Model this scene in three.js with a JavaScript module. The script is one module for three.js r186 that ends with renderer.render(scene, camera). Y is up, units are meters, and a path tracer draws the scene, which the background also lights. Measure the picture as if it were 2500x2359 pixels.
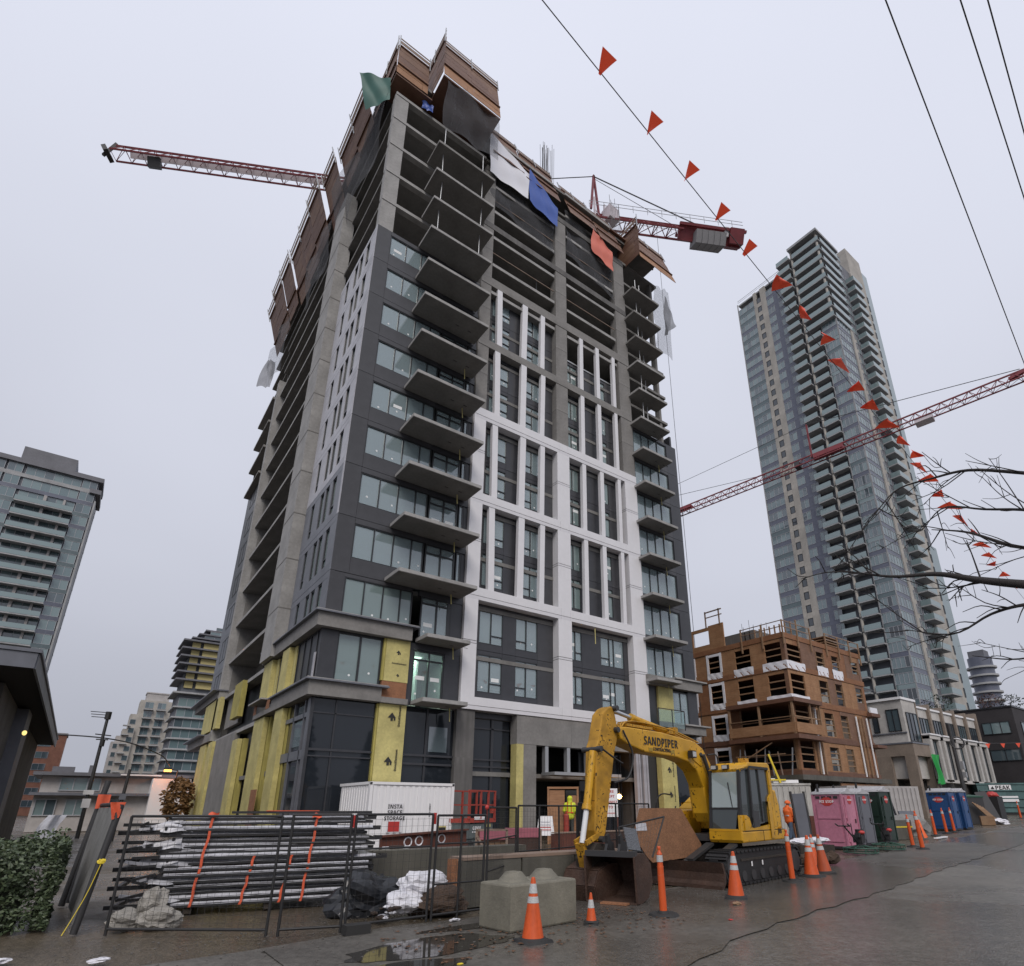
import * as THREE from 'three';
import { mergeGeometries } from 'three/addons/utils/BufferGeometryUtils.js';
import { MarchingCubes } from 'three/addons/objects/MarchingCubes.js';
import { FontLoader } from 'three/addons/loaders/FontLoader.js';
import { TextGeometry } from 'three/addons/geometries/TextGeometry.js';

// ---------- camera, sky, sun, exposure ----------
const scene = new THREE.Scene();
const YAW = 0.6497, PITCH = 0.3538;
const camera = new THREE.PerspectiveCamera(2 * Math.atan(1445 / 1435) * 180 / Math.PI, 2670 / 2890, 0.1, 3000);
camera.setViewOffset(2670, 2890, 0, 0, 2500, 2359);
camera.position.set(0, 1.6, 0);
camera.rotation.order = 'YXZ';
camera.rotation.set(PITCH, -YAW, 0);
const renderer = new THREE.WebGLRenderer({ antialias: true });
renderer.toneMapping = THREE.LinearToneMapping;
renderer.toneMappingExposure = 1.28;
renderer.shadowMap.enabled = true;

let seed = 7;
const rnd = () => { seed = (seed + 0x6d2b79f5) | 0; let t = Math.imul(seed ^ (seed >>> 15), 1 | seed); t = (t + Math.imul(t ^ (t >>> 7), 61 | t)) ^ t; return ((t ^ (t >>> 14)) >>> 0) / 4294967296; };
const rr = (a, b) => a + (b - a) * rnd();
const pick = (a) => a[Math.floor(rnd() * a.length)];
// periodic value noise
const PERM = new Float32Array(65536); for (let i = 0; i < 65536; i++) PERM[i] = rnd();
const sm = (t) => t * t * (3 - 2 * t);
function vnoise(x, y, p, s = 0) {
  const xi = Math.floor(x), yi = Math.floor(y), fx = sm(x - xi), fy = sm(y - yi);
  const h = (a, b) => PERM[((((a % p) + p) % p) * 131 + (((b % p) + p) % p) * 1777 + s * 7919) & 65535];
  return (h(xi, yi) * (1 - fx) + h(xi + 1, yi) * fx) * (1 - fy) + (h(xi, yi + 1) * (1 - fx) + h(xi + 1, yi + 1) * fx) * fy;
}
function fbm(u, v, p, oct = 4, s = 0) { let a = 0, w = 0.5, n = 0; for (let o = 0; o < oct; o++) { a += w * vnoise(u * p, v * p, p, s + o); n += w; w *= 0.5; p *= 2; } return a / n; }
const clamp = (x, a = 0, b = 1) => Math.min(b, Math.max(a, x));
const mix = (a, b, t) => a + (b - a) * t;
const sstep = (a, b, x) => sm(clamp((x - a) / (b - a)));

const SUN_DIR = new THREE.Vector3(-0.35, 0.66, 0.62).normalize();
{ // overcast sky
  const W = 1024, Hh = 512, d = new Float32Array(W * Hh * 4);
  for (let y = 0; y < Hh; y++) {
    const el = (y + 0.5) / Hh * Math.PI - Math.PI / 2;
    for (let x = 0; x < W; x++) {
      const az = x / W, s = Math.max(0, Math.sin(el));
      const ca = Math.cos(az * 2 * Math.PI), sa = Math.sin(az * 2 * Math.PI), ce = Math.cos(el) / (0.35 + s);
      const px = ((ca * ce) * 0.12 + 0.5), py = ((sa * ce) * 0.12 + 0.5);
      const n = fbm(px, py, 6, 5, 3) - 0.5, n2 = fbm(px + 0.3, py * 1.4, 14, 4, 9) - 0.5;
      let L = 0.79 * mix(0.40, 0.80, Math.pow(s, 0.75)) * (1 + 0.34 * n * sstep(0, 0.2, s) + 0.07 * n2);
      if (el < 0) L = 0.16;
      const i = (y * W + x) * 4;
      d[i] = L * 0.965; d[i + 1] = L * 1.0; d[i + 2] = L * 1.15; d[i + 3] = 1;
    }
  }
  const sky = new THREE.DataTexture(d, W, Hh, THREE.RGBAFormat, THREE.FloatType);
  sky.mapping = THREE.EquirectangularReflectionMapping; sky.magFilter = THREE.LinearFilter; sky.minFilter = THREE.LinearFilter; sky.needsUpdate = true;
  scene.background = sky; scene.environment = sky;
  scene.backgroundIntensity = 1; scene.environmentIntensity = 1;
}
const sun = new THREE.DirectionalLight(0xfff6ee, 1.5);
sun.position.copy(SUN_DIR).multiplyScalar(200); sun.castShadow = true; sun.shadow.radius = 60;
sun.shadow.camera.left = -150; sun.shadow.camera.right = 150; sun.shadow.camera.top = 150; sun.shadow.camera.bottom = -150; sun.shadow.camera.far = 600; sun.shadow.mapSize.set(2048, 2048);
scene.add(sun); scene.add(sun.target);

// ---------- helpers ----------
const V = (x, y, z) => new THREE.Vector3(x, y, z);
const used = new Map();
function numbered(n) { const k = used.get(n) || 0; used.set(n, k + 1); return k ? n + '_' + String(k).padStart(3, '0') : n; }
function tag(o, label, category, group, kind) { if (label) o.userData.label = label; if (category) o.userData.category = category; if (group) o.userData.group = group; if (kind) o.userData.kind = kind; return o; }
function thing(name, label, category, [x, y, z] = [0, 0, 0], turn = 0, group) {
  const o = new THREE.Group(); o.name = numbered(name); o.position.set(x, y, z); o.rotation.y = turn; scene.add(o);
  return tag(o, label, category, group);
}
function prep(g) { // keep position, normal, uv only, non-indexed
  const q = g.index ? g.toNonIndexed() : g;
  if (!q.attributes.uv) q.setAttribute('uv', new THREE.BufferAttribute(new Float32Array(q.attributes.position.count * 2), 2));
  if (!q.attributes.normal) q.computeVertexNormals();
  for (const k of Object.keys(q.attributes)) if (!['position', 'normal', 'uv'].includes(k)) q.deleteAttribute(k);
  return q;
}
function merge(list) { const l = [list].flat(Infinity).map(prep); return l.length === 1 ? l[0] : mergeGeometries(l); }
const SPLIT = new Set(['charcoal_panel', 'column', 'pier', 'yellow_board', 'orange_board', 'beige_strip', 'guard_post', 'balcony_slab', 'rail', 'post', 'room_wall', 'tool_box_panel', 'name_plate', 'label_plate', 'handrail', 'shore_post', 'cornice', 'end_wall', 'window_wrap', 'bay_post', 'printed_mark', 'rail_post', 'stud', 'metal_column', 'mullion', 'curtain_mullion', 'curtain_wall', 'balcony', 'balcony_railing', 'ledge_band', 'ledge_cap', 'pier_band', 'bay_deck', 'bay_panel', 'bay_rail', 'hoarding', 'canopy_frame', 'step_bar', 'white_panel', 'partition_wall', 'entrance_wall', 'wall_panel', 'porch', 'bay', 'boom_hose', 'hose', 'control_lever', 'tie_bar', 'film', 'frame_piece', 'panel', 'scaffold_rail', 'roof_rail', 'guard_rail', 'sign_plate', 'antenna_arm', 'waler', 'guard_board', 'meter_box', 'roof_clutter', 'loggia_wall', 'core_wall', 'rear_wall', 'slab_edge', 'floor_slab', 'balcony_deck', 'pop_up_wall', 'parapet', 'ground_wall', 'inner_wall', 'floor_band', 'concrete_wall', 'shadow_wall', 'concrete_beam', 'shell', 'counter_girder', 'vent', 'door_frame', 'cab_post', 'bucket', 'corner_fin', 'deck_beam', 'wall_board', 'truss_stack', 'pop_up_stud', 'rag', 'bottom_chord', 'stake', 'chimney', 'side_wall', 'pane']);
function part(name, geo, mat, parent, pos, rot) {
  if (Array.isArray(geo) && parent && geo.length > 1 && geo.length < 60 && SPLIT.has(name)) { let m; for (const g of geo) m = part(name, g, mat, parent, pos, rot); return m; }
  const m = new THREE.Mesh(Array.isArray(geo) ? merge(geo) : geo, mat);
  m.castShadow = m.receiveShadow = true;
  if (parent) { m.name = name; parent.add(m); } else { m.name = numbered(name); scene.add(m); }
  if (pos) m.position.set(...pos); if (rot) m.rotation.set(...rot);
  return m;
}
function struct(name, geo, mat, pos, rot) { const m = part(name, geo, mat, null, pos, rot); m.userData.kind = 'structure'; return m; }
function copy(o, pos, turn, label) { const c = o.clone(); c.name = numbered(o.name.replace(/_\d+$/, '')); c.userData = { ...o.userData }; if (pos) c.position.set(...pos); if (turn !== undefined) c.rotation.y = turn; if (label) c.userData.label = label; scene.add(c); return c; }
// box by size and centre, uv in metres
function bx(w, h, d, x = 0, y = 0, z = 0, rx = 0, ry = 0, rz = 0) {
  const g = new THREE.BoxGeometry(w, h, d), uv = g.attributes.uv, dims = [[d, h], [d, h], [w, d], [w, d], [w, h], [w, h]];
  for (let f = 0; f < 6; f++) for (let i = 0; i < 4; i++) { const k = f * 4 + i; uv.setXY(k, uv.getX(k) * dims[f][0], uv.getY(k) * dims[f][1]); }
  if (rx || ry || rz) g.applyMatrix4(new THREE.Matrix4().makeRotationFromEuler(new THREE.Euler(rx, ry, rz)));
  return g.translate(x, y, z);
}
const box = (x0, x1, y0, y1, z0, z1) => bx(Math.abs(x1 - x0), Math.abs(y1 - y0), Math.abs(z1 - z0), (x0 + x1) / 2, (y0 + y1) / 2, (z0 + z1) / 2);
// bar of square or round section between two points
function bar(a, b, w, h = w, seg = 0) {
  const A = V(...a), B = V(...b), L = A.distanceTo(B);
  const g = seg ? new THREE.CylinderGeometry(w, h, L, seg) : bx(w, L, h);
  const q = new THREE.Quaternion().setFromUnitVectors(V(0, 1, 0), B.clone().sub(A).normalize());
  return g.applyQuaternion(q).translate((A.x + B.x) / 2, (A.y + B.y) / 2, (A.z + B.z) / 2);
}
const rod = (a, b, r, r2 = r, seg = 8) => bar(a, b, r2, r, seg);
function tube(pts, r, seg = 24, rs = 6, closed = false) { return new THREE.TubeGeometry(new THREE.CatmullRomCurve3(pts.map((p) => V(...p)), closed), seg, r, rs, closed); }
function poly(pts, depth, bevel = 0) { // extruded outline in XY, centred on z
  const s = new THREE.Shape(pts.map((p) => new THREE.Vector2(p[0], p[1])));
  const g = new THREE.ExtrudeGeometry(s, { depth: depth - 2 * bevel, bevelEnabled: bevel > 0, bevelSize: bevel, bevelThickness: bevel, bevelOffset: -bevel, bevelSegments: 2 });
  return g.translate(0, 0, -(depth - 2 * bevel) / 2);
}
function quadSheet(c, nu, nv, fn, thick = 0) { // c: 4 corners (00,10,11,01); fn(u,v) -> offset [x,y,z]
  const g = new THREE.PlaneGeometry(1, 1, nu, nv), p = g.attributes.position, uv = g.attributes.uv;
  const wU = V(...c[0]).distanceTo(V(...c[1])), hV = V(...c[0]).distanceTo(V(...c[3]));
  for (let i = 0; i < p.count; i++) {
    const u = p.getX(i) + 0.5, v = p.getY(i) + 0.5, o = fn ? fn(u, v) : [0, 0, 0];
    const f = (k) => (c[0][k] * (1 - u) + c[1][k] * u) * (1 - v) + (c[3][k] * (1 - u) + c[2][k] * u) * v + o[k];
    p.setXYZ(i, f(0), f(1), f(2)); uv.setXY(i, u * wU, v * hV);
  }
  g.computeVertexNormals(); return g;
}
function blob(r, sx, sy, sz, amp, s, det = 3) { // lumpy closed shape
  const g = new THREE.IcosahedronGeometry(r, det), p = g.attributes.position;
  for (let i = 0; i < p.count; i++) {
    const x = p.getX(i) / r, y = p.getY(i) / r, z = p.getZ(i) / r;
    const k = 1 + amp * (fbm(x * 0.21 + 0.5 + s * 0.13, y * 0.21 + z * 0.17 + 0.5, 8, 4, s) - 0.5) * 2 + amp * 0.6 * (fbm(z * 0.3 + 0.5, y * 0.3 + x * 0.11 + 0.4, 16, 3, s + 5) - 0.5);
    p.setXYZ(i, x * r * k * sx, y * r * k * sy, z * r * k * sz);
  }
  g.computeVertexNormals(); return g;
}
// ---------- textures and materials ----------
function tex(size, metres, fn, srgb = true) {
  const d = new Uint8Array(size * size * 4);
  for (let y = 0; y < size; y++) for (let x = 0; x < size; x++) {
    const c = fn((x + 0.5) / size, (y + 0.5) / size), i = (y * size + x) * 4;
    if (typeof c === 'number') { d[i] = d[i + 1] = d[i + 2] = clamp(c) * 255; } else { d[i] = clamp(c[0]) * 255; d[i + 1] = clamp(c[1]) * 255; d[i + 2] = clamp(c[2]) * 255; }
    d[i + 3] = 255;
  }
  const t = new THREE.DataTexture(d, size, size, THREE.RGBAFormat);
  t.wrapS = t.wrapT = THREE.RepeatWrapping; t.magFilter = THREE.LinearFilter; t.minFilter = THREE.LinearMipmapLinearFilter; t.generateMipmaps = true;
  if (srgb) t.colorSpace = THREE.SRGBColorSpace;
  t.repeat.set(1 / metres, 1 / metres); t.needsUpdate = true; return t;
}
function retex(t, m, m2 = m) { const c = t.clone(); c.repeat.set(1 / m, 1 / m2); c.needsUpdate = true; return c; }
const gray = (lo, hi, f) => (u, v) => mix(lo, hi, f(u, v));
const T = {
  mottle: tex(512, 4, gray(0.72, 1.0, (u, v) => clamp(fbm(u, v, 5, 6, 1) * 0.75 + fbm(u, v, 40, 3, 2) * 0.35 - 0.05))),
  streak: tex(512, 4, gray(0.62, 1.0, (u, v) => clamp(fbm(u * 1, v * 0.12 + 0.01 * fbm(u, v, 8, 3, 2), 24, 4, 4) * 0.6 + fbm(u, v, 6, 5, 6) * 0.5 - 0.03))),
  ply: tex(512, 2.4, (u, v) => { const g = fbm(u * 0.12, v, 60, 4, 11), k = fbm(u, v, 5, 4, 12), b = mix(0.66, 1, g * 0.55 + k * 0.5); return [b, b * mix(0.93, 1, k), b * mix(0.86, 1, k)]; }),
  osb: tex(512, 1.2, (u, v) => { const a = fbm(u + 0.05 * fbm(u, v, 20, 2, 3), v, 70, 2, 15), c = fbm(u, v, 6, 4, 16), b = mix(0.6, 1, a * 0.7 + c * 0.35); return [b, b * 0.98, b * 0.94]; }),
  bump: tex(512, 1, (u, v) => fbm(u, v, 60, 4, 20), false),
  coarse: tex(512, 6, (u, v) => fbm(u, v, 24, 5, 21), false),
  net: tex(256, 0.5, (u, v) => { const a = Math.abs(Math.sin(u * Math.PI * 24)) < 0.35 || Math.abs(Math.sin(v * Math.PI * 24)) < 0.35; return a ? 0.7 : 0.05 + 0.3 * fbm(u, v, 8, 3, 5); }, false),
};
const M = {}; // material by name
function mat(name, color, rough = 0.8, o = {}) {
  const P = o.physical ? THREE.MeshPhysicalMaterial : THREE.MeshStandardMaterial; const { physical, ...rest } = o;
  const m = new P({ color: Array.isArray(color) ? new THREE.Color().setRGB(...color) : new THREE.Color(color), roughness: rough, ...rest }); m.name = name; M[name] = m; return m;
}
const bump = { bumpMap: T.bump, bumpScale: 0.004 };
mat('concrete', [0.27, 0.262, 0.25], 0.85, { map: T.mottle, ...bump });
mat('concrete_dark', [0.17, 0.165, 0.16], 0.85, { map: T.streak, ...bump });
mat('concrete_wet', [0.13, 0.125, 0.105], 0.5, { map: T.streak, ...bump });
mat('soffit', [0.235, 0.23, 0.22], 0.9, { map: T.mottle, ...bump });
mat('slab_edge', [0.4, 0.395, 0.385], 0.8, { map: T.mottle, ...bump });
const FAINT = tex(256, 5, gray(0.93, 1.0, (u, v) => clamp(fbm(u, v, 4, 4, 91) * 0.6 + fbm(u, v, 30, 3, 92) * 0.4)));
mat('white_panel', [0.72, 0.72, 0.745], 0.42, { map: FAINT });
mat('white_panel_b', [0.67, 0.67, 0.7], 0.42, { map: FAINT });
mat('silver_panel', [0.5, 0.5, 0.54], 0.4, { map: retex(T.mottle, 10) });
mat('charcoal', [0.062, 0.063, 0.07], 0.38, { map: retex(T.mottle, 9) });
mat('charcoal_b', [0.05, 0.052, 0.06], 0.35, { map: retex(T.mottle, 9) });
mat('slate_panel', [0.17, 0.18, 0.21], 0.4, { map: retex(T.mottle, 9) });
mat('mullion', [0.022, 0.024, 0.027], 0.35);
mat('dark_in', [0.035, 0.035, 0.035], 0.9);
mat('glass', [0.56, 0.68, 0.71], 0.02, { physical: true, transmission: 0.7, thickness: 0, ior: 2.05, specularIntensity: 1 });
mat('glass_b', [0.42, 0.54, 0.54], 0.03, { physical: true, transmission: 0.62, thickness: 0, ior: 1.85 });
mat('glass_dark', [0.018, 0.022, 0.028], 0.03, { physical: true, ior: 1.5 });
mat('glass_sky', [0.10, 0.13, 0.145], 0.04, { physical: true, ior: 2.4 });
mat('glass_rail', [0.7, 0.82, 0.82], 0.03, { physical: true, transmission: 0.9, thickness: 0, ior: 1.55 });
mat('paper', [0.72, 0.74, 0.74], 0.7);
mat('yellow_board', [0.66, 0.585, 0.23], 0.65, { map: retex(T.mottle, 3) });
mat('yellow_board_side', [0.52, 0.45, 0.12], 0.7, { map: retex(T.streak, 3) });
mat('orange_board', [0.42, 0.2, 0.11], 0.8, { map: T.osb });
mat('formply', [0.2, 0.105, 0.07], 0.6, { map: T.ply, ...bump });
mat('formply_b', [0.25, 0.145, 0.095], 0.62, { map: T.ply, ...bump });
mat('formply_pale', [0.44, 0.245, 0.135], 0.7, { map: T.ply, ...bump });
mat('timber', [0.36, 0.24, 0.15], 0.75, { map: T.ply });
mat('timber_grey', [0.34, 0.27, 0.23], 0.8, { map: T.ply });
mat('steel', [0.4, 0.41, 0.42], 0.45, { metalness: 0.6 });
mat('steel_dark', [0.05, 0.05, 0.052], 0.5, { metalness: 0.3 });
mat('black', [0.018, 0.018, 0.019], 0.55);
mat('white', [0.75, 0.75, 0.76], 0.5);
mat('red', [0.42, 0.035, 0.03], 0.5);
mat('crane_red', [0.26, 0.035, 0.045], 0.55, { map: retex(T.mottle, 3) });
mat('netting', [0.15, 0.155, 0.17], 0.9, { map: retex(T.streak, 5), alphaMap: T.net, transparent: true, side: THREE.DoubleSide });
mat('net_grey', [0.33, 0.34, 0.37], 0.9, { map: retex(T.streak, 5), side: THREE.DoubleSide, transparent: true, opacity: 0.8 });
mat('tarp_white', [0.72, 0.73, 0.78], 0.55, { side: THREE.DoubleSide });
mat('tarp_blue', [0.035, 0.09, 0.36], 0.5, { side: THREE.DoubleSide });
mat('tarp_orange', [0.62, 0.16, 0.11], 0.6, { side: THREE.DoubleSide });
mat('tarp_green', [0.03, 0.12, 0.1], 0.6, { side: THREE.DoubleSide });
mat('orange', [0.78, 0.115, 0.02], 0.5, { map: retex(T.mottle, 0.7) });
mat('orange_dull', [0.55, 0.1, 0.03], 0.6, { map: retex(T.mottle, 0.5) });
mat('reflective', [0.62, 0.63, 0.63], 0.4, { map: retex(T.mottle, 0.4) });
mat('rubber', [0.022, 0.022, 0.022], 0.75);
const font = await new FontLoader().loadAsync('fonts/droid/droid_sans_bold.typeface.json');
function text(s, size, depth = 0.006) { const g = new TextGeometry(s, { font, size, depth, curveSegments: 3 }); g.computeBoundingBox(); const b = g.boundingBox; return g.translate(-(b.min.x + b.max.x) / 2, -(b.min.y + b.max.y) / 2, 0); }
// street climbs gently towards the right
const GX = 14, GS = 0.014;
const gy = (x) => { const t = x - GX; return t <= -2 ? 0 : t < 2 ? GS * (t + 2) * (t + 2) / 8 : GS * t; };
// leaves spread through a lumpy volume, joined into one crown
function foliage(parent, name, rx, ry, rz, n, leaf, m, cy = 0, shape) {
  const pos = [], nor = [], uv = [];
  for (let i = 0; i < n; i++) {
    let x, y, z, k; if (shape) [x, y, z] = shape(); else { do { x = rr(-1, 1); y = rr(-1, 1); z = rr(-1, 1); k = Math.hypot(x, y, z); } while (k > 1 || k < 0.45 || fbm(x * 0.4 + 0.5, y * 0.4 + z * 0.3 + 0.5, 6, 2, 7) < 0.4); x *= rx; y *= ry; z *= rz; }
    const q = new THREE.Quaternion().setFromEuler(new THREE.Euler(rr(-1.4, 1.4), rr(0, 6.3), rr(-1, 1))), s = leaf * rr(0.6, 1.3);
    const a = V(0, 0, -s * 0.5).applyQuaternion(q), b = V(s * 0.32, s * 0.06, 0).applyQuaternion(q), c = V(0, 0, s * 0.6).applyQuaternion(q), d = V(-s * 0.32, s * 0.06, 0).applyQuaternion(q), nn = V(0, 1, 0).applyQuaternion(q);
    for (const p of [a, b, c, a, c, d]) { pos.push(x + p.x, cy + y + p.y, z + p.z); nor.push(nn.x, nn.y, nn.z); uv.push(0, 0); }
  }
  const g = new THREE.BufferGeometry(); g.setAttribute('position', new THREE.Float32BufferAttribute(pos, 3)); g.setAttribute('uv', new THREE.Float32BufferAttribute(uv, 2));
  g.computeVertexNormals(); const o = part(name, g, m, parent); o.userData.kind = 'stuff'; return o;
}
// ---------- the tower under construction ----------
const tower = thing('apartment_tower', 'unfinished grey and white apartment tower with balconies and plywood formwork on top', 'apartment tower', [7.42, 0, -26.69]);
const FL = [3.4, 6.3, 9.4, 12.25, 15.25, 18.2, 21.1, 24.0, 26.87, 29.6, 32.28, 34.95, 37.5, 40.08, 42.67, 45.24, 47.6, 50.2];
const TW = 26.2, TD = 30.5;
// windows: a frame with panes between mullions; built in the XY plane facing +z, then turned by the caller
const STICK = new THREE.CircleGeometry(0.055, 10), NOTE = new THREE.PlaneGeometry(0.5, 0.2);
function win(parent, name, x0, x1, y0, y1, z, o = {}) {
  const g = new THREE.Group(); g.name = name; g.position.set(o.px ?? 0, 0, o.pz ?? 0); g.rotation.y = o.turn ?? 0; parent.add(g);
  const n = o.n ?? 1, f = o.f ?? 0.055, d = o.d ?? 0.1, cuts = o.cuts ?? Array.from({ length: n + 1 }, (_, i) => x0 + (x1 - x0) * i / n), fr = [];
  for (const c of cuts) fr.push(box(c - f / 2, c + f / 2, y0 + f / 2, y1 - f / 2, z - d, z));
  fr.push(box(cuts[0] - f / 2, cuts[cuts.length - 1] + f / 2, y0 - f / 2, y0 + f / 2, z - d, z + 0.004), box(cuts[0] - f / 2, cuts[cuts.length - 1] + f / 2, y1 - f / 2, y1 + f / 2, z - d, z + 0.004));
  for (const [k, h] of o.rails ?? []) fr.push(box(cuts[k] + f / 2, cuts[k + 1] - f / 2, h - f / 2, h + f / 2, z - d, z - 0.004));
  part('frame', fr, o.fm ?? M.mullion, g);
  for (let i = 0; i < cuts.length - 1; i++) {
    const split = [y0 + f / 2, ...(o.rails ?? []).filter((r) => r[0] === i).map((r) => r[1]), y1 - f / 2].sort((a, b) => a - b);
    for (let k = 0; k < split.length - 1; k++) {
      const pane = part('pane', box(cuts[i] + f / 2, cuts[i + 1] - f / 2, split[k], split[k + 1], z - d * 0.6 - 0.006, z - d * 0.6), o.gm ?? M.glass, g);
      if (o.tilt && k === 0 && split.length > 2 && rnd() < o.tilt) { pane.position.set(0, 0, 0.02); }
    }
    if (o.stick !== 0 && rnd() < 0.75) { const s = part('sticker', STICK, M.paper, g, [mix(cuts[i], cuts[i + 1], rr(0.25, 0.75)), y0 + (y1 - y0) * rr(0.12, 0.3), z - d * 0.6 + 0.004]); s.castShadow = false; }
    if (o.note && rnd() < o.note) part('notice', NOTE, M.paper, g, [(cuts[i] + cuts[i + 1]) / 2, mix(y0, y1, rr(0.35, 0.6)), z - d * 0.6 + 0.005]);
  }
  return g;
}
{ // floor slabs, core, columns
  for (let i = 0; i < FL.length; i++) {
    const y = FL[i], open = y > 34;
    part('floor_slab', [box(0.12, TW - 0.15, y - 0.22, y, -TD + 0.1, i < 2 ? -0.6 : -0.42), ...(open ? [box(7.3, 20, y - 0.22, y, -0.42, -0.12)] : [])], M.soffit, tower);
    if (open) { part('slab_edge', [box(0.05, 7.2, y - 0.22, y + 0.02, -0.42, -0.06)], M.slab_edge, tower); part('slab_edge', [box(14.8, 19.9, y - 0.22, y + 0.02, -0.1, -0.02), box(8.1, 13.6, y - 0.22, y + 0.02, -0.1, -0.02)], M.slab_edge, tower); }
  }
  part('core_wall', [box(9, 18, 0, 53, -18, -17.6), box(9, 9.4, 0, 53, -24, -18), box(17.6, 18, 0, 53, -24, -18), box(9, 18, 0, 53, -24.4, -24)], M.concrete_dark, tower);
  part('partition_wall', [box(5.5, 5.7, 0, 47.6, -16, -4.2), box(0.6, 9, 0, 47.6, -4.6, -4.4), box(9, 26, 0, 47.6, -6.2, -6), box(20.4, 20.6, 0, 36, -12, -1.2)], M.concrete_dark, tower);
  part('rear_wall', [box(0, TW, 0, 33, -TD, -TD + 0.2), box(TW - 0.2, TW, 0, 30.9, -TD + 0.2, -0.35)], M.charcoal_b, tower);
  // bare corner columns
  for (let i = 11; i < 16; i++) part('column', bx(0.92, FL[i + 1] - FL[i] - 0.22, 0.5, 0.5, (FL[i + 1] - 0.22 + FL[i]) / 2, -0.35), M.slab_edge, tower);
  for (const z of [-12, -20, -28]) part('column', box(4.2, 5, 34.95, 50, z - 0.5, z), M.concrete, tower);
  for (const x of [25.2]) for (let i = 9; i < 16; i++) part('column', [box(x, x + 0.25, FL[i], FL[i + 1] - 0.22, -0.9, -0.5), box(x + 0.62, x + 0.8, FL[i], FL[i + 1] - 0.22, -1.5, -1.2)], M.concrete, tower);
}
// front left: charcoal corner with windows behind balconies
const white = (n, g, k = 0) => part(n, g, k ? M.white_panel_b : M.white_panel, tower);
for (let i = 2; i < 11; i++) {
  const y = FL[i], y1 = FL[i + 1], low = i < 4 ? 1 : 0;
  if (i === 2) {
    part('charcoal_panel', [box(0, 0.72, y + 0.72, y1 - 0.02, -0.2, 0), box(0.72, 4.2, y1 - 0.2, y1 - 0.02, -0.2, 0)], M.charcoal, tower);
    win(tower, 'window', 0.74, 4.25, y + 0.72, y1 - 0.22, -0.02, { cuts: [0.76, 1.72, 2.68, 3.6, 4.22], gm: M.glass_b });
  } else {
    part('charcoal_panel', box(0, 0.86, y + 0.012, y1 - 0.012, -0.2, 0), M.charcoal, tower);
    part('charcoal_panel', box(0.872, 4.6, y + 0.012, y + 0.84, -0.2, rr(-0.004, 0)), M.charcoal, tower);
    part('charcoal_panel', box(0.872, 4.6, y1 - 0.3, y1 - 0.012, -0.2, 0), M.charcoal, tower);
    win(tower, 'window', 0.9, 4.6, y + 0.87, y1 - 0.33, -0.03, { cuts: [0.9, 1.92, 2.95, 3.95, 4.62], gm: M.glass, note: 0.06 });
  }
  part('charcoal_panel', box(4.62, 7.2, y1 - 0.3, y1 - 0.02, -0.24, -0.05), M.charcoal_b, tower);
  part('charcoal_panel', box(6.86, 7.22, y, y1 - 0.32, -0.3, -0.12), M.charcoal_b, tower);
  const door = win(tower, 'balcony_door', 4.75, 6.5, y + 0.06, y1 - 0.34, -0.08, { cuts: [4.8, 5.68, 6.5], rails: [[0, y + 2.2], [1, y + 2.2]], gm: M.glass, note: 0.4, f: 0.08 });
  win(tower, 'window', -0.02, 0.3, y + 0.5, y1 - 0.34, 0, { px: 6.68, pz: -0.1, n: 1, gm: M.glass, stick: 0 });
}
// two lower storeys on the right of the corner block
for (const [y, y1, lit] of [[6.3, 9.4, 1], [9.4, 12.25, 0]]) {
  if (y < 9) {
    part('charcoal_panel', [box(4.3, 4.55, y, y1 - 0.3, -0.25, -0.06), box(6.3, 7.2, y, y1 - 0.3, -0.25, -0.08), box(4.3, 7.2, y1 - 0.3, y1, -0.25, -0.06)], M.charcoal_b, tower);
    win(tower, 'balcony_door', 4.6, 6.2, y + 0.06, y1 - 0.36, -0.1, { cuts: [4.6, 5.45, 6.25], rails: [[0, y + 2.3], [1, y + 2.3]], gm: M.glass_rail, note: 0.6, f: 0.08 });
    part('room_wall', [box(4.0, 4.1, y, y1 - 0.3, -4.3, -0.3), box(7.1, 7.2, y, y1 - 0.3, -4.3, -0.3), box(5.6, 5.7, y, y1 - 0.3, -4.3, -1.9)], M.white, tower);
    part('ceiling_panel', box(4.1, 7.1, y1 - 0.34, y1 - 0.3, -4.3, -0.3), M.white, tower);
    part('kitchen_cabinet', box(4.12, 4.6, y, y + 2.1, -3.8, -2.2), M.silver_panel, tower);
    const lamp = new THREE.RectAreaLight(0xe8ffe0, 7, 1.2, 1.2); lamp.name = 'ceiling_lamp_light'; lamp.position.set(5.0, y1 - 0.42, -1.9); lamp.rotation.x = -Math.PI / 2; tower.add(lamp);
    part('ceiling_lamp', bx(1.2, 0.04, 1.2, 5.0, y1 - 0.37, -1.9), mat('lamp_face', [0.8, 0.9, 0.75], 0.5, { emissive: new THREE.Color(0.9, 1, 0.8), emissiveIntensity: 2.2 }), tower);
  }
}
part('charcoal_panel', box(6.3, 7.2, 9.4, 12.0, -0.25, -0.09), M.charcoal_b, tower);
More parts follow.
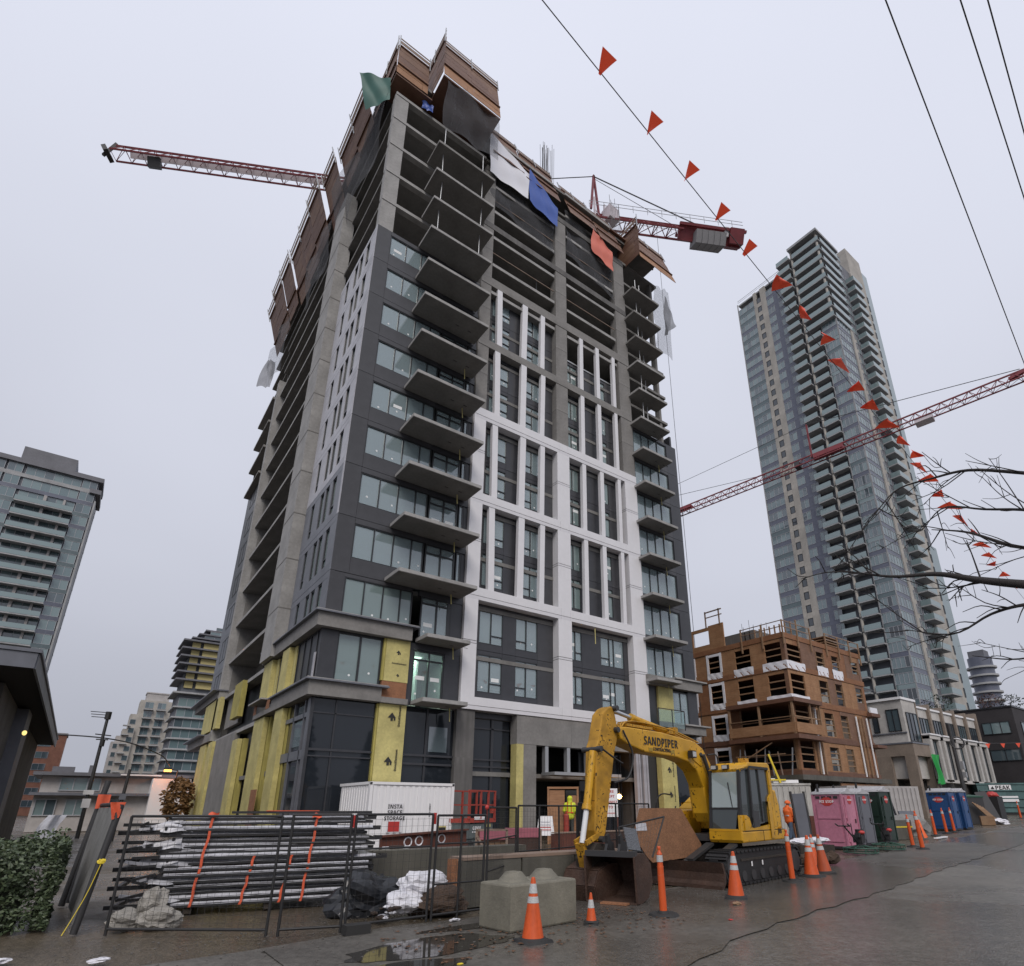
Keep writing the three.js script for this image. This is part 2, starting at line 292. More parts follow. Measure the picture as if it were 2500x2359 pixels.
// balconies on the left
const balG = (w, d) => [bx(w, 0.19, d, 0, -0.11, d / 2), bx(w + 0.02, 0.06, 0.03, 0, -0.03, d + 0.012), bx(0.03, 0.06, d, -w / 2 - 0.012, -0.03, d / 2)];
function balcony(x0, x1, y, d, lips = true) {
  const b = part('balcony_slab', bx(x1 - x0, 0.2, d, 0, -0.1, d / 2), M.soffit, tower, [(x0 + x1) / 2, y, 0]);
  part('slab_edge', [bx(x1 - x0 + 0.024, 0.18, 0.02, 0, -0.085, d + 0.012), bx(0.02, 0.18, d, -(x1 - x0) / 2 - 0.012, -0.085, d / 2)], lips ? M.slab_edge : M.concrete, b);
  if (lips && y < 32) {
    for (let k = 0; k < 2; k++) part('vent_slot', bx(0.22, 0.01, 0.05, 0.5 + k * 0.85, -0.205, d * 0.45), M.black, b);
    if (y < 28) part('marker_tape', bx(0.05, rr(0.5, 0.9), 0.01, (x1 - x0) * 0.31, -0.55, d * 0.3, 0, 0, rr(0.04, 0.1)), M.yellow_board, b);
  }
  return b;
}
for (let i = 3; i < 15; i++) balcony(2.68, 6.97, FL[i] + 0.2, 1.75, i < 14);
balcony(4.6, 6.97, 9.62, 1.3); balcony(4.6, 6.97, 6.5, 1.3);
// debris posts between the open balconies
for (let i = 11; i < 15; i++) for (const x of [3.3, 6.3]) part('shore_post', rod([x, FL[i] + 0.2, 1.2], [x + rr(-0.05, 0.05), FL[i + 1], 1.2], 0.035), M.steel, tower);
// frame of columns and beams round two bays
const COL = [[7.24, 8.06], [13.68, 14.72], [20.0, 21.2]];
const BEAM = [[6.41, 7.06], [12.42, 13.13], [18.37, 19.07], [24.2, 25.0], [29.97, 30.55], [35.3, 36.02], [40.6, 41.1], [46.2, 46.7]];
for (let b = 0; b < BEAM.length; b++) {
  const [y0, y1] = BEAM[b], cl = b < 4;
  if (cl) {
    const h = (y1 - y0) * 0.3;
    for (const [xa, xb] of [[7.24, 13.9], [13.912, 14.6], [14.612, 21.2]]) { part('white_panel', box(xa, xb, y0 + h + 0.02, y1, -0.5, 0.1), M.white_panel, tower); part('white_panel', box(xa, xb, y0, y0 + h, -0.5, 0.085), M.white_panel_b, tower); }
    part('joint_strip', box(7.25, 21.19, y0 + h - 0.01, y0 + h + 0.03, -0.4, 0.06), M.black, tower);
    if (b === 0) part('white_panel', box(6.3, 7.23, y0 - 0.02, y0 + 0.12, -0.5, 0.5), M.white_panel, tower);
  } else part('beam', box(7.26, 21.18, y0, y1, -0.6, 0.06), b > 5 ? M.concrete_dark : M.concrete, tower);
  if (b < BEAM.length - 1) for (const [xa, xb] of COL) {
    const ya = y1, yb = BEAM[b + 1][0], ym = (ya + yb) / 2 + 0.25;
    if (b < 3) {
      part('white_panel', box(xa, xb, ya + 0.004, ym - 0.09, -0.55, 0.09), M.white_panel, tower);
      part('white_panel', box(xa, xb, ym - 0.06, ym + 0.06, -0.55, 0.085), M.white_panel_b, tower);
      part('white_panel', box(xa, xb, ym + 0.09, yb - 0.004, -0.55, 0.09), M.white_panel, tower);
      part('joint_strip', box(xa + 0.01, xb - 0.01, ym - 0.1, ym + 0.1, -0.5, 0.05), M.black, tower);
    } else {
      part('column', box(xa, xb, ya + 0.003, ym - 0.01, -0.62, 0.03), M.concrete, tower);
      part('column', box(xa, xb, ym + 0.01, yb - 0.003, -0.62, 0.03), M.concrete, tower);
    }
  }
}
// bays: charcoal wall, windows, fins
const FIN = [[8.86, 0.4, -0.1], [10.84, 0.44, 0.06], [12.42, 0.36, 0.08], [16.05, 0.34, 0.06], [17.72, 0.34, 0.03], [19.4, 0.3, 0.05]];
for (let b = 0; b < 5; b++) {
  const y0 = BEAM[b][1], y1 = BEAM[b + 1][0], ym = (y0 + y1) / 2 + 0.02;
  for (let side = 0; side < 2; side++) {
    const [xa, xb] = side ? [COL[1][1], COL[2][0]] : [COL[0][1], COL[1][0]];
    const W = side ? [[xa + 0.1, xa + 1.25], [xa + 3.15, xa + 4.1]] : [[8.5, 9.95], [11.2, 12.7]];
    if (b === 0) { W[0] = side ? [14.9, 15.95] : [8.5, 10.05]; W[1] = side ? [17.55, 19.6] : [10.95, 12.5]; }
    const half = b === 4 && side === 1;
    for (let s = 0; s < 2; s++) {
      const a = s ? ym : y0, z = s ? y1 : ym, wy0 = a + 0.42, wy1 = z - 0.24;
      if (half && s) continue;
      const xs = [xa, W[0][0], W[0][1], W[1][0], W[1][1], xb];
      for (let k = 0; k < 5; k += 2) part('charcoal_panel', box(xs[k] + 0.008, xs[k + 1] - 0.008, a + 0.012, z - 0.012, -0.62, -0.45 + rr(-0.006, 0)), k % 4 ? M.charcoal_b : M.charcoal, tower);
      for (let k = 1; k < 4; k += 2) {
        part('charcoal_panel', [box(xs[k] + 0.004, xs[k + 1] - 0.004, a + 0.012, wy0, -0.62, -0.46), box(xs[k] + 0.004, xs[k + 1] - 0.004, wy1, z - 0.012, -0.62, -0.46)], M.charcoal_b, tower);
        const mid = mix(xs[k], xs[k + 1], k === 1 ? 0.5 : 0.48);
        const rails = b === 0 && side && k === 3 ? [[0, wy0 + 0.5]] : [[k === 1 ? 1 : 0, wy0 + 0.5]];
        if (side && k === 1 && b > 0) rails.length = 0;
        win(tower, 'window', xs[k], xs[k + 1], wy0, wy1, -0.46, { cuts: b === 0 && side && k === 3 ? [xs[k], xs[k] + 0.75, xs[k] + 1.15, xs[k + 1]] : [xs[k], mid, xs[k + 1]], rails, gm: side && b > 0 ? M.glass_b : M.glass, note: side ? 0.3 : 0.05 });
      }
    }
    if (half) {
      part('charcoal_panel', box(xa, xb, ym - 0.25, ym, -0.62, -0.47), M.charcoal_b, tower);
      part('sill_rail', box(xa, xb, ym + 0.002, ym + 0.12, -0.6, -0.4), M.steel, tower);
    }
    if (b > 0) for (const [x, w, lean] of FIN.filter((f) => (f[0] > 14) === !!side)) {
      const l = lean * rr(0.6, 1.3), q = [[x - w / 2, y0 + 0.003], [x + w / 2, y0 + 0.003], [x + w / 2 + l, y1 - 0.003], [x - w / 2 + l, y1 - 0.003]];
      part('fin', poly(q, 0.26).translate(0, 0, -0.07), M.white_panel, tower);
    }
  }
}
part('marker_tape', bx(0.06, 1.0, 0.01, 16.6, 11.8, 0.12, 0, 0, 0.01), M.yellow_board, tower);
// right end
for (let i = 2; i < 9; i++) {
  const y = FL[i], y1 = FL[i + 1];
  part('charcoal_panel', box(25.06, TW, y + 0.012, y1 - 0.012, -0.3, 0), M.charcoal_b, tower);
  part('charcoal_panel', box(21.2, 25.05, y + 0.012, y + 0.5, -0.3, 0), M.charcoal, tower);
  part('charcoal_panel', box(21.2, 25.05, y1 - 0.25, y1 - 0.012, -0.3, 0), M.charcoal, tower);
  win(tower, 'window', 21.25, 25.0, y + 0.53, y1 - 0.28, -0.04, { cuts: [21.3, 22.2, 23.05, 24.0, 25.0], gm: M.glass });
}
for (let i = 3; i < 15; i++) balcony(21.0, 24.2, FL[i] + 0.2, 1.2, i < 12);
balcony(21.0, 23.4, 9.62, 1.1);
for (let i = 9; i < 15; i++) part('shore_post', [rod([22.2, FL[i], 0.4], [22.2, FL[i + 1] - 0.2, 0.4], 0.04), rod([22.9, FL[i], 0.2], [22.9, FL[i + 1] - 0.2, 0.2], 0.04)], M.steel, tower);
// ---- left face (x = 0), set out along z ----
const LZ = (z0, z1) => [-z1, -z0];
for (let i = 2; i < 11; i++) {
  const y = FL[i], y1 = FL[i + 1], m = i < 5 ? M.slate_panel : M.silver_panel, gm = i < 5 ? M.glass_b : M.glass_sky;
  const wz = [[1.0, 1.65], [2.15, 2.8], [3.05, 3.7], [4.75, 5.35]];
  let z = 0.22; const rowTop = y1 - 0.35, rowBot = y + 0.45;
  part('wall_panel', box(-0.03, 0.2, y + 0.012, rowBot, -6.5, -0.21), m, tower);
  part('wall_panel', box(-0.03, 0.2, rowTop, y1 - 0.012, -6.5, -0.21), m, tower);
  part('wall_panel', box(-0.03, 0.2, y + 0.012, y1 - 0.012, -0.2, -0.004), i < 4 ? M.slate_panel : M.silver_panel, tower);
  for (const [a, b] of [...wz, [6.5, 6.5]]) { if (a > z + 0.05) part('wall_panel', box(-0.025, 0.2, rowBot + 0.006, rowTop - 0.006, -a, -z), m, tower); z = b; }
  const g = new THREE.Group(); 
  for (const [a, b] of wz) win(tower, 'window', a, b, rowBot + 0.02, rowTop - 0.02, -0.02, { turn: -Math.PI / 2, px: 0, pz: -(a + b), rails: a < 2 || a > 4 ? [[0, rowBot + 0.55]] : [], gm, stick: 0, f: 0.1 });
}
// piers and open loggias
part('pier', [box(-0.55, 0.3, 9.4, 45.2, -9.6, -7.2)], M.slab_edge, tower);
for (let i = 3; i < 15; i++) part('pier_band', box(-0.565, 0.31, FL[i] - 0.06, FL[i], -9.62, -7.18), M.concrete, tower);
part('pier', [box(-0.3, 0.3, 6.3, 39, -24.4, -23.7)], M.slab_edge, tower);
for (let i = 1; i < 15; i++) {
  part('loggia_slab', box(-0.02, 1.8, FL[i] - 0.2, FL[i] + 0.02, -23.7, -9.6), M.soffit, tower);
  part('slab_edge', box(-0.045, -0.02, FL[i] - 0.2, FL[i] + 0.03, -23.7, -9.6), M.slab_edge, tower);
}
part('loggia_wall', [box(1.9, 2.1, 6.3, 47, -16, -9.6)], M.charcoal_b, tower);
part('loggia_wall', [box(0.3, 2.1, 0, 40, -23.8, -23.6), box(1.9, 2.1, 0, 40, -23.6, -21)], M.concrete, tower);
for (let i = 2; i < 9; i++) {
  part('charcoal_panel', box(-0.05, 0.2, FL[i] + 0.01, FL[i + 1] - 0.01, -30.5, -24.4), i < 5 ? M.slate_panel : M.charcoal, tower);
  win(tower, 'window', -1.2, 1.2, FL[i] + 0.8, FL[i + 1] - 0.35, 0.07, { turn: -Math.PI / 2, pz: -27.5, n: 2, gm: M.glass_b, stick: 0 });
}
for (let i = 9; i < 13; i++) part('slab_edge', box(-0.5, 0.1, FL[i] - 0.2, FL[i], -30.3, -24.4), M.concrete, tower);
// ---- podium: ledges, dark glass, yellow boards ----
function ledge(x1, zL, y0, y1, top = 0.09) {
  part('ledge_band', [box(-0.35, x1, y0, y1 - top, -0.3, 0.34), box(-0.35, 0.1, y0, y1 - top, -zL, -0.3)], M.concrete, tower);
  part('ledge_cap', [box(-0.52, x1 + 0.3, y1 - top + 0.002, y1 - 0.02, -0.3, 0.52), box(-0.52, 0.1, y1 - top + 0.002, y1 - 0.02, -zL - 0.15, -0.3)], M.slate_panel, tower);
  part('ledge_cap', [box(-0.48, x1 + 0.26, y1 - 0.018, y1 + 0.02, -0.3, 0.48), box(-0.48, 0.1, y1 - 0.018, y1 + 0.02, -zL - 0.1, -0.3)], M.slab_edge, tower);
}
ledge(4.25, 9.8, 9.38, 10.12); ledge(2.95, 6.1, 6.25, 6.98);
part('ledge_band', box(2.96, 4.3, 6.24, 6.5, -0.3, 0.3), M.concrete, tower);
part('ledge_band', box(-0.36, 0.1, 6.25, 6.5, -9.9, -6.1), M.concrete, tower);
part('ledge_cap', [box(-0.7, 0.1, 7.0, 7.08, -9.9, -6.9)], M.slab_edge, tower);
part('ledge_band', [box(-0.35, 0.3, 9.5, 10.0, -35, -23.9), box(-0.35, 0.3, 6.3, 6.9, -35, -23.9)], M.concrete, tower);
part('ledge_cap', [box(-0.75, 0.3, 10.002, 10.1, -35.3, -23.6), box(-0.75, 0.3, 6.902, 7.0, -35.3, -26.5)], M.slate_panel, tower);
part('ledge_band', [box(21.0, 26.5, 9.3, 9.95, -0.4, 0.3), box(23.4, 26.5, 6.3, 6.85, -0.4, 0.3)], M.concrete, tower);
part('ledge_cap', [box(23.6, 26.9, 9.952, 10.05, -0.4, 0.45), box(23.4, 26.9, 6.852, 6.95, -0.4, 0.45)], M.slab_edge, tower);
// upper podium floor
part('charcoal_panel', box(0, 0.75, 6.98, 9.38, -0.25, -0.03), M.charcoal_b, tower);
win(tower, 'window', 0.78, 2.9, 7.05, 9.3, -0.05, { cuts: [0.78, 1.85, 2.9], gm: M.glass_b, f: 0.09 });
part('yellow_board', box(3.06, 4.28, 7.3, 9.36, -0.1, 0.12), M.yellow_board, tower);
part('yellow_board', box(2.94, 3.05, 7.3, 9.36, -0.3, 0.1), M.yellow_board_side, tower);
part('orange_board', box(3.0, 4.25, 6.52, 7.28, -0.1, 0.13), M.orange_board, tower);
for (const [a, b, y0, y1] of [[4.2, 5.5, 7.1, 9.3], [7.6, 9.5, 7.1, 9.3]]) part('yellow_board', [box(-0.28, 0.0, y0, y1, -b, -a), box(-0.05, 0.15, y0, y1, -a, -a + 0.5)], M.yellow_board, tower);
part('charcoal_panel', box(0.02, 0.2, 7, 9.3, -7.4, -0.26), M.charcoal_b, tower);
win(tower, 'window', -1.5, 1.5, 7.1, 9.3, 0.03, { turn: -Math.PI / 2, pz: -2.0, n: 3, gm: M.glass_sky, stick: 0 });
part('window_frame', box(-0.07, -0.03, 7.0, 8.3, -0.6, -0.35), M.silver_panel, tower);
// ground floor
part('curtain_wall', [box(0.02, 2.9, 0, 6.2, -0.3, -0.1)], M.glass_dark, tower);
part('mullion', [box(0, 0.1, 0, 6.2, -0.1, -0.01), box(0.1, 2.9, 3.95, 4.05, -0.1, -0.03), box(0.1, 2.9, 3.7, 3.76, -0.1, -0.03), box(1.05, 1.12, 0, 6.2, -0.1, -0.05), box(0.1, 2.9, 5.55, 5.6, -0.1, -0.05)], M.charcoal_b, tower);
part('curtain_wall', box(0.06, 0.3, 0, 6.2, -3.9, -0.31), M.glass_dark, tower);
part('curtain_mullion', [box(-0.04, 0.06, 0, 6.2, -0.5, -0.12), box(-0.03, 0.06, 3.6, 4.0, -3.9, -0.5), box(-0.03, 0.06, 5.4, 5.6, -3.9, -0.5), box(-0.03, 0.06, 0, 6.2, -1.0, -0.9), box(-0.03, 0.06, 0, 6.2, -2.6, -2.5)], M.slate_panel, tower);
part('window', bx(0.02, 1.1, 1.5, 0.04, 4.75, -1.75), M.glass_sky, tower);
part('yellow_board', box(3.0, 4.35, 0, 6.22, -0.3, 0.1), M.yellow_board, tower);
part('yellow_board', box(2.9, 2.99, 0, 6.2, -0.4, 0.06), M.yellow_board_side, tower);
part('curtain_wall', box(4.36, 7.2, 0, 6.3, -0.5, -0.3), M.glass_dark, tower);
part('mullion', [box(4.4, 7.2, 3.55, 3.65, -0.3, -0.2), box(4.4, 7.2, 3.95, 4.05, -0.3, -0.2), box(5.6, 5.7, 0, 6.3, -0.3, -0.24)], M.charcoal_b, tower);
part('window', bx(1.0, 1.2, 0.02, 6.3, 4.8, -0.28), M.glass_sky, tower);
part('column', box(7.15, 8.2, 0, 6.38, -0.6, -0.02), M.concrete_dark, tower);
for (const [a, b, h] of [[3.9, 5.4, 6.2], [7.6, 9.9, 6.2], [13.7, 15.3, 5.6], [22.8, 24.6, 6.2], [25.6, 28.4, 6.2]]) {
  part('yellow_board', box(-0.24, 0.0, 0, h, -b, -a), M.yellow_board, tower);
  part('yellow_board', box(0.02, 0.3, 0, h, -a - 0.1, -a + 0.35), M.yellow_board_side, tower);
}
for (const [a, b] of [[22.6, 25], [25.2, 29]]) part('yellow_board', box(-0.3, 0, 7.1, 9.4, -b, -a), M.yellow_board, tower);
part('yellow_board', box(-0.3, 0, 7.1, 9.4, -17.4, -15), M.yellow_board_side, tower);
part('concrete_wall', [box(-0.1, 0.2, 0, 6.2, -22.4, -15.7), box(0.25, 0.5, 7, 9.4, -22.4, -17.6)], M.concrete, tower);
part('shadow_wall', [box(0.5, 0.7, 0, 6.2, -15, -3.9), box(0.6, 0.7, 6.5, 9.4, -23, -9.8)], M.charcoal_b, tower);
part('orange_board', box(-0.34, -0.31, 0, 2.5, -7.5, -6.3), M.orange_board, tower);
part('orange_board', [box(-0.37, -0.35, 6.5, 7.0, -7.1, -6.4), box(-0.37, -0.35, 6.5, 7.0, -9.9, -9.3)], M.orange_board, tower);
// entrance side
part('curtain_wall', box(8.2, 10.8, 0, 6.4, -0.9, -0.7), M.glass_dark, tower);
part('mullion', [box(8.2, 10.8, 3.6, 3.68, -0.7, -0.6), box(8.2, 10.8, 3.95, 4.03, -0.7, -0.6), box(8.2, 10.8, 5.55, 5.62, -0.7, -0.62), box(9.6, 9.75, 0, 6.4, -0.7, -0.62), box(8.2, 10.8, 6.1, 6.4, -0.69, -0.5)], M.charcoal_b, tower);
part('yellow_board', [box(10.8, 11.25, 0, 4.86, -0.5, 0.05)], M.yellow_board, tower);
part('column', box(11.26, 12.12, 0, 4.86, -0.6, 0.02), M.concrete, tower);
part('concrete_beam', [box(10.82, 14.6, 4.87, 6.38, -0.6, 0.03), box(14.612, 20.4, 4.87, 6.38, -0.6, 0.03)], M.concrete, tower);
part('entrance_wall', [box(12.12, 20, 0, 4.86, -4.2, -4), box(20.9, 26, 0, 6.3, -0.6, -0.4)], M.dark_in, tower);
part('curtain_wall', [box(16.2, 19.6, 0, 4.8, -1.4, -1.3), box(22.3, 26, 0, 6.3, -0.36, -0.3)], M.glass_dark, tower);
part('mullion', [16.2, 17.1, 18, 18.9, 19.6].map((x) => box(x - 0.04, x + 0.04, 0, 4.8, -1.3, -1.2)).concat([box(16.2, 19.6, 3.4, 3.5, -1.3, -1.2)]), M.mullion, tower);
part('canopy_frame', [12.75, 14.3, 15.8, 17.3].map((x) => box(x, x + 0.22, 3.45, 4.85, -0.3, 0.0)).concat([box(12.7, 17.6, 3.3, 3.46, -0.3, 0.9)]), M.steel, tower);
part('metal_column', [[19.75, 19.95], [20.0, 20.12], [20.35, 20.6], [20.65, 20.8]].map(([a, b]) => box(a, b, 0, 4.8, -0.2, 0.05)), M.silver_panel, tower);
part('yellow_board', box(21.95, 23.35, 0, 5.2, -0.3, 0.12), M.yellow_board, tower);
part('yellow_board', box(22.1, 23.55, 7.0, 9.28, -0.3, 0.1), M.yellow_board, tower);
win(tower, 'window', 23.65, 25.2, 6.98, 9.1, -0.02, { n: 2, gm: M.glass, stick: 0 });
part('charcoal_panel', [box(25.25, 26.2, 6.96, 9.28, -0.3, -0.02), box(21.2, 22.08, 6.3, 9.3, -0.3, -0.05)], M.charcoal_b, tower);
{ const r = part('balcony_railing', [bar([21.1, 6.4, 0.9], [21.1, 7.65, 0.9], 0.05), bar([22.4, 6.4, 0.9], [22.4, 7.65, 0.9], 0.05), bar([23.6, 6.4, 0.9], [23.6, 7.65, 0.9], 0.05), bar([21.1, 7.65, 0.9], [23.6, 7.65, 0.9], 0.05), bar([23.6, 7.65, 0.9], [23.6, 7.65, 0], 0.05)], M.mullion, tower);
  part('pane', [box(21.13, 22.37, 6.5, 7.6, 0.89, 0.9), box(22.43, 23.57, 6.5, 7.6, 0.89, 0.9)], M.glass_rail, r); }
// print on the yellow boards: roof mark and a line of lettering, running up the board
const MARK = merge([poly([[-0.2, 0], [0.2, 0], [0, 0.24]], 0.006), poly([[-0.06, -0.14], [0.06, -0.14], [0.06, -0.02], [-0.06, -0.02]], 0.006), poly([[0.1, -0.12], [0.18, -0.12], [0.18, 0.0], [0.1, 0.0]], 0.006)]);
const LET = merge(text('DensElement', 0.11, 0.005).rotateZ(Math.PI / 2).translate(0.27, 0.1, 0));
for (const [x, ys] of [[3.55, [2.1, 3.6, 5.6]], [22.55, [2.4, 3.9, 4.7]]]) for (const y of ys) { part('printed_mark', MARK, M.black, tower, [x + 0.1, y, 0.124], [0, 0, Math.PI / 2 * 0]); part('printed_lettering', LET, M.black, tower, [x + 0.2, y, 0.124]); }
for (const [y, z, s] of [[8.7, 3.7, 0.6], [7.6, 3.75, 0.4]]) { part('printed_mark', MARK, M.black, tower, [z, y, 0.124]).scale.set(s, s, 1); part('printed_lettering', LET, M.black, tower, [z, y - 0.3, 0.124], [0, 0, -Math.PI / 2]).scale.set(s * 1.3, s * 1.3, 1); }
// ---- plywood formwork round the top ----
function formwork(x0, x1, y0, y1, z, turn = 0, o = {}) {
  const L = x1 - x0, H = y1 - y0, g = new THREE.Group(); g.name = 'formwork_panel'; g.position.set((x0 + x1) / 2, y0, z); if (turn) g.position.set(z, y0, (x0 + x1) / 2); g.rotation.set(o.tilt ?? -0.12, turn, 0, 'YXZ'); tower.add(g);
  const rows = Math.max(2, Math.round(H / 0.62));
  for (let r = 0; r < rows; r++) { let x = -L / 2; while (x < L / 2 - 0.05) { const w = Math.min(rr(1.6, 2.44), L / 2 - x); part('plywood', bx(w - 0.015, H / rows - 0.02, 0.03, x + w / 2, (r + 0.5) * H / rows, rr(-0.012, 0.012)), o.pale && r < 1.2 && (o.paleAt ?? 1) > rnd() ? M.formply_pale : pick([M.formply, M.formply, M.formply_b]), g); x += w; } }
  part('waler', [bx(L, 0.12, 0.1, 0, H * 0.3, 0.07), bx(L, 0.1, 0.08, 0, H * 0.94, 0.06)].slice(o.bare ? 1 : 0), M.formply, g);
  part('guard_board', [bx(L, 0.3, 0.03, 0, H + 0.22, 0.05), bx(L, 0.12, 0.03, 0, H + 0.62, 0.05)], M.timber_grey, g);
  part('guard_post', Array.from({ length: Math.max(2, Math.round(L / 1.9) + 1) }, (_, i, a) => bx(0.06, 1.5, 0.06, -L / 2 + L * i / Math.max(1, Math.round(L / 1.9)), H + 0.1, 0.1)), M.steel, g);
  return g;
}
formwork(-0.3, 2.0, 48.6, 51.9, 0.45, 0, { pale: 1, tilt: -0.05 }); formwork(2.55, 7.2, 49.6, 54.2, 1.8, 0, { pale: 1, tilt: -0.16 });
formwork(-1.6, 1.7, 49.9, 53.9, 2.5, -Math.PI / 2, { tilt: 0, bare: 1 }); formwork(-3.4, 0.4, 48.8, 51.6, -0.35, -Math.PI / 2, { tilt: 0 });
for (const b of [box(2.55, 7.2, 49.45, 49.58, -1.5, 1.75), box(-0.3, 2.4, 48.45, 48.58, -1.5, 0.4)]) part('formwork_soffit', b, M.formply, tower);
formwork(7.5, 10.3, 47.9, 52.6, 0.5, 0, { tilt: -0.3 }); formwork(10.45, 13.9, 47.7, 52.5, 0.5, 0, { tilt: -0.3 }); formwork(14.9, 17.9, 47.4, 52.3, 0.5, 0, { tilt: -0.32 }); formwork(18.1, 20.9, 47.0, 52.0, 0.6, 0, { tilt: -0.32 });
formwork(22.2, 26.8, 47.0, 51.4, 1.3, 0, { pale: 1, tilt: -0.3 }); formwork(-1.4, 1.3, 47.3, 51.2, 22.1, -Math.PI / 2, { tilt: 0, bare: 1 });
for (let k = 0; k < 9; k++) formwork(-29.5 + k * 2.95, -26.7 + k * 2.95, 45.6 + (k > 6 ? 2.2 : rr(-0.3, 0.5)), 50.7, -0.15 - (k % 3) * 0.12, -Math.PI / 2, { tilt: 0.3 });
part('deck_slab', box(-0.3, TW, 50.3, 50.45, -TD, -0.2), M.formply, tower);
part('deck_beam', Array.from({ length: 12 }, (_, k) => box(-0.2, TW, 50.05, 50.3, -TD + k * 2.7, -TD + k * 2.7 + 0.12)), M.formply, tower);
part('rebar_bundle', Array.from({ length: 26 }, () => { const a = rr(13.4, 14.4), b = rr(-1.8, -1.0); return rod([a, 50.4, b], [a + rr(-0.1, 0.1), rr(55.5, 57.2), b + rr(-0.1, 0.1)], 0.016, 0.022, 4); }), M.steel_dark, tower);
part('rebar_bundle', Array.from({ length: 8 }, (_, k) => rod([20.4 + k * 0.16, 50.4, -0.2], [20.4 + k * 0.16 + rr(-0.1, 0.1), rr(53.9, 55), -0.3], 0.025, 0.025, 4)), M.steel_dark, tower);
// shoring posts in the open storeys
for (let i = 12; i < 17; i++) for (let k = 0; k < 7; k++) { const x = rr(1.5, 24), z = rr(-3.5, -0.9); part('shore_post', rod([x, FL[i], z], [x + rr(-0.1, 0.1), FL[i + 1] - 0.22, z], 0.04), M.steel, tower); }
for (let i = 12; i < 16; i++) part('guard_rail', [bar([8.1, FL[i] + 1.05, -0.1], [13.6, FL[i] + 1.05, -0.1], 0.05), bar([14.8, FL[i] + 1.05, -0.1], [19.9, FL[i] + 1.05, -0.1], 0.05)], M.timber_grey, tower);
// ---------- ground ----------
const heightGrid = (x0, x1, z0, z1, nx, nz, lift) => {
  const g = new THREE.PlaneGeometry(x1 - x0, z1 - z0, nx, nz); g.rotateX(-Math.PI / 2).translate((x0 + x1) / 2, 0, (z0 + z1) / 2);
  const p = g.attributes.position, uv = g.attributes.uv; for (let i = 0; i < p.count; i++) { p.setY(i, gy(p.getX(i)) + lift); uv.setXY(i, p.getX(i), p.getZ(i)); }
  g.computeVertexNormals(); return g;
};
const wetMap = tex(1024, 22, (u, v) => { const a = fbm(u, v, 4, 5, 31), b = fbm(u, v, 30, 4, 33), c = fbm(u, v, 120, 2, 35); const w = clamp((a - 0.44) * 5); return mix(0.13 + 0.1 * b, 0.42 + 0.2 * b, w) + 0.06 * (c - 0.5); }, false);
const asphaltMap = tex(1024, 7, (u, v) => { const a = fbm(u, v, 5, 5, 41), b = fbm(u, v, 90, 3, 43), c = fbm(u, v, 240, 2, 45); const k = 0.55 + 0.26 * a + 0.2 * b + 0.22 * (c - 0.35); return [k, k * 0.985, k * 0.955]; });
const gravelMap = tex(1024, 5, (u, v) => { const a = fbm(u, v, 4, 5, 51), b = fbm(u, v, 110, 3, 53), c = fbm(u, v, 220, 2, 55); const k = 0.46 + 0.32 * a + 0.25 * b + 0.3 * (c - 0.4); return [k, k * 0.95, k * 0.88]; });
const gBump = tex(512, 1.6, (u, v) => fbm(u, v, 90, 3, 61) * 0.8 + fbm(u, v, 12, 3, 63) * 0.5, false);
mat('asphalt', [0.15, 0.145, 0.138], 1, { map: asphaltMap, roughnessMap: wetMap, bumpMap: gBump, bumpScale: 0.006 });
mat('asphalt_old', [0.19, 0.184, 0.175], 1, { map: asphaltMap, roughnessMap: retex(wetMap, 15), bumpMap: gBump, bumpScale: 0.008 });
mat('gravel', [0.17, 0.155, 0.132], 1, { map: gravelMap, roughnessMap: retex(wetMap, 9), bumpMap: gBump, bumpScale: 0.02 });
mat('puddle', [0.035, 0.032, 0.027], 0.04, { physical: true, ior: 1.333 });
struct('ground', heightGrid(-400, 500, -500, 60, 180, 112, -0.03), M.gravel);
// the street runs from the lower left towards the right; its near lane is a darker relay
const ROADZ = (x) => -7.9 - 0.11 * (x - 5) - 0.0016 * Math.max(0, x - 10) * Math.max(0, x - 10) * 0.2;
function strip(xs, za, zb, lift) {
  const pos = [], uv = [], idx = [];
  xs.forEach((x, i) => { const a = za(x), b = zb(x), n = 8; for (let k = 0; k <= n; k++) { const z = mix(a, b, k / n); pos.push(x, gy(x) + lift, z); uv.push(x, z); if (i && k) { const q = (n + 1) * i + k, p = q - n - 1; idx.push(p - 1, q, q - 1, p - 1, p, q); } } });
  const g = new THREE.BufferGeometry(); g.setAttribute('position', new THREE.Float32BufferAttribute(pos, 3)); g.setAttribute('uv', new THREE.Float32BufferAttribute(uv, 2)); g.setIndex(idx); g.computeVertexNormals(); return g;
}
const XS = Array.from({ length: 90 }, (_, i) => -14 + i * 2 + (i > 30 ? (i - 30) * 1.2 : 0));
struct('road', strip(XS, (x) => ROADZ(x) - 1.2 + 0.25 * Math.sin(x * 1.3) * 0.6, () => 14, -0.012), M.asphalt_old);
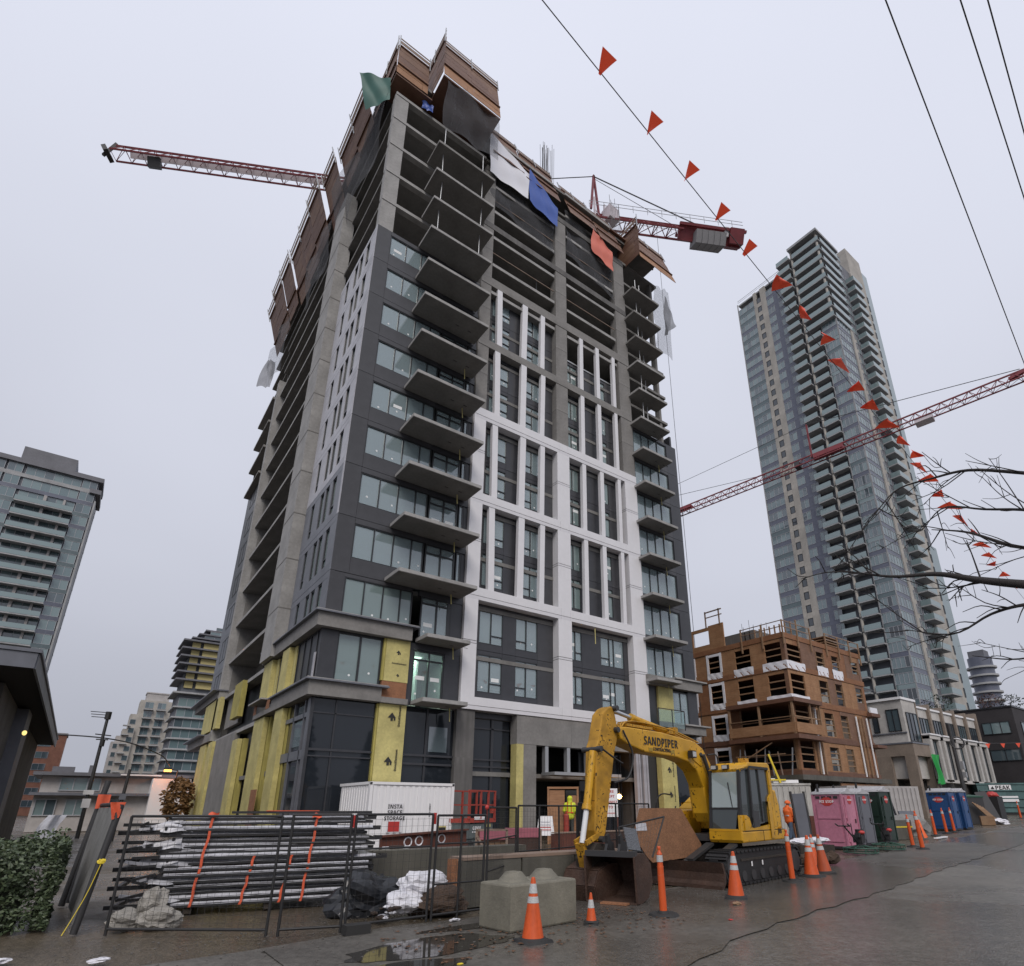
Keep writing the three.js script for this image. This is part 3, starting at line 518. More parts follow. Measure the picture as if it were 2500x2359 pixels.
// seam between the two lays of asphalt, found on the picture's ground: a shallow curve
const SEAM = [[2.2, -3.2], [4.4, -4.1], [5.6, -4.9], [7.6, -5.6], [10.4, -6.15], [14.5, -6.7], [19, -7.4], [24, -8.1], [31, -9.0], [42, -10.6], [60, -13], [110, -20]];
const seamZ = (x) => { for (let i = 0; i < SEAM.length - 1; i++) if (x <= SEAM[i + 1][0]) return mix(SEAM[i][1], SEAM[i + 1][1], clamp((x - SEAM[i][0]) / (SEAM[i + 1][0] - SEAM[i][0]))); return -20; };
const XR = Array.from({ length: 90 }, (_, i) => 2.2 + i * 0.55 + Math.max(0, i - 40) * 1.2);
struct('road_patch', strip(XR, (x) => ROADZ(x) - 1.0 + 0.1 * Math.sin(x * 3), (x) => seamZ(x) + 0.06 * Math.sin(x * 4.1) + 0.04 * Math.sin(x * 11), 0.0), M.asphalt);
mat('seam', [0.26, 0.25, 0.235], 0.9);
function puddle(x, z, rx, rz, s, lift = 0.006) {
  const sh = new THREE.Shape(); for (let i = 0; i <= 40; i++) { const a = i / 40 * Math.PI * 2, k = 0.75 + 0.55 * (fbm(0.5 + 0.3 * Math.cos(a) + s * 0.11, 0.5 + 0.3 * Math.sin(a), 8, 3, s) - 0.3), X = Math.cos(a) * rx * k, Y = Math.sin(a) * rz * k; i ? sh.lineTo(X, Y) : sh.moveTo(X, Y); }
  const g = new THREE.ShapeGeometry(sh, 12).rotateX(-Math.PI / 2); return struct('puddle', g, M.puddle, [x, gy(x) + lift, z]);
}
puddle(3.9, -7.5, 1.4, 0.6, 3); puddle(3.0, -6.7, 1.1, 0.35, 4); puddle(4.9, -8.35, 0.8, 0.2, 14);

// ---------- generic far windows: a frame and separate panes, geometry shared between equals ----------
const winCache = new Map();
function farWindow(parent, w, h, n, gms, fm, place, f = 0.07) {
  const key = [w, h, n, f].map((v) => v.toFixed(2)).join(); let c = winCache.get(key);
  if (!c) {
    const fr = [bx(w, f, 0.1, 0, f / 2, 0), bx(w, f, 0.1, 0, h - f / 2, 0)]; for (let i = 0; i <= n; i++) fr.push(bx(f, h - 2 * f, 0.1, -w / 2 + (w * i) / n + (i === 0 ? f / 2 : i === n ? -f / 2 : 0), h / 2, 0));
    c = [merge(fr), bx(w / n - f * 0.6, h - 2 * f, 0.03, 0, h / 2, -0.02)]; winCache.set(key, c);
  }
  const m = part('window', c[0], fm, parent, place[0], place[1] ? [0, place[1], 0] : undefined);
  for (let i = 0; i < n; i++) part('pane', c[1], Array.isArray(gms) ? pick(gms) : gms, m, [-w / 2 + (w * (i + 0.5)) / n, 0, 0]);
  return m;
}
mat('far_glass_a', [0.07, 0.1, 0.115], 0.06, { physical: true, ior: 2.1 });
mat('far_glass_b', [0.12, 0.175, 0.19], 0.08, { physical: true, ior: 2.0 });
mat('far_glass_c', [0.17, 0.235, 0.245], 0.1, { physical: true, ior: 1.9 });
mat('far_glass_dark', [0.035, 0.045, 0.055], 0.05, { physical: true, ior: 1.8 });
mat('spandrel_blue', [0.145, 0.16, 0.215], 0.35, { map: retex(T.mottle, 12) });
mat('spandrel_teal', [0.14, 0.19, 0.21], 0.35, { map: retex(T.mottle, 12) });
mat('beige_wall', [0.5, 0.475, 0.43], 0.75, { map: retex(T.mottle, 9) });
mat('pale_wall', [0.52, 0.5, 0.49], 0.8, { map: retex(T.mottle, 9) });
mat('grey_wall', [0.17, 0.175, 0.2], 0.6, { map: retex(T.mottle, 9) });
mat('slab_pale', [0.42, 0.43, 0.44], 0.8, { map: retex(T.mottle, 9) });
mat('far_frame', [0.34, 0.36, 0.39], 0.5);
mat('far_rail', [0.2, 0.27, 0.28], 0.08, { physical: true, ior: 1.8 });
mat('recess', [0.12, 0.13, 0.15], 0.8);
const FG = [M.far_glass_a, M.far_glass_b, M.far_glass_b, M.far_glass_c];
// ---------- tall glass tower on the right ----------
{
  const t = thing('glass_tower', 'tall blue glass apartment tower with stacked balconies and beige strips', 'apartment tower', [103.1, 0, -38.4]);
  const S = 2.62, TOP = 119.3, L = -Math.PI / 2, base = 2;
  part('wall', [box(0.6, 24, 0, 113, -20.8, -0.6), box(0.6, 8, 113, 118.6, -8.6, -0.6)], M.recess, t);
  part('roof', [box(0.2, 24, 115.6, 116.0, -20.8, -9), box(-1.6, 7.8, 118.7, 119.3, -6.4, 0.4), box(-1.4, 6, 116.6, 117.0, -9.5, -6.4)], M.slab_pale, t);
  part('roof_rail', [bar([0, 117, -9.6], [0, 117, -20.8], 0.07), bar([0, 116.5, -9.6], [0, 116.5, -20.8], 0.05)], M.far_frame, t);
  part('beige_strip', [box(-0.12, 0.5, 0, 115.9, -16.7, -15.95), box(-0.12, 0.5, 0, 115.9, -14.9, -13.6)], M.beige_wall, t);
  part('beige_strip', [box(5.6, 7.4, 0, 96, -0.5, 0.2)], M.beige_wall, t);
  part('beige_wall', [box(13.4, 20.2, 0, 124.5, -9, 0.05)], M.beige_wall, t);
  part('grey_wall', [box(7.4, 13.4, 0, 117, -9, -0.25)], M.grey_wall, t);
  part('end_wall', [box(20.6, 24.2, 56, 123, -9, -0.4), box(20.6, 25.4, 16, 51, -9, -0.4)], M.far_glass_c, t);
  part('corner_fin', [box(-0.06, 0.06, 0, 95.6, -0.08, 0.08), box(-0.1, 0.05, 0, 95.6, -3.1, -3.0), box(-0.15, 0.1, 0, 116, -20.95, -20.8)], M.slab_pale, t);
  for (let k = 1; k < 45; k++) {
    const y = TOP - k * S; if (y < base) break;
    const hi = y > 95.2;
    if (y < 113.3) {
    part('spandrel', box(-0.04, 0.5, y, y + 0.9, -20.78, -16.72), pick([M.spandrel_blue, M.spandrel_teal]), t);
    farWindow(t, 4.0, S - 0.95, 4, FG, M.far_frame, [[-0.03, y + 0.92, -18.75], L]);
    part('beige_strip', box(-0.12, 0.5, y + 2.3 - S + S * 0, y + 0.75, -15.94, -14.91), M.beige_wall, t).position.y = 0.0;
    farWindow(t, 0.95, 1.5, 1, [M.far_glass_dark], M.mullion, [[-0.06, y + 0.78, -15.42], L]);
    part('spandrel', box(-0.05, 0.5, y, y + 0.8, -13.58, -9.4), M.spandrel_blue, t);
    part('spandrel', box(-0.05, 0.5, y + 0.81, y + S - 0.01, -11.9, -10.9), M.spandrel_blue, t);
    farWindow(t, 1.65, S - 0.85, 2, FG, M.far_frame, [[-0.03, y + 0.82, -12.75], L]);
    farWindow(t, 1.45, S - 0.85, 2, FG, M.far_frame, [[-0.03, y + 0.82, -10.15], L]);
    }
    // balconies
    if (y < 117) {
      part('balcony', [box(-1.5, 0.5, y - 0.22, y, -9.4, -6.5)], M.slab_pale, t);
      part('balcony_railing', [box(-1.5, -1.46, y + 0.02, y + 1.0, -9.4, -6.5), box(-1.46, 0, y + 0.02, y + 1.0, -9.4, -9.36)], M.far_rail, t);
      part('balcony', [box(-0.9, 0.5, y - 0.22, y, -5.9, hi ? 0.2 : -3.05)], M.slab_pale, t);
      part('balcony_railing', box(-0.9, -0.86, y + 0.02, y + 1.0, -5.9, hi ? 0.2 : -3.05), M.far_rail, t);
    }
    part('pier', rod([-0.5, y, -6.15], [-0.5, y + S - 0.23, -6.15], 0.26, 0.26, 10), M.beige_wall, t);
    if (hi) {
      part('pier', rod([-0.5, y, -0.35], [-0.5, y + S - 0.23, -0.35], 0.26, 0.26, 10), M.beige_wall, t);
      part('balcony', box(0.52, 7.4, y - 0.22, y, -0.6, 0.25), M.slab_pale, t); part('balcony_railing', box(0.0, 7.4, y + 0.02, y + 1.0, 0.21, 0.25), M.far_rail, t);
    } else {
      part('spandrel', box(-0.04, 0.5, y, y + 0.75, -2.98, -0.1), pick([M.spandrel_blue, M.spandrel_teal, M.far_glass_c]), t);
      farWindow(t, 2.85, S - 0.8, 4, y < 36 ? [M.far_glass_dark, M.far_glass_b, M.far_glass_b] : FG, M.far_frame, [[-0.03, y + 0.77, -1.55], L]);
      part('spandrel', box(0.1, 5.55, y, y + 0.75, -0.5, 0.02), M.spandrel_blue, t);
      farWindow(t, 5.4, S - 0.8, 5, FG, M.far_frame, [[2.85, y + 0.77, 0.02]]);
      farWindow(t, 0.5, 1.7, 1, [M.far_glass_dark], M.far_frame, [[6.9, y + 0.6, 0.21]]);
    }
    farWindow(t, 1.5, 1.5, 2, FG, M.far_frame, [[8.9, y + 0.8, -0.2]]);
    if (y < 114) {
      part('balcony', box(10.0, 14.2, y - 0.22, y, -0.24, 1.5), M.slab_pale, t);
      part('balcony_railing', [box(10.0, 14.2, y + 0.02, y + 1.0, 1.46, 1.5), box(10.0, 10.04, y + 0.02, y + 1.0, -0.2, 1.46)], M.far_rail, t);
      farWindow(t, 2.8, 2.1, 3, FG, M.far_frame, [[11.8, y + 0.05, -0.2]]);
      farWindow(t, 0.6, 1.7, 1, [M.far_glass_dark], M.mullion, [[20.0, y + 0.5, 0.07]]);
    }
  }
  const r = thing('curved_balcony_tower', 'distant grey tower with curved stacked balconies behind the tall glass tower', 'apartment tower', [203, 0, -57.5]);
  part('wall', new THREE.CylinderGeometry(3, 3, 43, 20).translate(0, 21.5, 0), M.spandrel_blue, r);
  for (let k = 0; k < 16; k++) part('balcony', new THREE.CylinderGeometry(3.7, 3.7, 0.5, 20).translate(0, 4 + k * 2.4, 0), M.slab_pale, r);
  part('roof', box(-2, 2, 43, 45, -2, 2), M.grey_wall, r);
}
// ---------- glass tower on the left edge ----------
{
  const t = thing('glass_tower', 'teal glass apartment tower with long balcony bands at the far left', 'apartment tower', [-9.7, 0, -149.7]);
  part('wall', box(-32, -0.3, 0, 69, -9, -0.6), M.recess, t);
  part('side_wall', [box(-0.3, 0, 0, 64.5, -8.6, -0.1)], M.slab_pale, t);
  part('roof', [box(-32, 0.4, 69.0, 70, -9, 0.3), box(-14, -5, 70, 73.4, -7, -1), box(-1.5, 0.5, 66, 67, -9, 0.5)], M.grey_wall, t);
  const S = 2.9;
  for (let k = 0; k < 24; k++) {
    const y = 69 - (k + 1) * S; if (y < 0) break;
    part('spandrel', box(-32, -0.35, y, y + 0.8, -0.6, -0.2), k < 1 ? M.slab_pale : pick([M.spandrel_teal, M.spandrel_blue]), t);
    farWindow(t, 2.6, S - 0.85, 2, FG, M.far_frame, [[-1.8, y + 0.82, -0.25]]);
    farWindow(t, 9.2, S - 0.85, 6, FG, M.far_frame, [[-7.9, y + 0.82, -0.5]]);
    for (const x of [-14.2, -17, -20, -23.5, -27]) farWindow(t, 2.4, S - 0.85, 2, FG, M.far_frame, [[x, y + 0.82, -0.25]]);
    part('side_wall', box(0.01, 0.08, y + 0.1, y + S - 0.1, -7.5, -6), M.far_glass_dark, t);
    if (k > 1) { part('balcony', box(-12.6, -3.2, y - 0.25, y + 0.0, -0.2, 1.5), M.slab_pale, t); part('balcony_railing', box(-12.6, -3.2, y + 0.05, y + 1.0, 1.44, 1.5), M.far_rail, t);
      part('pier', [box(-8.4, -7.9, y, y + S - 0.25, -0.5, 0.4), box(-5.2, -4.8, y, y + S - 0.25, -0.5, 0.3)], M.pale_wall, t); }
  }
}
mat('yellow_pale', [0.5, 0.43, 0.2], 0.8);
// ---------- tower with yellow boards, beige towers, orange block ----------
{
  const t = thing('apartment_tower', 'unfinished distant tower with stepped top and yellow sheathing bands', 'apartment tower', [13, 0, -149]);
  part('wall', [box(0.4, 12, 0, 25, -10, -0.4), box(0.7, 12, 25, 33, -10, -0.6), box(2.5, 12, 33, 39, -10, -0.6)], M.recess, t);
  for (let k = 0; k < 14; k++) { const y = k * 2.2; if (y > 23) break;
    part('floor_slab', box(-0.2, 12, y, y + 0.3, -10, 0.3), M.slab_pale, t);
    if (k > 3) farWindow(t, 9.6, 1.8, 6, y > 18 ? [M.far_glass_b, M.far_glass_c] : [M.far_glass_a, M.recess, M.far_glass_b], M.far_frame, [[5.4, y + 0.32, -0.2]]); }
  part('floor_slab', box(-0.8, 12, 25, 25.35, -10, 0.8), M.slab_pale, t);
  for (let k = 0; k < 6; k++) { const y = 26.4 + k * 1.75;
    part('balcony', box(-0.9, 12, y + 1.45, y + 1.8, -10, 1.0), M.grey_wall, t);
    part('yellow_board', box(1.0, 2.6, y, y + 1.4, -0.6, -0.2), M.yellow_pale, t); part('yellow_board', box(3.2, 6.2, y, y + 1.4, -0.6, 0.1), M.yellow_pale, t);
    farWindow(t, 3, 1.4, 2, FG, M.far_frame, [[8, y, 0]]); }
  for (let k = 0; k < 3; k++) { part('balcony', box(0.6 + k * 1.2, 12, 37.4 + k * 1.1, 37.7 + k * 1.1, -10, 0.6 - k * 0.4), M.grey_wall, t); farWindow(t, 6, 0.75, 3, FG, M.far_frame, [[6 + k, 37.7 + k * 1.1, -0.2]]); }
  const b = thing('beige_tower', 'beige apartment tower with balcony stacks behind the low white building', 'apartment tower', [11.2, 0, -240]);
  part('wall', [box(0, 9.4, 0, 36, -8, 0), box(-2, 1.5, 0, 31, -6, 1), box(-3.2, 0, 0, 26, -6, 2)], M.beige_wall, b);
  part('roof', [box(1.4, 8, 36, 38.5, -7, -1), box(1.2, 8.2, 38.5, 38.9, -7.2, -0.8)], M.pale_wall, b);
  for (let k = 0; k < 12; k++) { const y = 1 + k * 2.9; for (const x of [2.6, 6.2]) { farWindow(b, 2.4, 2.0, 2, FG, M.far_frame, [[x, y + 0.5, 0.08]]); part('balcony', box(x - 1.4, x + 1.4, y - 0.2, y + 0.1, 0, 1.6), M.slab_pale, b); } if (y < 30) { part('balcony', box(-3.4, -1.4, y - 0.2, y + 0.1, 1, 3), M.slab_pale, b); farWindow(b, 1.6, 1.6, 1, [M.far_glass_a], M.far_frame, [[-1.0, y + 0.6, 2.06 - (y > 25 ? 1 : 0)]]); } }
  const c = thing('beige_tower', 'lower pale apartment block left of the beige tower', 'apartment tower', [5.8, 0, -240]);
  part('wall', [box(0, 4.6, 0, 22, -8, 0), box(1, 4, 22, 24, -7, -1)], M.pale_wall, c);
  for (let k = 0; k < 8; k++) { const y = 1 + k * 2.7; farWindow(c, 1.2, 1.5, 1, [M.far_glass_a], M.far_frame, [[1.2, y, 0.06]]); farWindow(c, 1.2, 1.5, 1, [M.far_glass_a], M.far_frame, [[3.3, y, 0.06]]); }
  const o = thing('brick_block', 'orange brick apartment block beside the dark eave', 'apartment block', [-8.8, 0, -200]);
  part('wall', [box(-8, 4, 0, 19.5, -8, 0)], mat('orange_brick', [0.45, 0.21, 0.14], 0.8, { map: T.mottle }), o);
  part('roof', box(-8.2, 4.2, 19.5, 20, -8.2, 0.2), M.pale_wall, o);
  for (let k = 0; k < 6; k++) farWindow(o, 2.6, 1.6, 2, [M.far_glass_a, M.far_glass_b], M.far_frame, [[0, 2 + k * 2.9, 0.06]]);
}
// ---------- low white building, red roofed house, dark apartment house at the left ----------
{
  const t = thing('flat_building', 'long low white building with a flat dark roof edge behind the panel stack', 'building', [-2.4, 0, -60]);
  part('wall', [box(0, 11, 0, 2.7, -8, 0)], M.pale_wall, t); part('wall', [box(0.2, 8, 2.72, 4.0, -8, -0.4)], M.pale_wall, t);
  part('white_wall', box(7.2, 9.9, 0, 3.9, -3, 1.2), M.white, t);
  part('roof', [box(-0.4, 11.4, 4.0, 4.25, -8.4, 0.3), box(0.6, 2.0, 4.25, 4.7, -2.6, -1), box(2.9, 3.2, 4.25, 4.9, -2, -1.7)], M.grey_wall, t);
  part('canopy', box(-0.3, 7.2, 2.55, 2.75, -0.4, 0.8), M.slate_panel, t);
  part('gutter', box(5.0, 7.8, 4.1, 4.2, 0.31, 0.4), M.white, t);
  for (const x of [0.8, 2.6, 4.6]) farWindow(t, 1.3, 1.2, 2, [M.far_glass_a, M.far_glass_c], M.far_frame, [[x, 1.1, 0.06]]);
  farWindow(t, 2.6, 1.0, 3, [M.far_glass_b, M.far_glass_c], M.far_frame, [[2.6, 2.9, -0.34]]);
  part('sign_board', box(8.3, 9.4, 2.6, 2.68, 1.22, 1.26), M.slate_panel, t);
  const h = thing('house', 'white house with a dark red roof left of the yellow boards', 'house', [8.2, 0, -62]);
  part('wall', box(-0.5, 4, 0, 3.0, -5, 0), M.pale_wall, h);
  part('roof', poly([[-1.4, 2.6], [0.4, 3.7], [4.6, 3.7], [4.6, 2.9]], 5.6).translate(0, 0, -2.5), mat('red_roof', [0.16, 0.045, 0.04], 0.8, { map: T.streak }), h);
  part('window', bx(0.8, 0.9, 0.06, 0.6, 1.7, 0.03), M.far_glass_dark, h);
  const d = thing('apartment_house', 'dark grey apartment house with a wide overhanging eave at the left edge', 'house', [-1.55, 0, -19.94]);
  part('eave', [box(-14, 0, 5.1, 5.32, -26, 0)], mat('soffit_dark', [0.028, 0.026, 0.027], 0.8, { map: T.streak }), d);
  part('fascia', [box(-14, 0.03, 5.0, 5.4, 0.005, 0.06), box(0.005, 0.06, 5.0, 5.4, -26, 0.0), box(-14, 0.1, 5.41, 5.5, -26, 0.1)], M.slate_panel, d);
  part('wall', [box(-14, -0.75, 0, 5.05, -25.5, -3.2)], mat('render_grey', [0.14, 0.135, 0.135], 0.85, { map: T.streak }), d);
  part('chimney', box(-1.6, -0.4, 0, 5.0, -10.5, -8.6), M.grey_wall, d);
  part('balcony_floor', box(-7, -0.5, 2.1, 2.3, -3.2, -1.2), M.concrete_dark, d);
  part('balcony_railing', [box(-7, -0.5, 2.3, 3.15, -1.25, -1.2)], M.black, d);
  for (const x of [-1.9, -4.4]) farWindow(d, 1.5, 1.4, 2, [M.far_glass_dark], M.mullion, [[x, 3.2, -3.17]]);
  const cl = thing('tarpaulin', 'dark blue tarpaulin heaped over clutter on the balcony at the left edge', 'tarpaulin', [-3.3, 2.3, -21.9]);
  part('cover', blob(0.6, 1.5, 0.9, 0.8, 0.35, 5).translate(0, 0.85, 0), mat('navy', [0.015, 0.025, 0.06], 0.6), cl);
  const w = tag(part('hanging_lamp', blob(0.06, 1, 1.2, 1, 0.1, 2, 2), mat('warm_lamp', [0.7, 0.55, 0.2], 0.5, { emissive: new THREE.Color(1, 0.75, 0.25), emissiveIntensity: 1.0 }), null, [-1.6, 3.75, -24.0]), 'small yellow lamp hanging under the dark eave', 'lamp');
}
// ---------- wood framed building ----------
{
  const t = thing('wood_framed_building', 'plywood sheathed apartment building under construction with open window holes and white wraps', 'building', [43.0, 0, -25]);
  const F = [3.96, 6.65, 9.4, 12.1, 14.7], Lr = -Math.PI / 2, PLY = [M.formply_b, mat('ply_brown', [0.33, 0.165, 0.085], 0.75, { map: T.ply, ...bump }), mat('ply_tan', [0.43, 0.25, 0.135], 0.75, { map: T.ply, ...bump })];
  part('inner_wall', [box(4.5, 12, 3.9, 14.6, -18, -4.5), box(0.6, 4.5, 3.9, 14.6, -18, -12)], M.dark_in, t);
  part('ground_wall', [box(0.4, 5.6, 0, 3.7, -20, -3), box(5.6, 13, 0, 3.7, -20, -1.0)], M.concrete_dark, t);
  part('concrete_slab', [box(-1.0, 13, 3.6, 3.96, -20, 0.6)], M.concrete_wet, t);
  part('column', [box(4.6, 5.2, 0, 3.6, -0.2, 0.3), box(-0.4, 0.2, 0, 3.6, -0.8, -0.2), box(8.9, 9.4, 0, 3.6, -0.2, 0.3)], M.concrete_wet, t);
  for (let f = 0; f < 5; f++) { part('floor_band', [box(-0.06, 12.4, F[f] - 0.05, F[f] + 0.38, -0.3, 0.06), box(-0.06, 0.3, F[f] - 0.05, F[f] + 0.38, -14, -0.3)], f < 2 ? M.formply : PLY[1], t); part('floor_slab', box(0.3, 12.3, F[f] - 0.02, F[f] + 0.3, -18, -0.3), M.formply, t); }
  // a wall on a run, with holes; each sheet of plywood its own part
  function wall(len, y0, y1, holes, put, rows = 1) {
    const xs = [...new Set([0, len, ...holes.flatMap((h) => [h[0], h[1]])])].sort((a, b) => a - b);
    for (let i = 0; i < xs.length - 1; i++) { const a = xs[i], b = xs[i + 1], h = holes.find((q) => q[0] <= a + 1e-6 && q[1] >= b - 1e-6);
      const spans = h ? [[y0, h[2]], [h[3], y1]] : [[y0, y1]];
      for (const [p, q] of spans) if (q - p > 0.04) { const n = Math.max(1, Math.round((b - a) / 1.25)); for (let k = 0; k < n; k++) put(a + (b - a) * k / n + 0.008, a + (b - a) * (k + 1) / n - 0.008, p + 0.006, q - 0.006, pick(PLY)); } }
  }
  const front = (a, b, p, q, m) => part('plywood', box(a, b, p, q, -0.12 + rr(-0.006, 0), rr(-0.008, 0.012)), m, t);
  const left = (a, b, p, q, m) => part('plywood', box(rr(-0.012, 0.008), 0.12, p, q, -b, -a), m, t);
  const stud = (geo) => part('stud', geo, M.timber, t);
  const wrapF = (a, b, y0, y1) => part('window_wrap', quadSheet([[a, y0, 0.05], [b, y0, 0.05], [b, y1, 0.05], [a, y1, 0.05]], 14, 8, (u, v) => [0.02 * Math.sin(u * 9 + y0), (v < 0.1 || v > 0.9 ? 0.02 : 0) * Math.sin(u * 7 + a), 0.02 + 0.015 * Math.sin(u * 17 + v * 5)]), M.tarp_white, t);
  const wrapL = (a, b, y0, y1) => part('window_wrap', quadSheet([[-0.05, y0, -b], [-0.05, y0, -a], [-0.05, y1, -a], [-0.05, y1, -b]], 14, 8, (u, v) => [-0.02 - 0.015 * Math.sin(u * 17 + v * 5 + a), (v < 0.1 || v > 0.9 ? 0.02 : 0) * Math.sin(u * 7 + a), 0.02 * Math.sin(u * 9 + y0)]), M.tarp_white, t);
  for (let f = 0; f < 4; f++) {
    const y0 = F[f] + 0.38, y1 = F[f + 1] - 0.05;
    // street face
    const fh = f === 3 ? [[0.35, 2.3, y0 + 0.35, y1 - 0.45], [4.7, 6.0, y0 + 0.4, y1 - 0.45], [7.2, 8.5, y0 + 0.4, y1 - 0.45], [10.6, 11.9, y0 + 0.6, y1 - 0.5]] : f === 2 ? [[0.35, 2.3, y0 + 0.3, y1 - 0.3], [4.5, 6.0, y0 + 0.1, y1 - 0.35], [7.1, 8.4, y0 + 0.1, y1 - 0.35], [10.6, 11.9, y0 + 0.7, y1 - 0.3]] : [[0.3, 2.2, y0 + 0.15, y1 - 0.05], [4.5, 6.0, y0 + 0.1, y1 - 0.35], [7.1, 8.4, y0 + 0.1, y1 - 0.35]];
    wall(12.3, y0, y1, fh, front);
    for (const [a, b, p, q] of fh) { const n = f > 1 ? 2 : 3; for (let k = 1; k <= n; k++) stud(box(a, b, mix(p, q, k / (n + 1)) - 0.05, mix(p, q, k / (n + 1)) + 0.05, -0.1, -0.04)); if (b - a < 1.6) stud([box(a, a + 0.06, p, q, -0.16, 0.02), box(b - 0.06, b, p, q, -0.16, 0.02)]); if (f === 3 && a > 3 && a < 9) wrapF(a - 0.15, b + 0.25, p - 0.75, p + 0.05); }
    // left face
    const lh = f > 1 ? [[0.35, 1.8, y0 + 0.3, y1 - 0.3], [3.2, 4.7, y0 + 0.3, y1 - 0.3], [6.3, 7.5, y0 + 0.4, y1 - 0.3], [9.2, 10.4, y0 + 0.4, y1 - 0.3]] : [[0.25, 4.9, y0 + 0.1, y1 - 0.05], [6.3, 7.5, y0 + 0.5, y1 - 0.4], [9.2, 10.4, y0 + 0.5, y1 - 0.4]];
    wall(13.5, y0, y1, lh, left);
    for (const [a, b, p, q] of lh) {
      if (b - a > 3) { stud([box(0, 0.1, p + 0.5, p + 0.6, -b, -a), box(0, 0.1, p + 1.0, p + 1.08, -b, -a)].slice(f === 1 ? 0 : 1)); for (const s of [a + 0.02, b - 0.12, a + 2.6]) stud(box(0, 0.12, p, s === a + 2.6 ? p + 1.2 : q, -s - 0.1, -s)); continue; }
      for (let k = 1; k <= 2; k++) stud(box(0.03, 0.1, mix(p, q, k / 3) - 0.05, mix(p, q, k / 3) + 0.05, -b, -a));
      if (a > 6) { wrapL(a - 0.2, b + 0.2, p - 0.55, p - 0.02); for (const g of [box(-0.04, 0.02, p - 0.02, q + 0.25, -a, -a + 0.22), box(-0.04, 0.02, p - 0.02, q + 0.25, -b - 0.22, -b), box(-0.05, 0.02, q, q + 0.22, -b, -a)]) part('window_wrap', g, M.tarp_white, t); }
    }
    if (f > 1) { wrapL(3.0, 4.9, y0 - 0.35, y0 + 0.3); wrapL(-0.06, 2.1, y0 - 0.38, y0 + 0.28); wrapF(-0.05, 2.6, y0 - 0.38, y0 + 0.28); }
  }
  // projecting bay decks and ledges at the corner
  for (const f of [1, 2]) { part('bay_deck', [box(-1.1, 0, F[f] - 0.1, F[f] + 0.22, -5.4, 0.8), box(0, 3.0, F[f] - 0.1, F[f] + 0.22, 0.06, 0.8)], M.formply, t); }
  part('balcony_deck', [box(11.8, 13.4, 9.3, 9.6, -2, 0.5), box(11.8, 13.6, 6.6, 6.85, -2, 0.5)], M.formply, t);
  part('wrapped_ledge', box(11.9, 13.2, 9.62, 10.1, 0.3, 0.42), M.tarp_white, t);
  for (const x of [2.5, 2.85, 3.3, 9.6, 10.1, 10.7, 11.5]) part('loose_batten', bx(0.12, 5.0, 0.08, x, 6.6, 0.14, 0, 0, rr(-0.05, 0.03)), pick([M.timber, M.white, M.timber]), t);
  part('bay_panel', [box(-1.06, -0.98, 7.0, 7.75, -5.3, 0.6), box(-0.97, 2.9, 7.0, 7.75, 0.62, 0.7)], PLY[2], t);
  for (const z of [-5.2, -2.4, 0.5]) part('bay_post', box(-1.04, -0.9, F[1] + 0.23, F[2] - 0.1, z - 0.08, z + 0.08), M.timber, t);
  part('bay_post', [box(1.3, 1.44, 7.76, 9.3, 0.5, 0.64), box(2.7, 2.84, 7.76, 9.3, 0.5, 0.64)], M.timber, t);
  part('bay_rail', [bar([-1, 8.2, -5.2], [-1, 8.2, 0.5], 0.1, 0.05), bar([-1, 8.2, 0.58], [2.8, 8.2, 0.58], 0.1, 0.05)], M.timber, t);
  for (let k = 0; k < 7; k++) part('ladder', bar([-0.9 + rr(-0.1, 0.1), 3.97, -4.8 + k * 0.75], [-0.7, 5.9 + rr(-0.2, 0.3), -4.9 + k * 0.75 + rr(-0.3, 0.3)], 0.07), pick([M.timber_grey, M.steel]), t);
  part('scaffold_rail', [bar([-0.95, 4.9, -5], [-0.95, 4.9, 0.4], 0.07), bar([-0.95, 5.5, -5], [-0.95, 5.5, -0.6], 0.07), bar([-0.95, 5.1, -4.4], [-0.9, 6.4, -1.6], 0.08)], M.timber, t);
  // roof parapets, guard rails, upper pop-up
  part('parapet', [box(-0.03, 0.1, 14.75, 15.05, -14, -0.1), box(-0.03, 12.3, 14.75, 15.05, -0.1, 0.03)], PLY[1], t);
  const rail = (pts) => { for (let i = 0; i < pts.length - 1; i++) part('guard_rail', [bar([pts[i][0], 16.05, pts[i][1]], [pts[i + 1][0], 16.05, pts[i + 1][1]], 0.09, 0.05), bar([pts[i][0], 15.55, pts[i][1]], [pts[i + 1][0], 15.55, pts[i + 1][1]], 0.09, 0.05)], M.timber_grey, t); for (const p of pts) part('guard_post', box(p[0] - 0.05, p[0] + 0.05, 14.0, 16.1, p[1] - 0.05, p[1] + 0.05), M.timber, t); };
  rail([[-0.12, -3.8], [-0.12, -1.8], [-0.12, 0.12], [2, 0.12], [4, 0.12]]); rail([[6.5, 0.12], [8.6, 0.12], [10.6, 0.12], [12.4, 0.12]]);
  part('pop_up_wall', [box(0.0, 0.12, 14.76, 17.3, -7.2, -5.6), box(0.0, 0.12, 14.76, 15.6, -12, -7.2), box(0.0, 0.12, 16.9, 17.2, -12, -7.2), box(0.0, 0.12, 15.6, 16.9, -12, -9)], PLY[2], t);
  part('pop_up_stud', Array.from({ length: 12 }, (_, k) => box(3.0, 3.1, 14.8, 16.8, -6 + k * 0.5, -5.9 + k * 0.5)), M.timber, t);
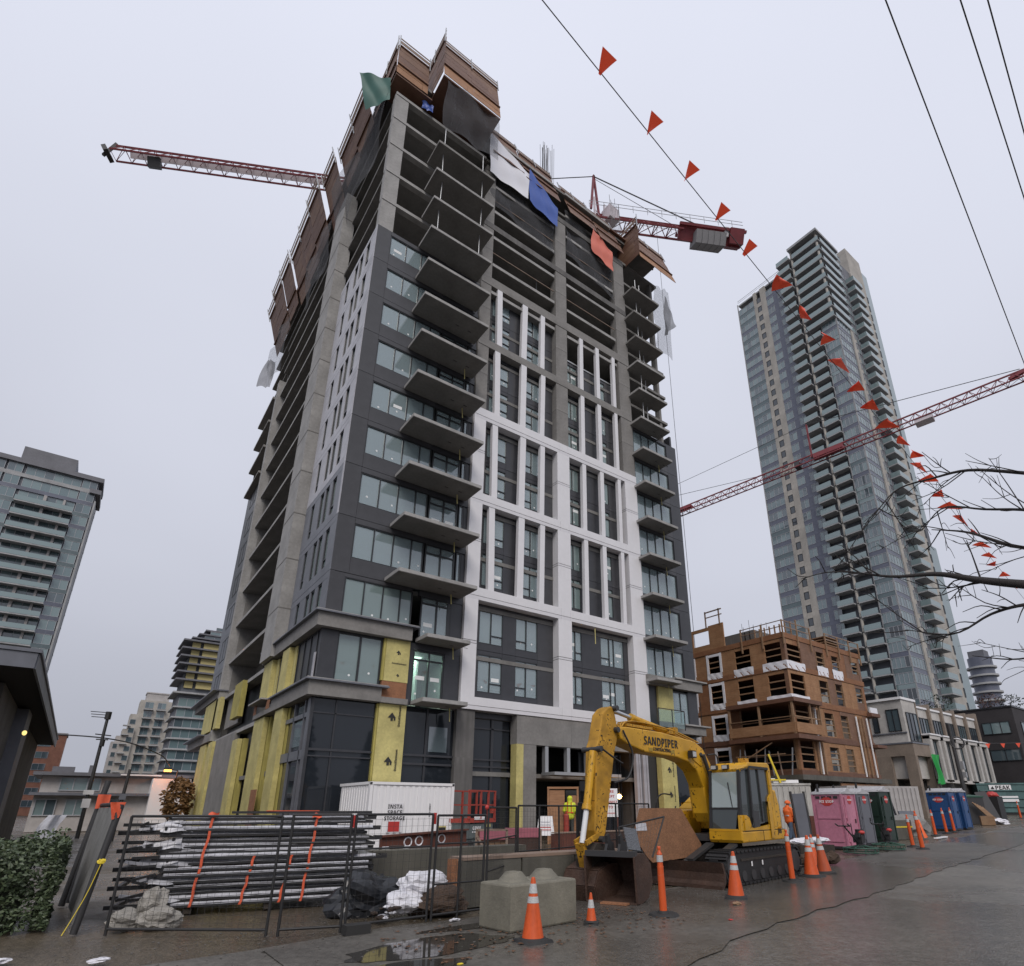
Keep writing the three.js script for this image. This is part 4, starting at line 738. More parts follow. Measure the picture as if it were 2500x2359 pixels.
  part('roof_rail', [bar([0, 18.6, -7.4], [0, 18.6, -5.6], 0.1), bar([0, 18.1, -7.4], [0, 18.1, -5.6], 0.08), bar([0, 17.2, -7.4], [0, 18.7, -7.4], 0.1), bar([0, 17.2, -5.9], [0, 18.7, -5.9], 0.1), bar([0, 18, -11.6], [0, 18, -9.4], 0.08), bar([0, 17, -9.8], [0, 18.2, -9.8], 0.08)], M.timber_grey, t);
  part('stair_core', box(3, 7, 14.7, 16.9, -8.5, -4.5), M.concrete_dark, t);
  part('rebar', Array.from({ length: 8 }, () => { const x = rr(3, 7), z = rr(-8, -5); return rod([x, 16.9, z], [x, rr(17.8, 18.6), z], 0.02, 0.02, 4); }), M.steel_dark, t);
  part('truss_stack', [0, 1, 2, 3].map((k) => box(6.6, 8.9, 15.06 + k * 0.25, 15.14 + k * 0.25, -1.2, 0.1)), M.timber, t);
  part('hoarding', box(4.7, 12.3, 1.9, 3.5, 0.3, 0.4), M.formply_pale, t);
  for (let k = 0; k < 4; k++) part('wrapped_opening', box(6.2 + k * 1.35, 7.1 + k * 1.35, 2.0, 2.9, 0.41, 0.45), M.white, t);
}
// ---------- white row houses and the dark building at the right ----------
{
  const t = thing('row_house', 'white and beige row houses with stepped flat roofs beyond the wood framed building', 'row house', [67.4, 0, -27]);
  const Lr = -Math.PI / 2; mat('tan_wall', [0.29, 0.235, 0.19], 0.85, { map: T.mottle }); mat('cream_wall', [0.6, 0.58, 0.55], 0.8, { map: retex(T.mottle, 8) });
  part('wall', box(0.1, 3.4, 4.5, 12.5, -6, 0), M.cream_wall, t);
  part('cornice', [box(-0.1, 3.5, 12.5, 12.75, -6, 0.12)], M.white, t);
  part('band', [box(-0.02, 0.12, 9.0, 9.12, -6, 0.05)], M.slate_panel, t);
  farWindow(t, 1.3, 2.3, 2, [M.far_glass_a], M.mullion, [[0.06, 9.25, -1.05], Lr]); farWindow(t, 0.6, 2.3, 1, [M.far_glass_dark], M.mullion, [[0.06, 9.25, -2.9], Lr]);
  farWindow(t, 2.6, 3.0, 3, [M.far_glass_a, M.far_glass_dark], M.mullion, [[1.9, 8.2, 0.05]]);
  part('porch', [box(-0.35, 4.0, 6.7, 7.9, -3.4, 0.5), box(-0.35, 0.2, 0, 6.7, -3.4, -1.9), box(-0.35, 0.2, 0, 6.7, -0.5, 0.5), box(3.4, 4.0, 0, 6.7, -0.4, 0.5)], M.tan_wall, t);
  part('porch_cap', box(-0.4, 4.05, 7.9, 8.05, -3.45, 0.55), M.slate_panel, t);
  part('porch_back', box(0.3, 3.4, 0, 6.7, -3.4, -2.6), M.dark_in, t);
  for (let k = 0; k < 5; k++) {
    const x = 3.5 + k * 3.5;
    part('wall', box(x, x + 3.4, 7.9, 12.0, -6, -0.3), M.cream_wall, t); part('party_wall', box(x - 0.2, x + 0.25, 7.5, 12.6, -7, 0.0), M.tan_wall, t);
    part('cornice', box(x + 0.26, x + 3.3, 12.0, 12.2, -6, -0.15), M.white, t);
    farWindow(t, 2.7, 1.9, 4, [M.far_glass_a, M.far_glass_dark], M.mullion, [[x + 1.85, 9.1, -0.25]]);
    part('bay', [box(x + 0.1, x + 0.7, 4.3, 8.9, -0.3, 0.7), box(x + 2.3, x + 2.8, 4.3, 8.9, -0.3, 0.7), box(x + 0.1, x + 2.8, 8.6, 9.0, -0.3, 0.75), box(x + 0.1, x + 2.8, 4.2, 4.5, -0.3, 0.7)], M.cream_wall, t);
    part('bay_cap', box(x, x + 2.9, 9.0, 9.15, -0.3, 0.85), M.white, t);
    farWindow(t, 1.5, 3.9, 2, [M.far_glass_dark, M.far_glass_a], M.mullion, [[x + 1.5, 4.55, 0.4]]);
    part('ground_wall', box(x, x + 3.4, 0, 4.2, -3, -0.5), M.concrete_dark, t);
  }
  part('party_wall', box(21.0, 21.6, 4, 12.9, -7, -0.1), M.tan_wall, t); part('rear_wall', box(0, 21, 0, 12, -7, -6), M.tan_wall, t);
  part('roof_pergola', [box(-2, 1, 13.9, 14.05, -6.5, -3.0), box(-1.8, -1.7, 12, 13.9, -5, -4.9), box(-2, 0.6, 12.2, 13.4, -6.4, -5.8)], M.mullion, t);
  const gs = tag(part('green_sheet', quadSheet([[-0.9, -1.4, 0], [0.9, -1.4, 0], [0.8, 1.5, 0], [-0.8, 1.5, 0]], 10, 14, (u, v) => [0.1 * Math.sin(v * 6), 0.05 * Math.sin(u * 8), 0.12 * Math.sin(u * 9 + v * 4)]), mat('green_plastic', [0.02, 0.3, 0.06], 0.35, { side: THREE.DoubleSide }), null, [71.0, 5.4, -26.1]), 'bright green plastic sheet hanging by the beige porch', 'plastic sheet');
  const d = thing('brick_building', 'dark brick building with teal windows and planted roof at the right edge', 'building', [91.9, 0, -24]);
  mat('dark_brick', [0.045, 0.04, 0.043], 0.8, { map: T.mottle });
  part('wall', box(0, 30, 0, 13.7, -20, 0), M.dark_brick, d); part('roof_edge', box(-0.1, 30, 13.7, 13.9, -20, 0.1), M.mullion, d);
  farWindow(d, 3.0, 1.5, 3, [M.far_glass_c, M.far_glass_b], M.mullion, [[-0.05, 10.5, -2.1], Lr]); farWindow(d, 3.2, 1.4, 2, [M.far_glass_dark, M.far_glass_a], M.mullion, [[-0.05, 7.2, -1.8], Lr]);
  farWindow(d, 4, 2, 3, [M.far_glass_b], M.mullion, [[4, 10, 0.05]]);
  for (const [x, z, r, s, lab] of [[-0.6, -8, 1.9, 3, 'dark green shrub on the roof nearest the glass tower'], [0.8, -2.4, 1.5, 5, 'brownish shrub highest on the planted roof'], [4, -1, 1.6, 8, 'dark shrub at the right end of the planted roof']]) {
    const p = thing('roof_shrub', lab, 'shrub', [91.9 + x, 13.9, -24 + z]); foliage(p, 'foliage', r, r * 0.7, r, 260, 0.3, s === 5 ? mat('leaf_brown', [0.09, 0.05, 0.04], 0.8, { side: THREE.DoubleSide }) : mat('leaf_dark', [0.03, 0.042, 0.025], 0.8, { side: THREE.DoubleSide }), r * 0.55); part('stem', rod([0, 0, 0], [0, r * 0.6, 0], 0.06), M.steel_dark, p);
  }
}
// ---------- tower cranes ----------
function truss(parent, name, A, dir, len, w, h, panels, chord, brace, mC, mB, up = 1) { // triangular section along dir; two chords at the bottom, one on top
  const d = V(...dir).normalize(), s = V(-d.z, 0, d.x).normalize(), P = (t, q, y) => { const p = V(...A).addScaledVector(d, t).addScaledVector(s, q); return [p.x, p.y + y, p.z]; };
  part('bottom_chord', bar(P(0, -w / 2, 0), P(len, -w / 2, 0), chord), mC, parent); part('bottom_chord', bar(P(0, w / 2, 0), P(len, w / 2, 0), chord), mC, parent);
  part('top_chord', bar(P(0, 0, h * up), P(len, 0, h * up), chord * 1.15), mC, parent);
  const di = [];
  for (let i = 0; i < panels; i++) { const t0 = len * i / panels, t1 = len * (i + 0.5) / panels, t2 = len * (i + 1) / panels;
    for (const q of [-w / 2, w / 2]) di.push(bar(P(t0, q, 0), P(t1, 0, h * up), brace), bar(P(t1, 0, h * up), P(t2, q, 0), brace));
    di.push(bar(P(t0, -w / 2, 0), P(t2, w / 2, 0), brace * 0.8), bar(P(t0, -w / 2, 0), P(t0, w / 2, 0), brace)); }
  const b = part('lattice', di, mB, parent); b.userData.kind = 'stuff';
  return P;
}
mat('crane_white', [0.55, 0.5, 0.53], 0.6); mat('counterweight', [0.36, 0.36, 0.37], 0.85, { map: T.mottle });
{
  const c = thing('tower_crane', 'red and white tower crane behind the unfinished tower, jib pointing left', 'tower crane', [0, 0, 0]);
  const d = [0.8766, 0, 0.4824], A = [-12.4, 75, -69.5], at = (t, q = 0, y = 0) => [A[0] + d[0] * t - d[2] * q, 75 + y, A[2] + d[2] * t + d[0] * q];
  truss(c, 'jib', A, d, 56, 1.5, 1.6, 32, 0.17, 0.06, M.crane_red, M.crane_red);
  part('jib_catwalk', bar(at(2, 0.2, 0.1), at(55, 0.2, 0.1), 0.7, 0.06), M.crane_white, c);
  part('jib_tip', [bar(at(-0.6, -0.8, 0.1), at(-0.6, 0.8, 0.1), 0.5, 0.9), bar(at(-1, 0, -0.3), at(0, 0, 1.9), 0.3)], M.steel_dark, c);
  part('trolley', bar(at(4, 0, -0.4), at(5.4, 0, -0.4), 1.2, 0.5), M.steel_dark, c);
  // mast
  const m0 = at(59); const mb = [];
  for (const [q, r] of [[-0.9, -0.9], [0.9, -0.9], [-0.9, 0.9], [0.9, 0.9]]) part('mast_leg', bar([m0[0] + q, 0, m0[2] + r], [m0[0] + q, 78, m0[2] + r], 0.22), M.crane_white, c);
  for (let y = 0; y < 76; y += 2) for (const [q, r, q2, r2] of [[-0.9, -0.9, 0.9, -0.9], [0.9, -0.9, 0.9, 0.9], [0.9, 0.9, -0.9, 0.9], [-0.9, 0.9, -0.9, -0.9]]) mb.push(bar([m0[0] + q, y, m0[2] + r], [m0[0] + q2, y + 2, m0[2] + r2], 0.09));
  part('mast_lattice', mb, M.crane_white, c).userData.kind = 'stuff';
  part('apex', [bar([m0[0] - 0.7, 77, m0[2]], [m0[0], 84, m0[2]], 0.25), bar([m0[0] + 0.7, 77, m0[2]], [m0[0], 84, m0[2]], 0.25)], M.crane_red, c);
  part('cab', bx(1.6, 2.2, 1.6, m0[0] + 1.6, 76, m0[2] + 1.2), M.crane_white, c);
  truss(c, 'counter_jib', at(57), d, 14, 1.7, 1.5, 7, 0.22, 0.1, M.crane_red, M.crane_red);
  part('counter_deck', bar(at(70.5, 0, 0.2), at(79.5, 0, 0.2), 1.9, 0.35), M.crane_red, c);
  part('counter_girder', [bar(at(70.5, -0.9, 0.9), at(80, -0.9, 0.9), 0.35), bar(at(70.5, 0.9, 0.9), at(80, 0.9, 0.9), 0.35)], M.crane_red, c);
  for (let k = 0; k < 5; k++) part('counterweight', bar(at(72.6 + k * 0.85, 0, -0.6), at(73.4 + k * 0.85, 0, -0.6), 1.7, 2.4), M.counterweight, c);
  part('winch_box', bar(at(76.9, 0.3, 0.9), at(77.5, 0.3, 0.9), 1.2, 1.2), M.white, c);
  part('end_box', bar(at(77.6, 0, 0.5), at(79.6, 0, 0.5), 2.0, 2.0), M.crane_red, c);
  const rl = []; for (let t = 58; t <= 79.6; t += 2) for (const q of [-1, 1]) rl.push(bar(at(t, q, 1.4), at(t, q, 2.6), 0.05)); for (const q of [-1, 1]) for (const y of [2.0, 2.6]) rl.push(bar(at(58, q, y), at(79.6, q, y), 0.05));
  part('handrail', rl, M.steel, c);
  part('tie_bar', bar([m0[0], 83.8, m0[2]], at(75, 0, 1.5), 0.12), M.steel_dark, c); part('tie_bar', bar([m0[0], 83.4, m0[2]], at(70, 0, 1.5), 0.05), M.steel_dark, c);
  part('tie_bar', bar([m0[0], 83.8, m0[2]], at(34, 0, 1.7), 0.1), M.steel_dark, c);
  const r2 = thing('tower_crane', 'red lattice crane jib crossing in front of the glass tower', 'tower crane', [0, 0, 0]);
  const B = [89.7, 60, -70.9], e = [7.1, 0, 57.6], el = Math.hypot(7.1, 57.6), du = e.map((v) => v / el), bt = (t, q = 0, y = 0) => [B[0] + du[0] * t - du[2] * q, 60 + y, B[2] + du[2] * t + du[0] * q];
  truss(r2, 'jib', bt(-6), du, 84, 1.5, 1.5, 46, 0.17, 0.07, M.crane_red, M.crane_red);
  part('jib_butt', bar(bt(-2, 0, 0.9), bt(2.5, 0, 0.9), 0.9, 0.6), M.crane_red, r2); part('jib_joint', bar(bt(24.5, 0, 0.5), bt(25.4, 0, 0.5), 1.2, 1.0), M.steel_dark, r2);
  part('trolley', bar(bt(44, 0, -0.4), bt(46.5, 0, -0.4), 1.5, 0.8), M.crane_white, r2); part('hoist_box', bar(bt(28, 0, 0.8), bt(33, 0, 0.8), 1.1, 0.9), M.crane_red, r2);
  part('post', bar(bt(27.6, 0, 1), bt(27.6, 0, 8.0), 0.25), M.crane_red, r2);
  part('tie_bar', bar(bt(27.6, 0, 8), bt(-8, 0, 7.2), 0.06), M.steel_dark, r2); part('tie_bar', bar(bt(17, 0, 1.6), bt(-8, 0, 6), 0.07), M.steel_dark, r2);
  part('tie_bar', bar(bt(27.6, 0, 8), bt(58, 0, 1.8), 0.08), M.steel_dark, r2); part('jib_head', [bar(bt(56.5, 0, 0.8), bt(62, 0, 1.9), 0.5), bar(bt(62, 0, 0), bt(62, 0, 2), 0.4)], M.crane_red, r2);
  const hl = tag(part('hoist_cable', bar([46.3, 74.8, -36.6], [42.6, 3, -33.5], 0.035), M.steel_dark, null), 'thin hoist cable hanging down past the right edge of the unfinished tower', 'cable');
}
// ---------- overhead wires, bunting ----------
function sagLine(a, b, sag, r, n = 30) { return tube(Array.from({ length: n + 1 }, (_, i) => { const t = i / n; return [mix(a[0], b[0], t), mix(a[1], b[1], t) - sag * 4 * t * (1 - t), mix(a[2], b[2], t)]; }), r, 60, 5); }
{
  mat('cable', [0.05, 0.05, 0.055], 0.6);
  const ws = [[[-20, 13.2, 2.2], [70, 13.2, -8.6], 'leftmost of the three bare power lines at the upper right'], [[-20, 13.2, 2.42], [70, 13.2, -6.55], 'middle of the three bare power lines at the upper right'], [[-20, 13.2, 2.95], [70, 13.2, -6.8], 'rightmost of the three bare power lines at the upper right']];
  for (const [a, b, l] of ws) tag(part('power_line', sagLine(a, b, 0.15, 0.011), M.cable, null), l, 'power line', 'overhead power lines');
  const bn = thing('bunting', 'overhead line hung with small orange warning flags running from top centre to the right', 'bunting');
  part('line', sagLine([-6, 13.1, -3.1], [42, 13.05, -8.9], 0.08, 0.009, 40), M.cable, bn);
  mat('flag', [0.95, 0.1, 0.04], 0.55, { side: THREE.DoubleSide, physical: true, transmission: 0.3, thickness: 0 });
  const X = [4.35, 5.64, 6.82, 7.96, 9.1, 10.32, 11.55, 12.71, 13.94, 15.26, 16.43, 17.72, 18.99, 20.1, 21.11, 22.26, 23.84, 25.16, 26.77, 28.49, 30.28, 32, 33.56, 35.5, 37.5];
  X.forEach((x, i) => { const k = i < 5 ? 0 : 1, z = -3.3 - 0.134 * (x + 5) * 0.9; const s = i < 5 ? 0.3 : 0.19, cz = -4.05 - (x - 4.35) * 0.128, cur = i < 5 ? 0.05 : rr(0.35, 0.6);
    part('flag', quadSheet([[-0.02, -s, 0], [0.02, -s, 0], [s * 0.55, 0, 0], [-s * 0.55, 0, 0]], 5, 8, (u, v) => [cur * (1 - v) * (1 - v) * 0.5, 0, cur * (1 - v) * 0.8 * Math.sin(u * 3 + i)]), M.flag, bn, [x, 12.98, cz], [i < 5 ? 1.25 : rr(0.2, 1.0), 0.13 + (i < 5 ? 0 : rr(-0.3, 0.3)), 0]); });
  const b2 = thing('bunting', 'low string of tiny orange flags in front of the dark brick building', 'bunting');
  part('line', sagLine([64, 7.6, -22.6], [70, 7.5, -15], 0.3, 0.02), M.cable, b2);
  for (let k = 0; k < 5; k++) part('flag', quadSheet([[-0.02, -0.4, 0], [0.02, -0.4, 0], [0.2, 0, 0], [-0.2, 0, 0]], 1, 1), M.flag, b2, [66.2 + k * 0.75, 7.25, -19.8 + k * 0.95], [0, -0.9, 0]);
}
// ---------- poles ----------
{
  const p = thing('utility_pole', 'tall thin dark pole with antenna arms in front of the low white building', 'pole', [0.62, 0, -45]);
  part('pole', rod([0, 0, 0], [0, 7.1, 0], 0.11, 0.08), M.steel_dark, p); part('pole_head', [rod([0, 6.7, 0], [0, 7.15, 0], 0.16)], M.black, p);
  part('antenna_arm', [bar([-0.9, 7.1, 0], [0, 7.1, 0], 0.04), bar([-0.85, 6.95, 0], [0, 6.95, 0], 0.04), bar([-0.8, 6.8, 0], [0, 6.8, 0], 0.04), bar([-0.4, 5.8, 0], [0.4, 5.75, 0], 0.06), bar([-0.3, 5.5, 0], [0.3, 5.5, 0], 0.06)], M.black, p);
  part('transformer', rod([0.05, 5.1, 0.1], [0.05, 5.5, 0.1], 0.12), M.black, p); part('sign_plate', [bx(0.5, 0.25, 0.04, 0, 2.5, 0.13), bx(0.4, 0.5, 0.04, 0, 1.9, 0.13)], M.white, p);
  const w = tag(part('service_wire', tube([[-9, 5.4, -45.2], [0.6, 5.6, -45], [4, 5.2, -50], [5.5, 4.75, -56]], 0.04, 40, 5), M.cable, null), 'slack black wire drooping from the dark pole towards the street lamp', 'wire');
  const p2 = thing('utility_pole', 'shorter leaning dark post right of the tall thin pole', 'pole', [2.0, 0, -40]); part('pole', rod([0, 0, 0], [0.1, 3.6, 0], 0.1, 0.07), M.steel_dark, p2); part('sign_plate', bx(0.3, 0.3, 0.03, 0.05, 2.2, 0.1), M.slate_panel, p2);
  const l = thing('street_lamp', 'lit orange street lamp near the yellow boarded corner', 'street lamp', [5.55, 0, -57.6]);
  part('pole', rod([0.7, 0, 0], [0.7, 4.5, 0], 0.07, 0.05), M.steel_dark, l); part('arm', rod([0.7, 4.5, 0], [0, 4.6, 0], 0.04), M.steel_dark, l); part('lamp_head', bx(0.6, 0.14, 0.3, 0, 4.62, 0), M.steel_dark, l);
  part('lamp_glass', bx(0.5, 0.16, 0.26, 0, 4.47, 0), mat('sodium', [0.8, 0.4, 0.1], 0.4, { emissive: new THREE.Color(1, 0.42, 0.08), emissiveIntensity: 3 }), l);
  const pl = new THREE.PointLight(0xff8a30, 2.5); pl.position.set(5.55, 4.3, -57.6); scene.add(pl);
  const t = thing('tree', 'small brown leaved tree below the lit street lamp', 'tree', [6.0, 0, -52]);
  part('trunk', rod([0, 0, 0], [0, 2, 0], 0.12, 0.07), M.steel_dark, t); foliage(t, 'crown', 1.1, 1.5, 1.1, 900, 0.3, mat('leaf_rust', [0.16, 0.085, 0.03], 0.8, { side: THREE.DoubleSide }), 2.3);
  const sp = thing('utility_pole', 'dark wooden pole with a round cable coil before the row houses', 'pole', [54.6, 0.57, -18.6]);
  part('pole', rod([0, 0, 0], [-0.2, 7.4, 0], 0.17, 0.13), M.steel_dark, sp); part('cable_coil', new THREE.TorusGeometry(0.45, 0.06, 6, 20).rotateY(-1.1).translate(-0.1, 5.9, 0.3), M.steel_dark, sp); part('meter_box', [bx(0.3, 0.6, 0.25, 0, 4.2, 0.25), bx(0.25, 0.4, 0.25, 0.1, 3.5, 0.25)], M.steel, sp);
}
// ---------- bare tree at the right edge ----------
{
  const t = thing('bare_tree', 'bare dark branches of a tree reaching in from the right edge', 'tree', [9.3, 0, -0.4]);
  mat('bark', [0.035, 0.03, 0.03], 0.85, { map: T.streak, ...bump });
  const D = 9, wp = (px, py, dd = D) => { // point on the picture's line of sight, computed once from the branch survey
    return null; };
  const br = [];
  function limb(pts, r0, r1) { // tapered chain
    const c = new THREE.CatmullRomCurve3(pts.map((p) => V(...p))), n = Math.max(6, Math.round(c.getLength() / 0.12)), q = c.getPoints(n), g = [];
    for (let i = 0; i < n; i++) g.push(rod(q[i].toArray(), q[i + 1].toArray(), mix(r0, r1, i / n), mix(r0, r1, (i + 1) / n), 5));
    part('branch', g, M.bark, t); return c;
  }
  function twigs(c, n, len, r, lo = 0.15) { for (let i = 0; i < n; i++) { const u = rr(lo, 0.98), p = c.getPoint(u), tn = c.getTangent(u); const dir = tn.clone().add(V(rr(-0.9, 0.9), rr(-0.75, 0.95), rr(-0.9, 0.9))).normalize(), L = len * rr(0.35, 1); const m1 = p.clone().addScaledVector(dir, L * 0.5).add(V(0, rr(-0.06, 0.06), 0)), e = p.clone().addScaledVector(dir, L).add(V(0, rr(-0.12, 0.1), 0));
      const cc = limb([p.toArray(), m1.toArray(), e.toArray()], r, r * 0.45); if (L > 0.45 && r > 0.005) twigs(cc, 3, L * 0.5, r * 0.65, 0.3); } }
  const rel = (x, y, z) => [x - 9.3, y, z + 0.4];
  const main = limb([rel(9.2, 3.9, -0.9), rel(8.81, 4.2, -1.84), rel(8.71, 4.37, -2.26), rel(8.6, 4.55, -2.65), rel(8.43, 4.63, -3.14), rel(8.19, 4.86, -3.73)], 0.075, 0.008);
  const b2 = limb([rel(9.2, 5.3, -0.8), rel(8.87, 5.66, -1.52), rel(8.76, 5.93, -2.07), rel(8.66, 5.95, -2.44), rel(8.53, 5.92, -2.87), rel(8.4, 5.6, -3.2)], 0.03, 0.006);
  const b3 = limb([rel(9.2, 4.5, -1.0), rel(8.83, 4.67, -1.74), rel(8.72, 5.05, -2.24), rel(8.62, 5.2, -2.6)], 0.035, 0.006);
  const b4 = limb([rel(9.1, 3.9, -1.2), rel(8.8, 3.95, -1.9), rel(8.72, 3.9, -2.22), rel(8.61, 3.72, -2.63), rel(8.44, 3.86, -3.13)], 0.03, 0.005);
  const b5 = limb([rel(9.2, 3.6, -1.0), rel(8.85, 3.35, -1.7), rel(8.75, 3.3, -2.1), rel(8.6, 3.4, -2.5)], 0.022, 0.005);
  const b6 = limb([rel(9.2, 4.8, -0.9), rel(8.85, 5.15, -1.6), rel(8.75, 5.3, -2.0), rel(8.62, 5.45, -2.4), rel(8.55, 5.2, -2.7)], 0.025, 0.005);
  twigs(main, 11, 1.0, 0.012, 0.3); twigs(b2, 13, 1.0, 0.009); twigs(b3, 10, 0.9, 0.009); twigs(b4, 11, 0.9, 0.009); twigs(b5, 6, 0.7, 0.007); twigs(b6, 11, 0.9, 0.008);
  part('trunk', [rod([0, 0, 0], [0, 3.4, -0.3], 0.2, 0.15, 10), rod([0, 3.4, -0.3], [-0.1, 5.4, -0.4], 0.15, 0.07, 8)], M.bark, t);
}
// ---------- excavator: +x forward, -z towards the street ----------
mat('machine_yellow', [0.66, 0.37, 0.018], 0.42, { map: tex(512, 2.2, (u, v) => { const d = fbm(u, v, 6, 5, 71), c = fbm(u, v, 50, 3, 73), chip = c > 0.72 && d > 0.5 ? 0.35 : 1; const k = mix(0.78, 1.02, d); return [k * chip, k * 0.98 * chip, k * 0.9 * chip]; }), bumpMap: T.bump, bumpScale: 0.001 });
mat('machine_worn', [0.58, 0.34, 0.035], 0.6, { map: tex(512, 1.4, (u, v) => { const d = fbm(u, v, 8, 5, 75), c = fbm(u, v, 40, 3, 77), chip = c > 0.66 && d > 0.52 ? 0.3 : 1, k = mix(0.68, 1.05, d); return [k * chip, k * 0.95 * chip, k * 0.82 * chip]; }) });
mat('rust_steel', [0.085, 0.055, 0.042], 0.75, { map: tex(512, 1.6, (u, v) => { const d = fbm(u, v, 6, 6, 81), c = fbm(u, v, 60, 3, 83); const k = mix(0.5, 1.1, d * 0.6 + c * 0.4); return [k, k * mix(0.82, 1, c), k * mix(0.7, 1, c)]; }), bumpMap: T.bump, bumpScale: 0.006 });
mat('mud', [0.045, 0.036, 0.028], 0.85, { map: retex(T.mottle, 0.8), bumpMap: T.bump, bumpScale: 0.012 });
mat('track_black', [0.02, 0.02, 0.021], 0.6, { map: retex(T.mottle, 1), bumpMap: T.bump, bumpScale: 0.004 });
mat('chrome', [0.6, 0.61, 0.62], 0.2, { metalness: 0.8 });
mat('rod_white', [0.68, 0.69, 0.7], 0.35);
mat('cab_glass', [0.55, 0.66, 0.66], 0.02, { physical: true, transmission: 0.55, thickness: 0, ior: 1.9 });
mat('cab_glass_dark', [0.1, 0.125, 0.13], 0.02, { physical: true, transmission: 0.6, thickness: 0, ior: 1.6 });
const ex = thing('excavator', 'yellow tracked excavator with boom lettered for a contractor, parked behind the cones', 'excavator', [12.8, 0, -10.2], 189.2 * Math.PI / 180);
{
  const Y = M.machine_yellow, W = M.machine_worn;
  // tracks
  for (const z of [-1.0, 1.0]) {
    const tr = part('track', [new THREE.ExtrudeGeometry((() => { const s = new THREE.Shape(); s.absarc(1.25, 0.37, 0.3, -Math.PI / 2, Math.PI / 2); s.absarc(-2.15, 0.37, 0.3, Math.PI / 2, Math.PI * 1.5); s.closePath(); return s; })(), { depth: 0.42, bevelEnabled: false }).translate(0, 0, z - 0.21)], M.track_black, ex);
    const pads = []; const R = 0.33, Ls = 3.4, per = 2 * Ls + 2 * Math.PI * R, n = 46;
    for (let i = 0; i < n; i++) { let s = i / n * per, x, y, a; if (s < Ls) { x = -2.15 + s; y = 0.37 + R; a = 0; } else if (s < Ls + Math.PI * R) { const q = (s - Ls) / R; x = 1.25 + R * Math.sin(q); y = 0.37 + R * Math.cos(q); a = -q; } else if (s < 2 * Ls + Math.PI * R) { x = 1.25 - (s - Ls - Math.PI * R); y = 0.37 - R; a = Math.PI; } else { const q = (s - 2 * Ls - Math.PI * R) / R; x = -2.15 - R * Math.sin(q); y = 0.37 - R * Math.cos(q); a = Math.PI - q; }
      const p = bx(0.135, 0.045, 0.5, 0, 0, 0, 0, 0, a).translate(x, y, z); pads.push(p, bx(0.025, 0.03, 0.48, 0, 0.03, 0).applyMatrix4(new THREE.Matrix4().makeRotationZ(a)).translate(x, y, z)); }
    part('track_pads', pads, M.track_black, tr).userData.kind = 'stuff';
    part('track_frame', [bx(2.9, 0.2, 0.3, -0.45, 0.37, z), bx(2.5, 0.05, 0.46, -0.45, 0.52, z)], M.mud, ex);
    for (let k = 0; k < 6; k++) part('track_roller', new THREE.CylinderGeometry(0.11, 0.11, 0.46, 14).rotateX(Math.PI / 2).translate(-1.6 + k * 0.46, 0.19, z), M.steel_dark, ex);
    part('drive_sprocket', new THREE.CylinderGeometry(0.25, 0.25, 0.48, 18).rotateX(Math.PI / 2).translate(-2.15, 0.37, z), M.steel_dark, ex); part('idler_wheel', new THREE.CylinderGeometry(0.24, 0.24, 0.48, 18).rotateX(Math.PI / 2).translate(1.25, 0.37, z), M.steel_dark, ex);
  }
  for (const x of [-0.25, 0.3]) part('track_tag', bx(0.05, 0.1, 0.01, x, 0.42, -1.23), M.white, ex);
  part('undercarriage', [bx(1.7, 0.3, 1.6, -0.45, 0.5, 0), new THREE.CylinderGeometry(0.6, 0.6, 0.2, 24).translate(-0.45, 0.76, 0)], M.mud, ex);
  const bl = part('dozer_blade', [poly([[1.72, 0.02], [1.62, 0.12], [1.6, 0.3], [1.68, 0.5], [1.76, 0.52], [1.68, 0.3], [1.7, 0.14], [1.78, 0.02]], 2.5), bx(0.06, 0.07, 2.5, 1.78, 0.035, 0)], M.rust_steel, ex);
  for (const z of [-0.55, 0.55]) part('blade_arm', bar([0.3, 0.45, z], [1.66, 0.34, z], 0.14, 0.2), M.track_black, ex);
  for (const z of [-0.25, 0.25]) part('blade_cylinder', rod([0.4, 0.75, z], [1.62, 0.45, z], 0.07), M.steel_dark, ex);
  for (const z of [-0.95, -0.35]) part('step_bar', bar([0.55, 0.82, z], [1.55, 0.52, z], 0.06, 0.2), M.steel_dark, ex);
  // upper structure
  part('sill', [poly([[-1.78, 0.88], [0.58, 0.86], [0.62, 0.92], [0.62, 1.1], [-1.8, 1.12]], 0.85, 0.03).translate(0, 0, -0.8)], Y, ex);
  part('sill_seam', [bx(0.012, 0.22, 0.01, -0.5, 0.99, -1.226), bx(2.3, 0.012, 0.012, -0.6, 1.115, -1.222)], M.black, ex);
  part('rear_body', [poly([[-1.82, 1.12], [-1.28, 1.12], [-1.3, 2.0], [-1.42, 2.08], [-1.66, 2.06], [-1.8, 1.7]], 2.3, 0.05).translate(0, 0, 0.0)], Y, ex);
  part('counterweight', [new THREE.CylinderGeometry(1.25, 1.25, 0.85, 32, 1, false, Math.PI, Math.PI).rotateY(Math.PI * 0).translate(-0.9, 1.35, 0)], Y, ex);
  part('rear_panel_gap', bx(0.02, 0.85, 0.02, -1.42, 1.6, -1.17), M.black, ex);
  part('deck', bx(2.3, 0.14, 2.3, -0.6, 0.95, 0.05), M.steel_dark, ex);
  part('tool_box', [poly([[-0.6, 0.86], [0.5, 0.86], [0.55, 1.0], [0.5, 1.56], [-0.6, 1.6]], 0.62, 0.03).translate(0, 0, 0.82)], Y, ex);
  part('tool_box_panel', [bx(0.02, 0.34, 0.36, 0.545, 1.2, 0.78), bx(0.03, 0.03, 0.5, 0.56, 1.02, 0.8)], W, ex);
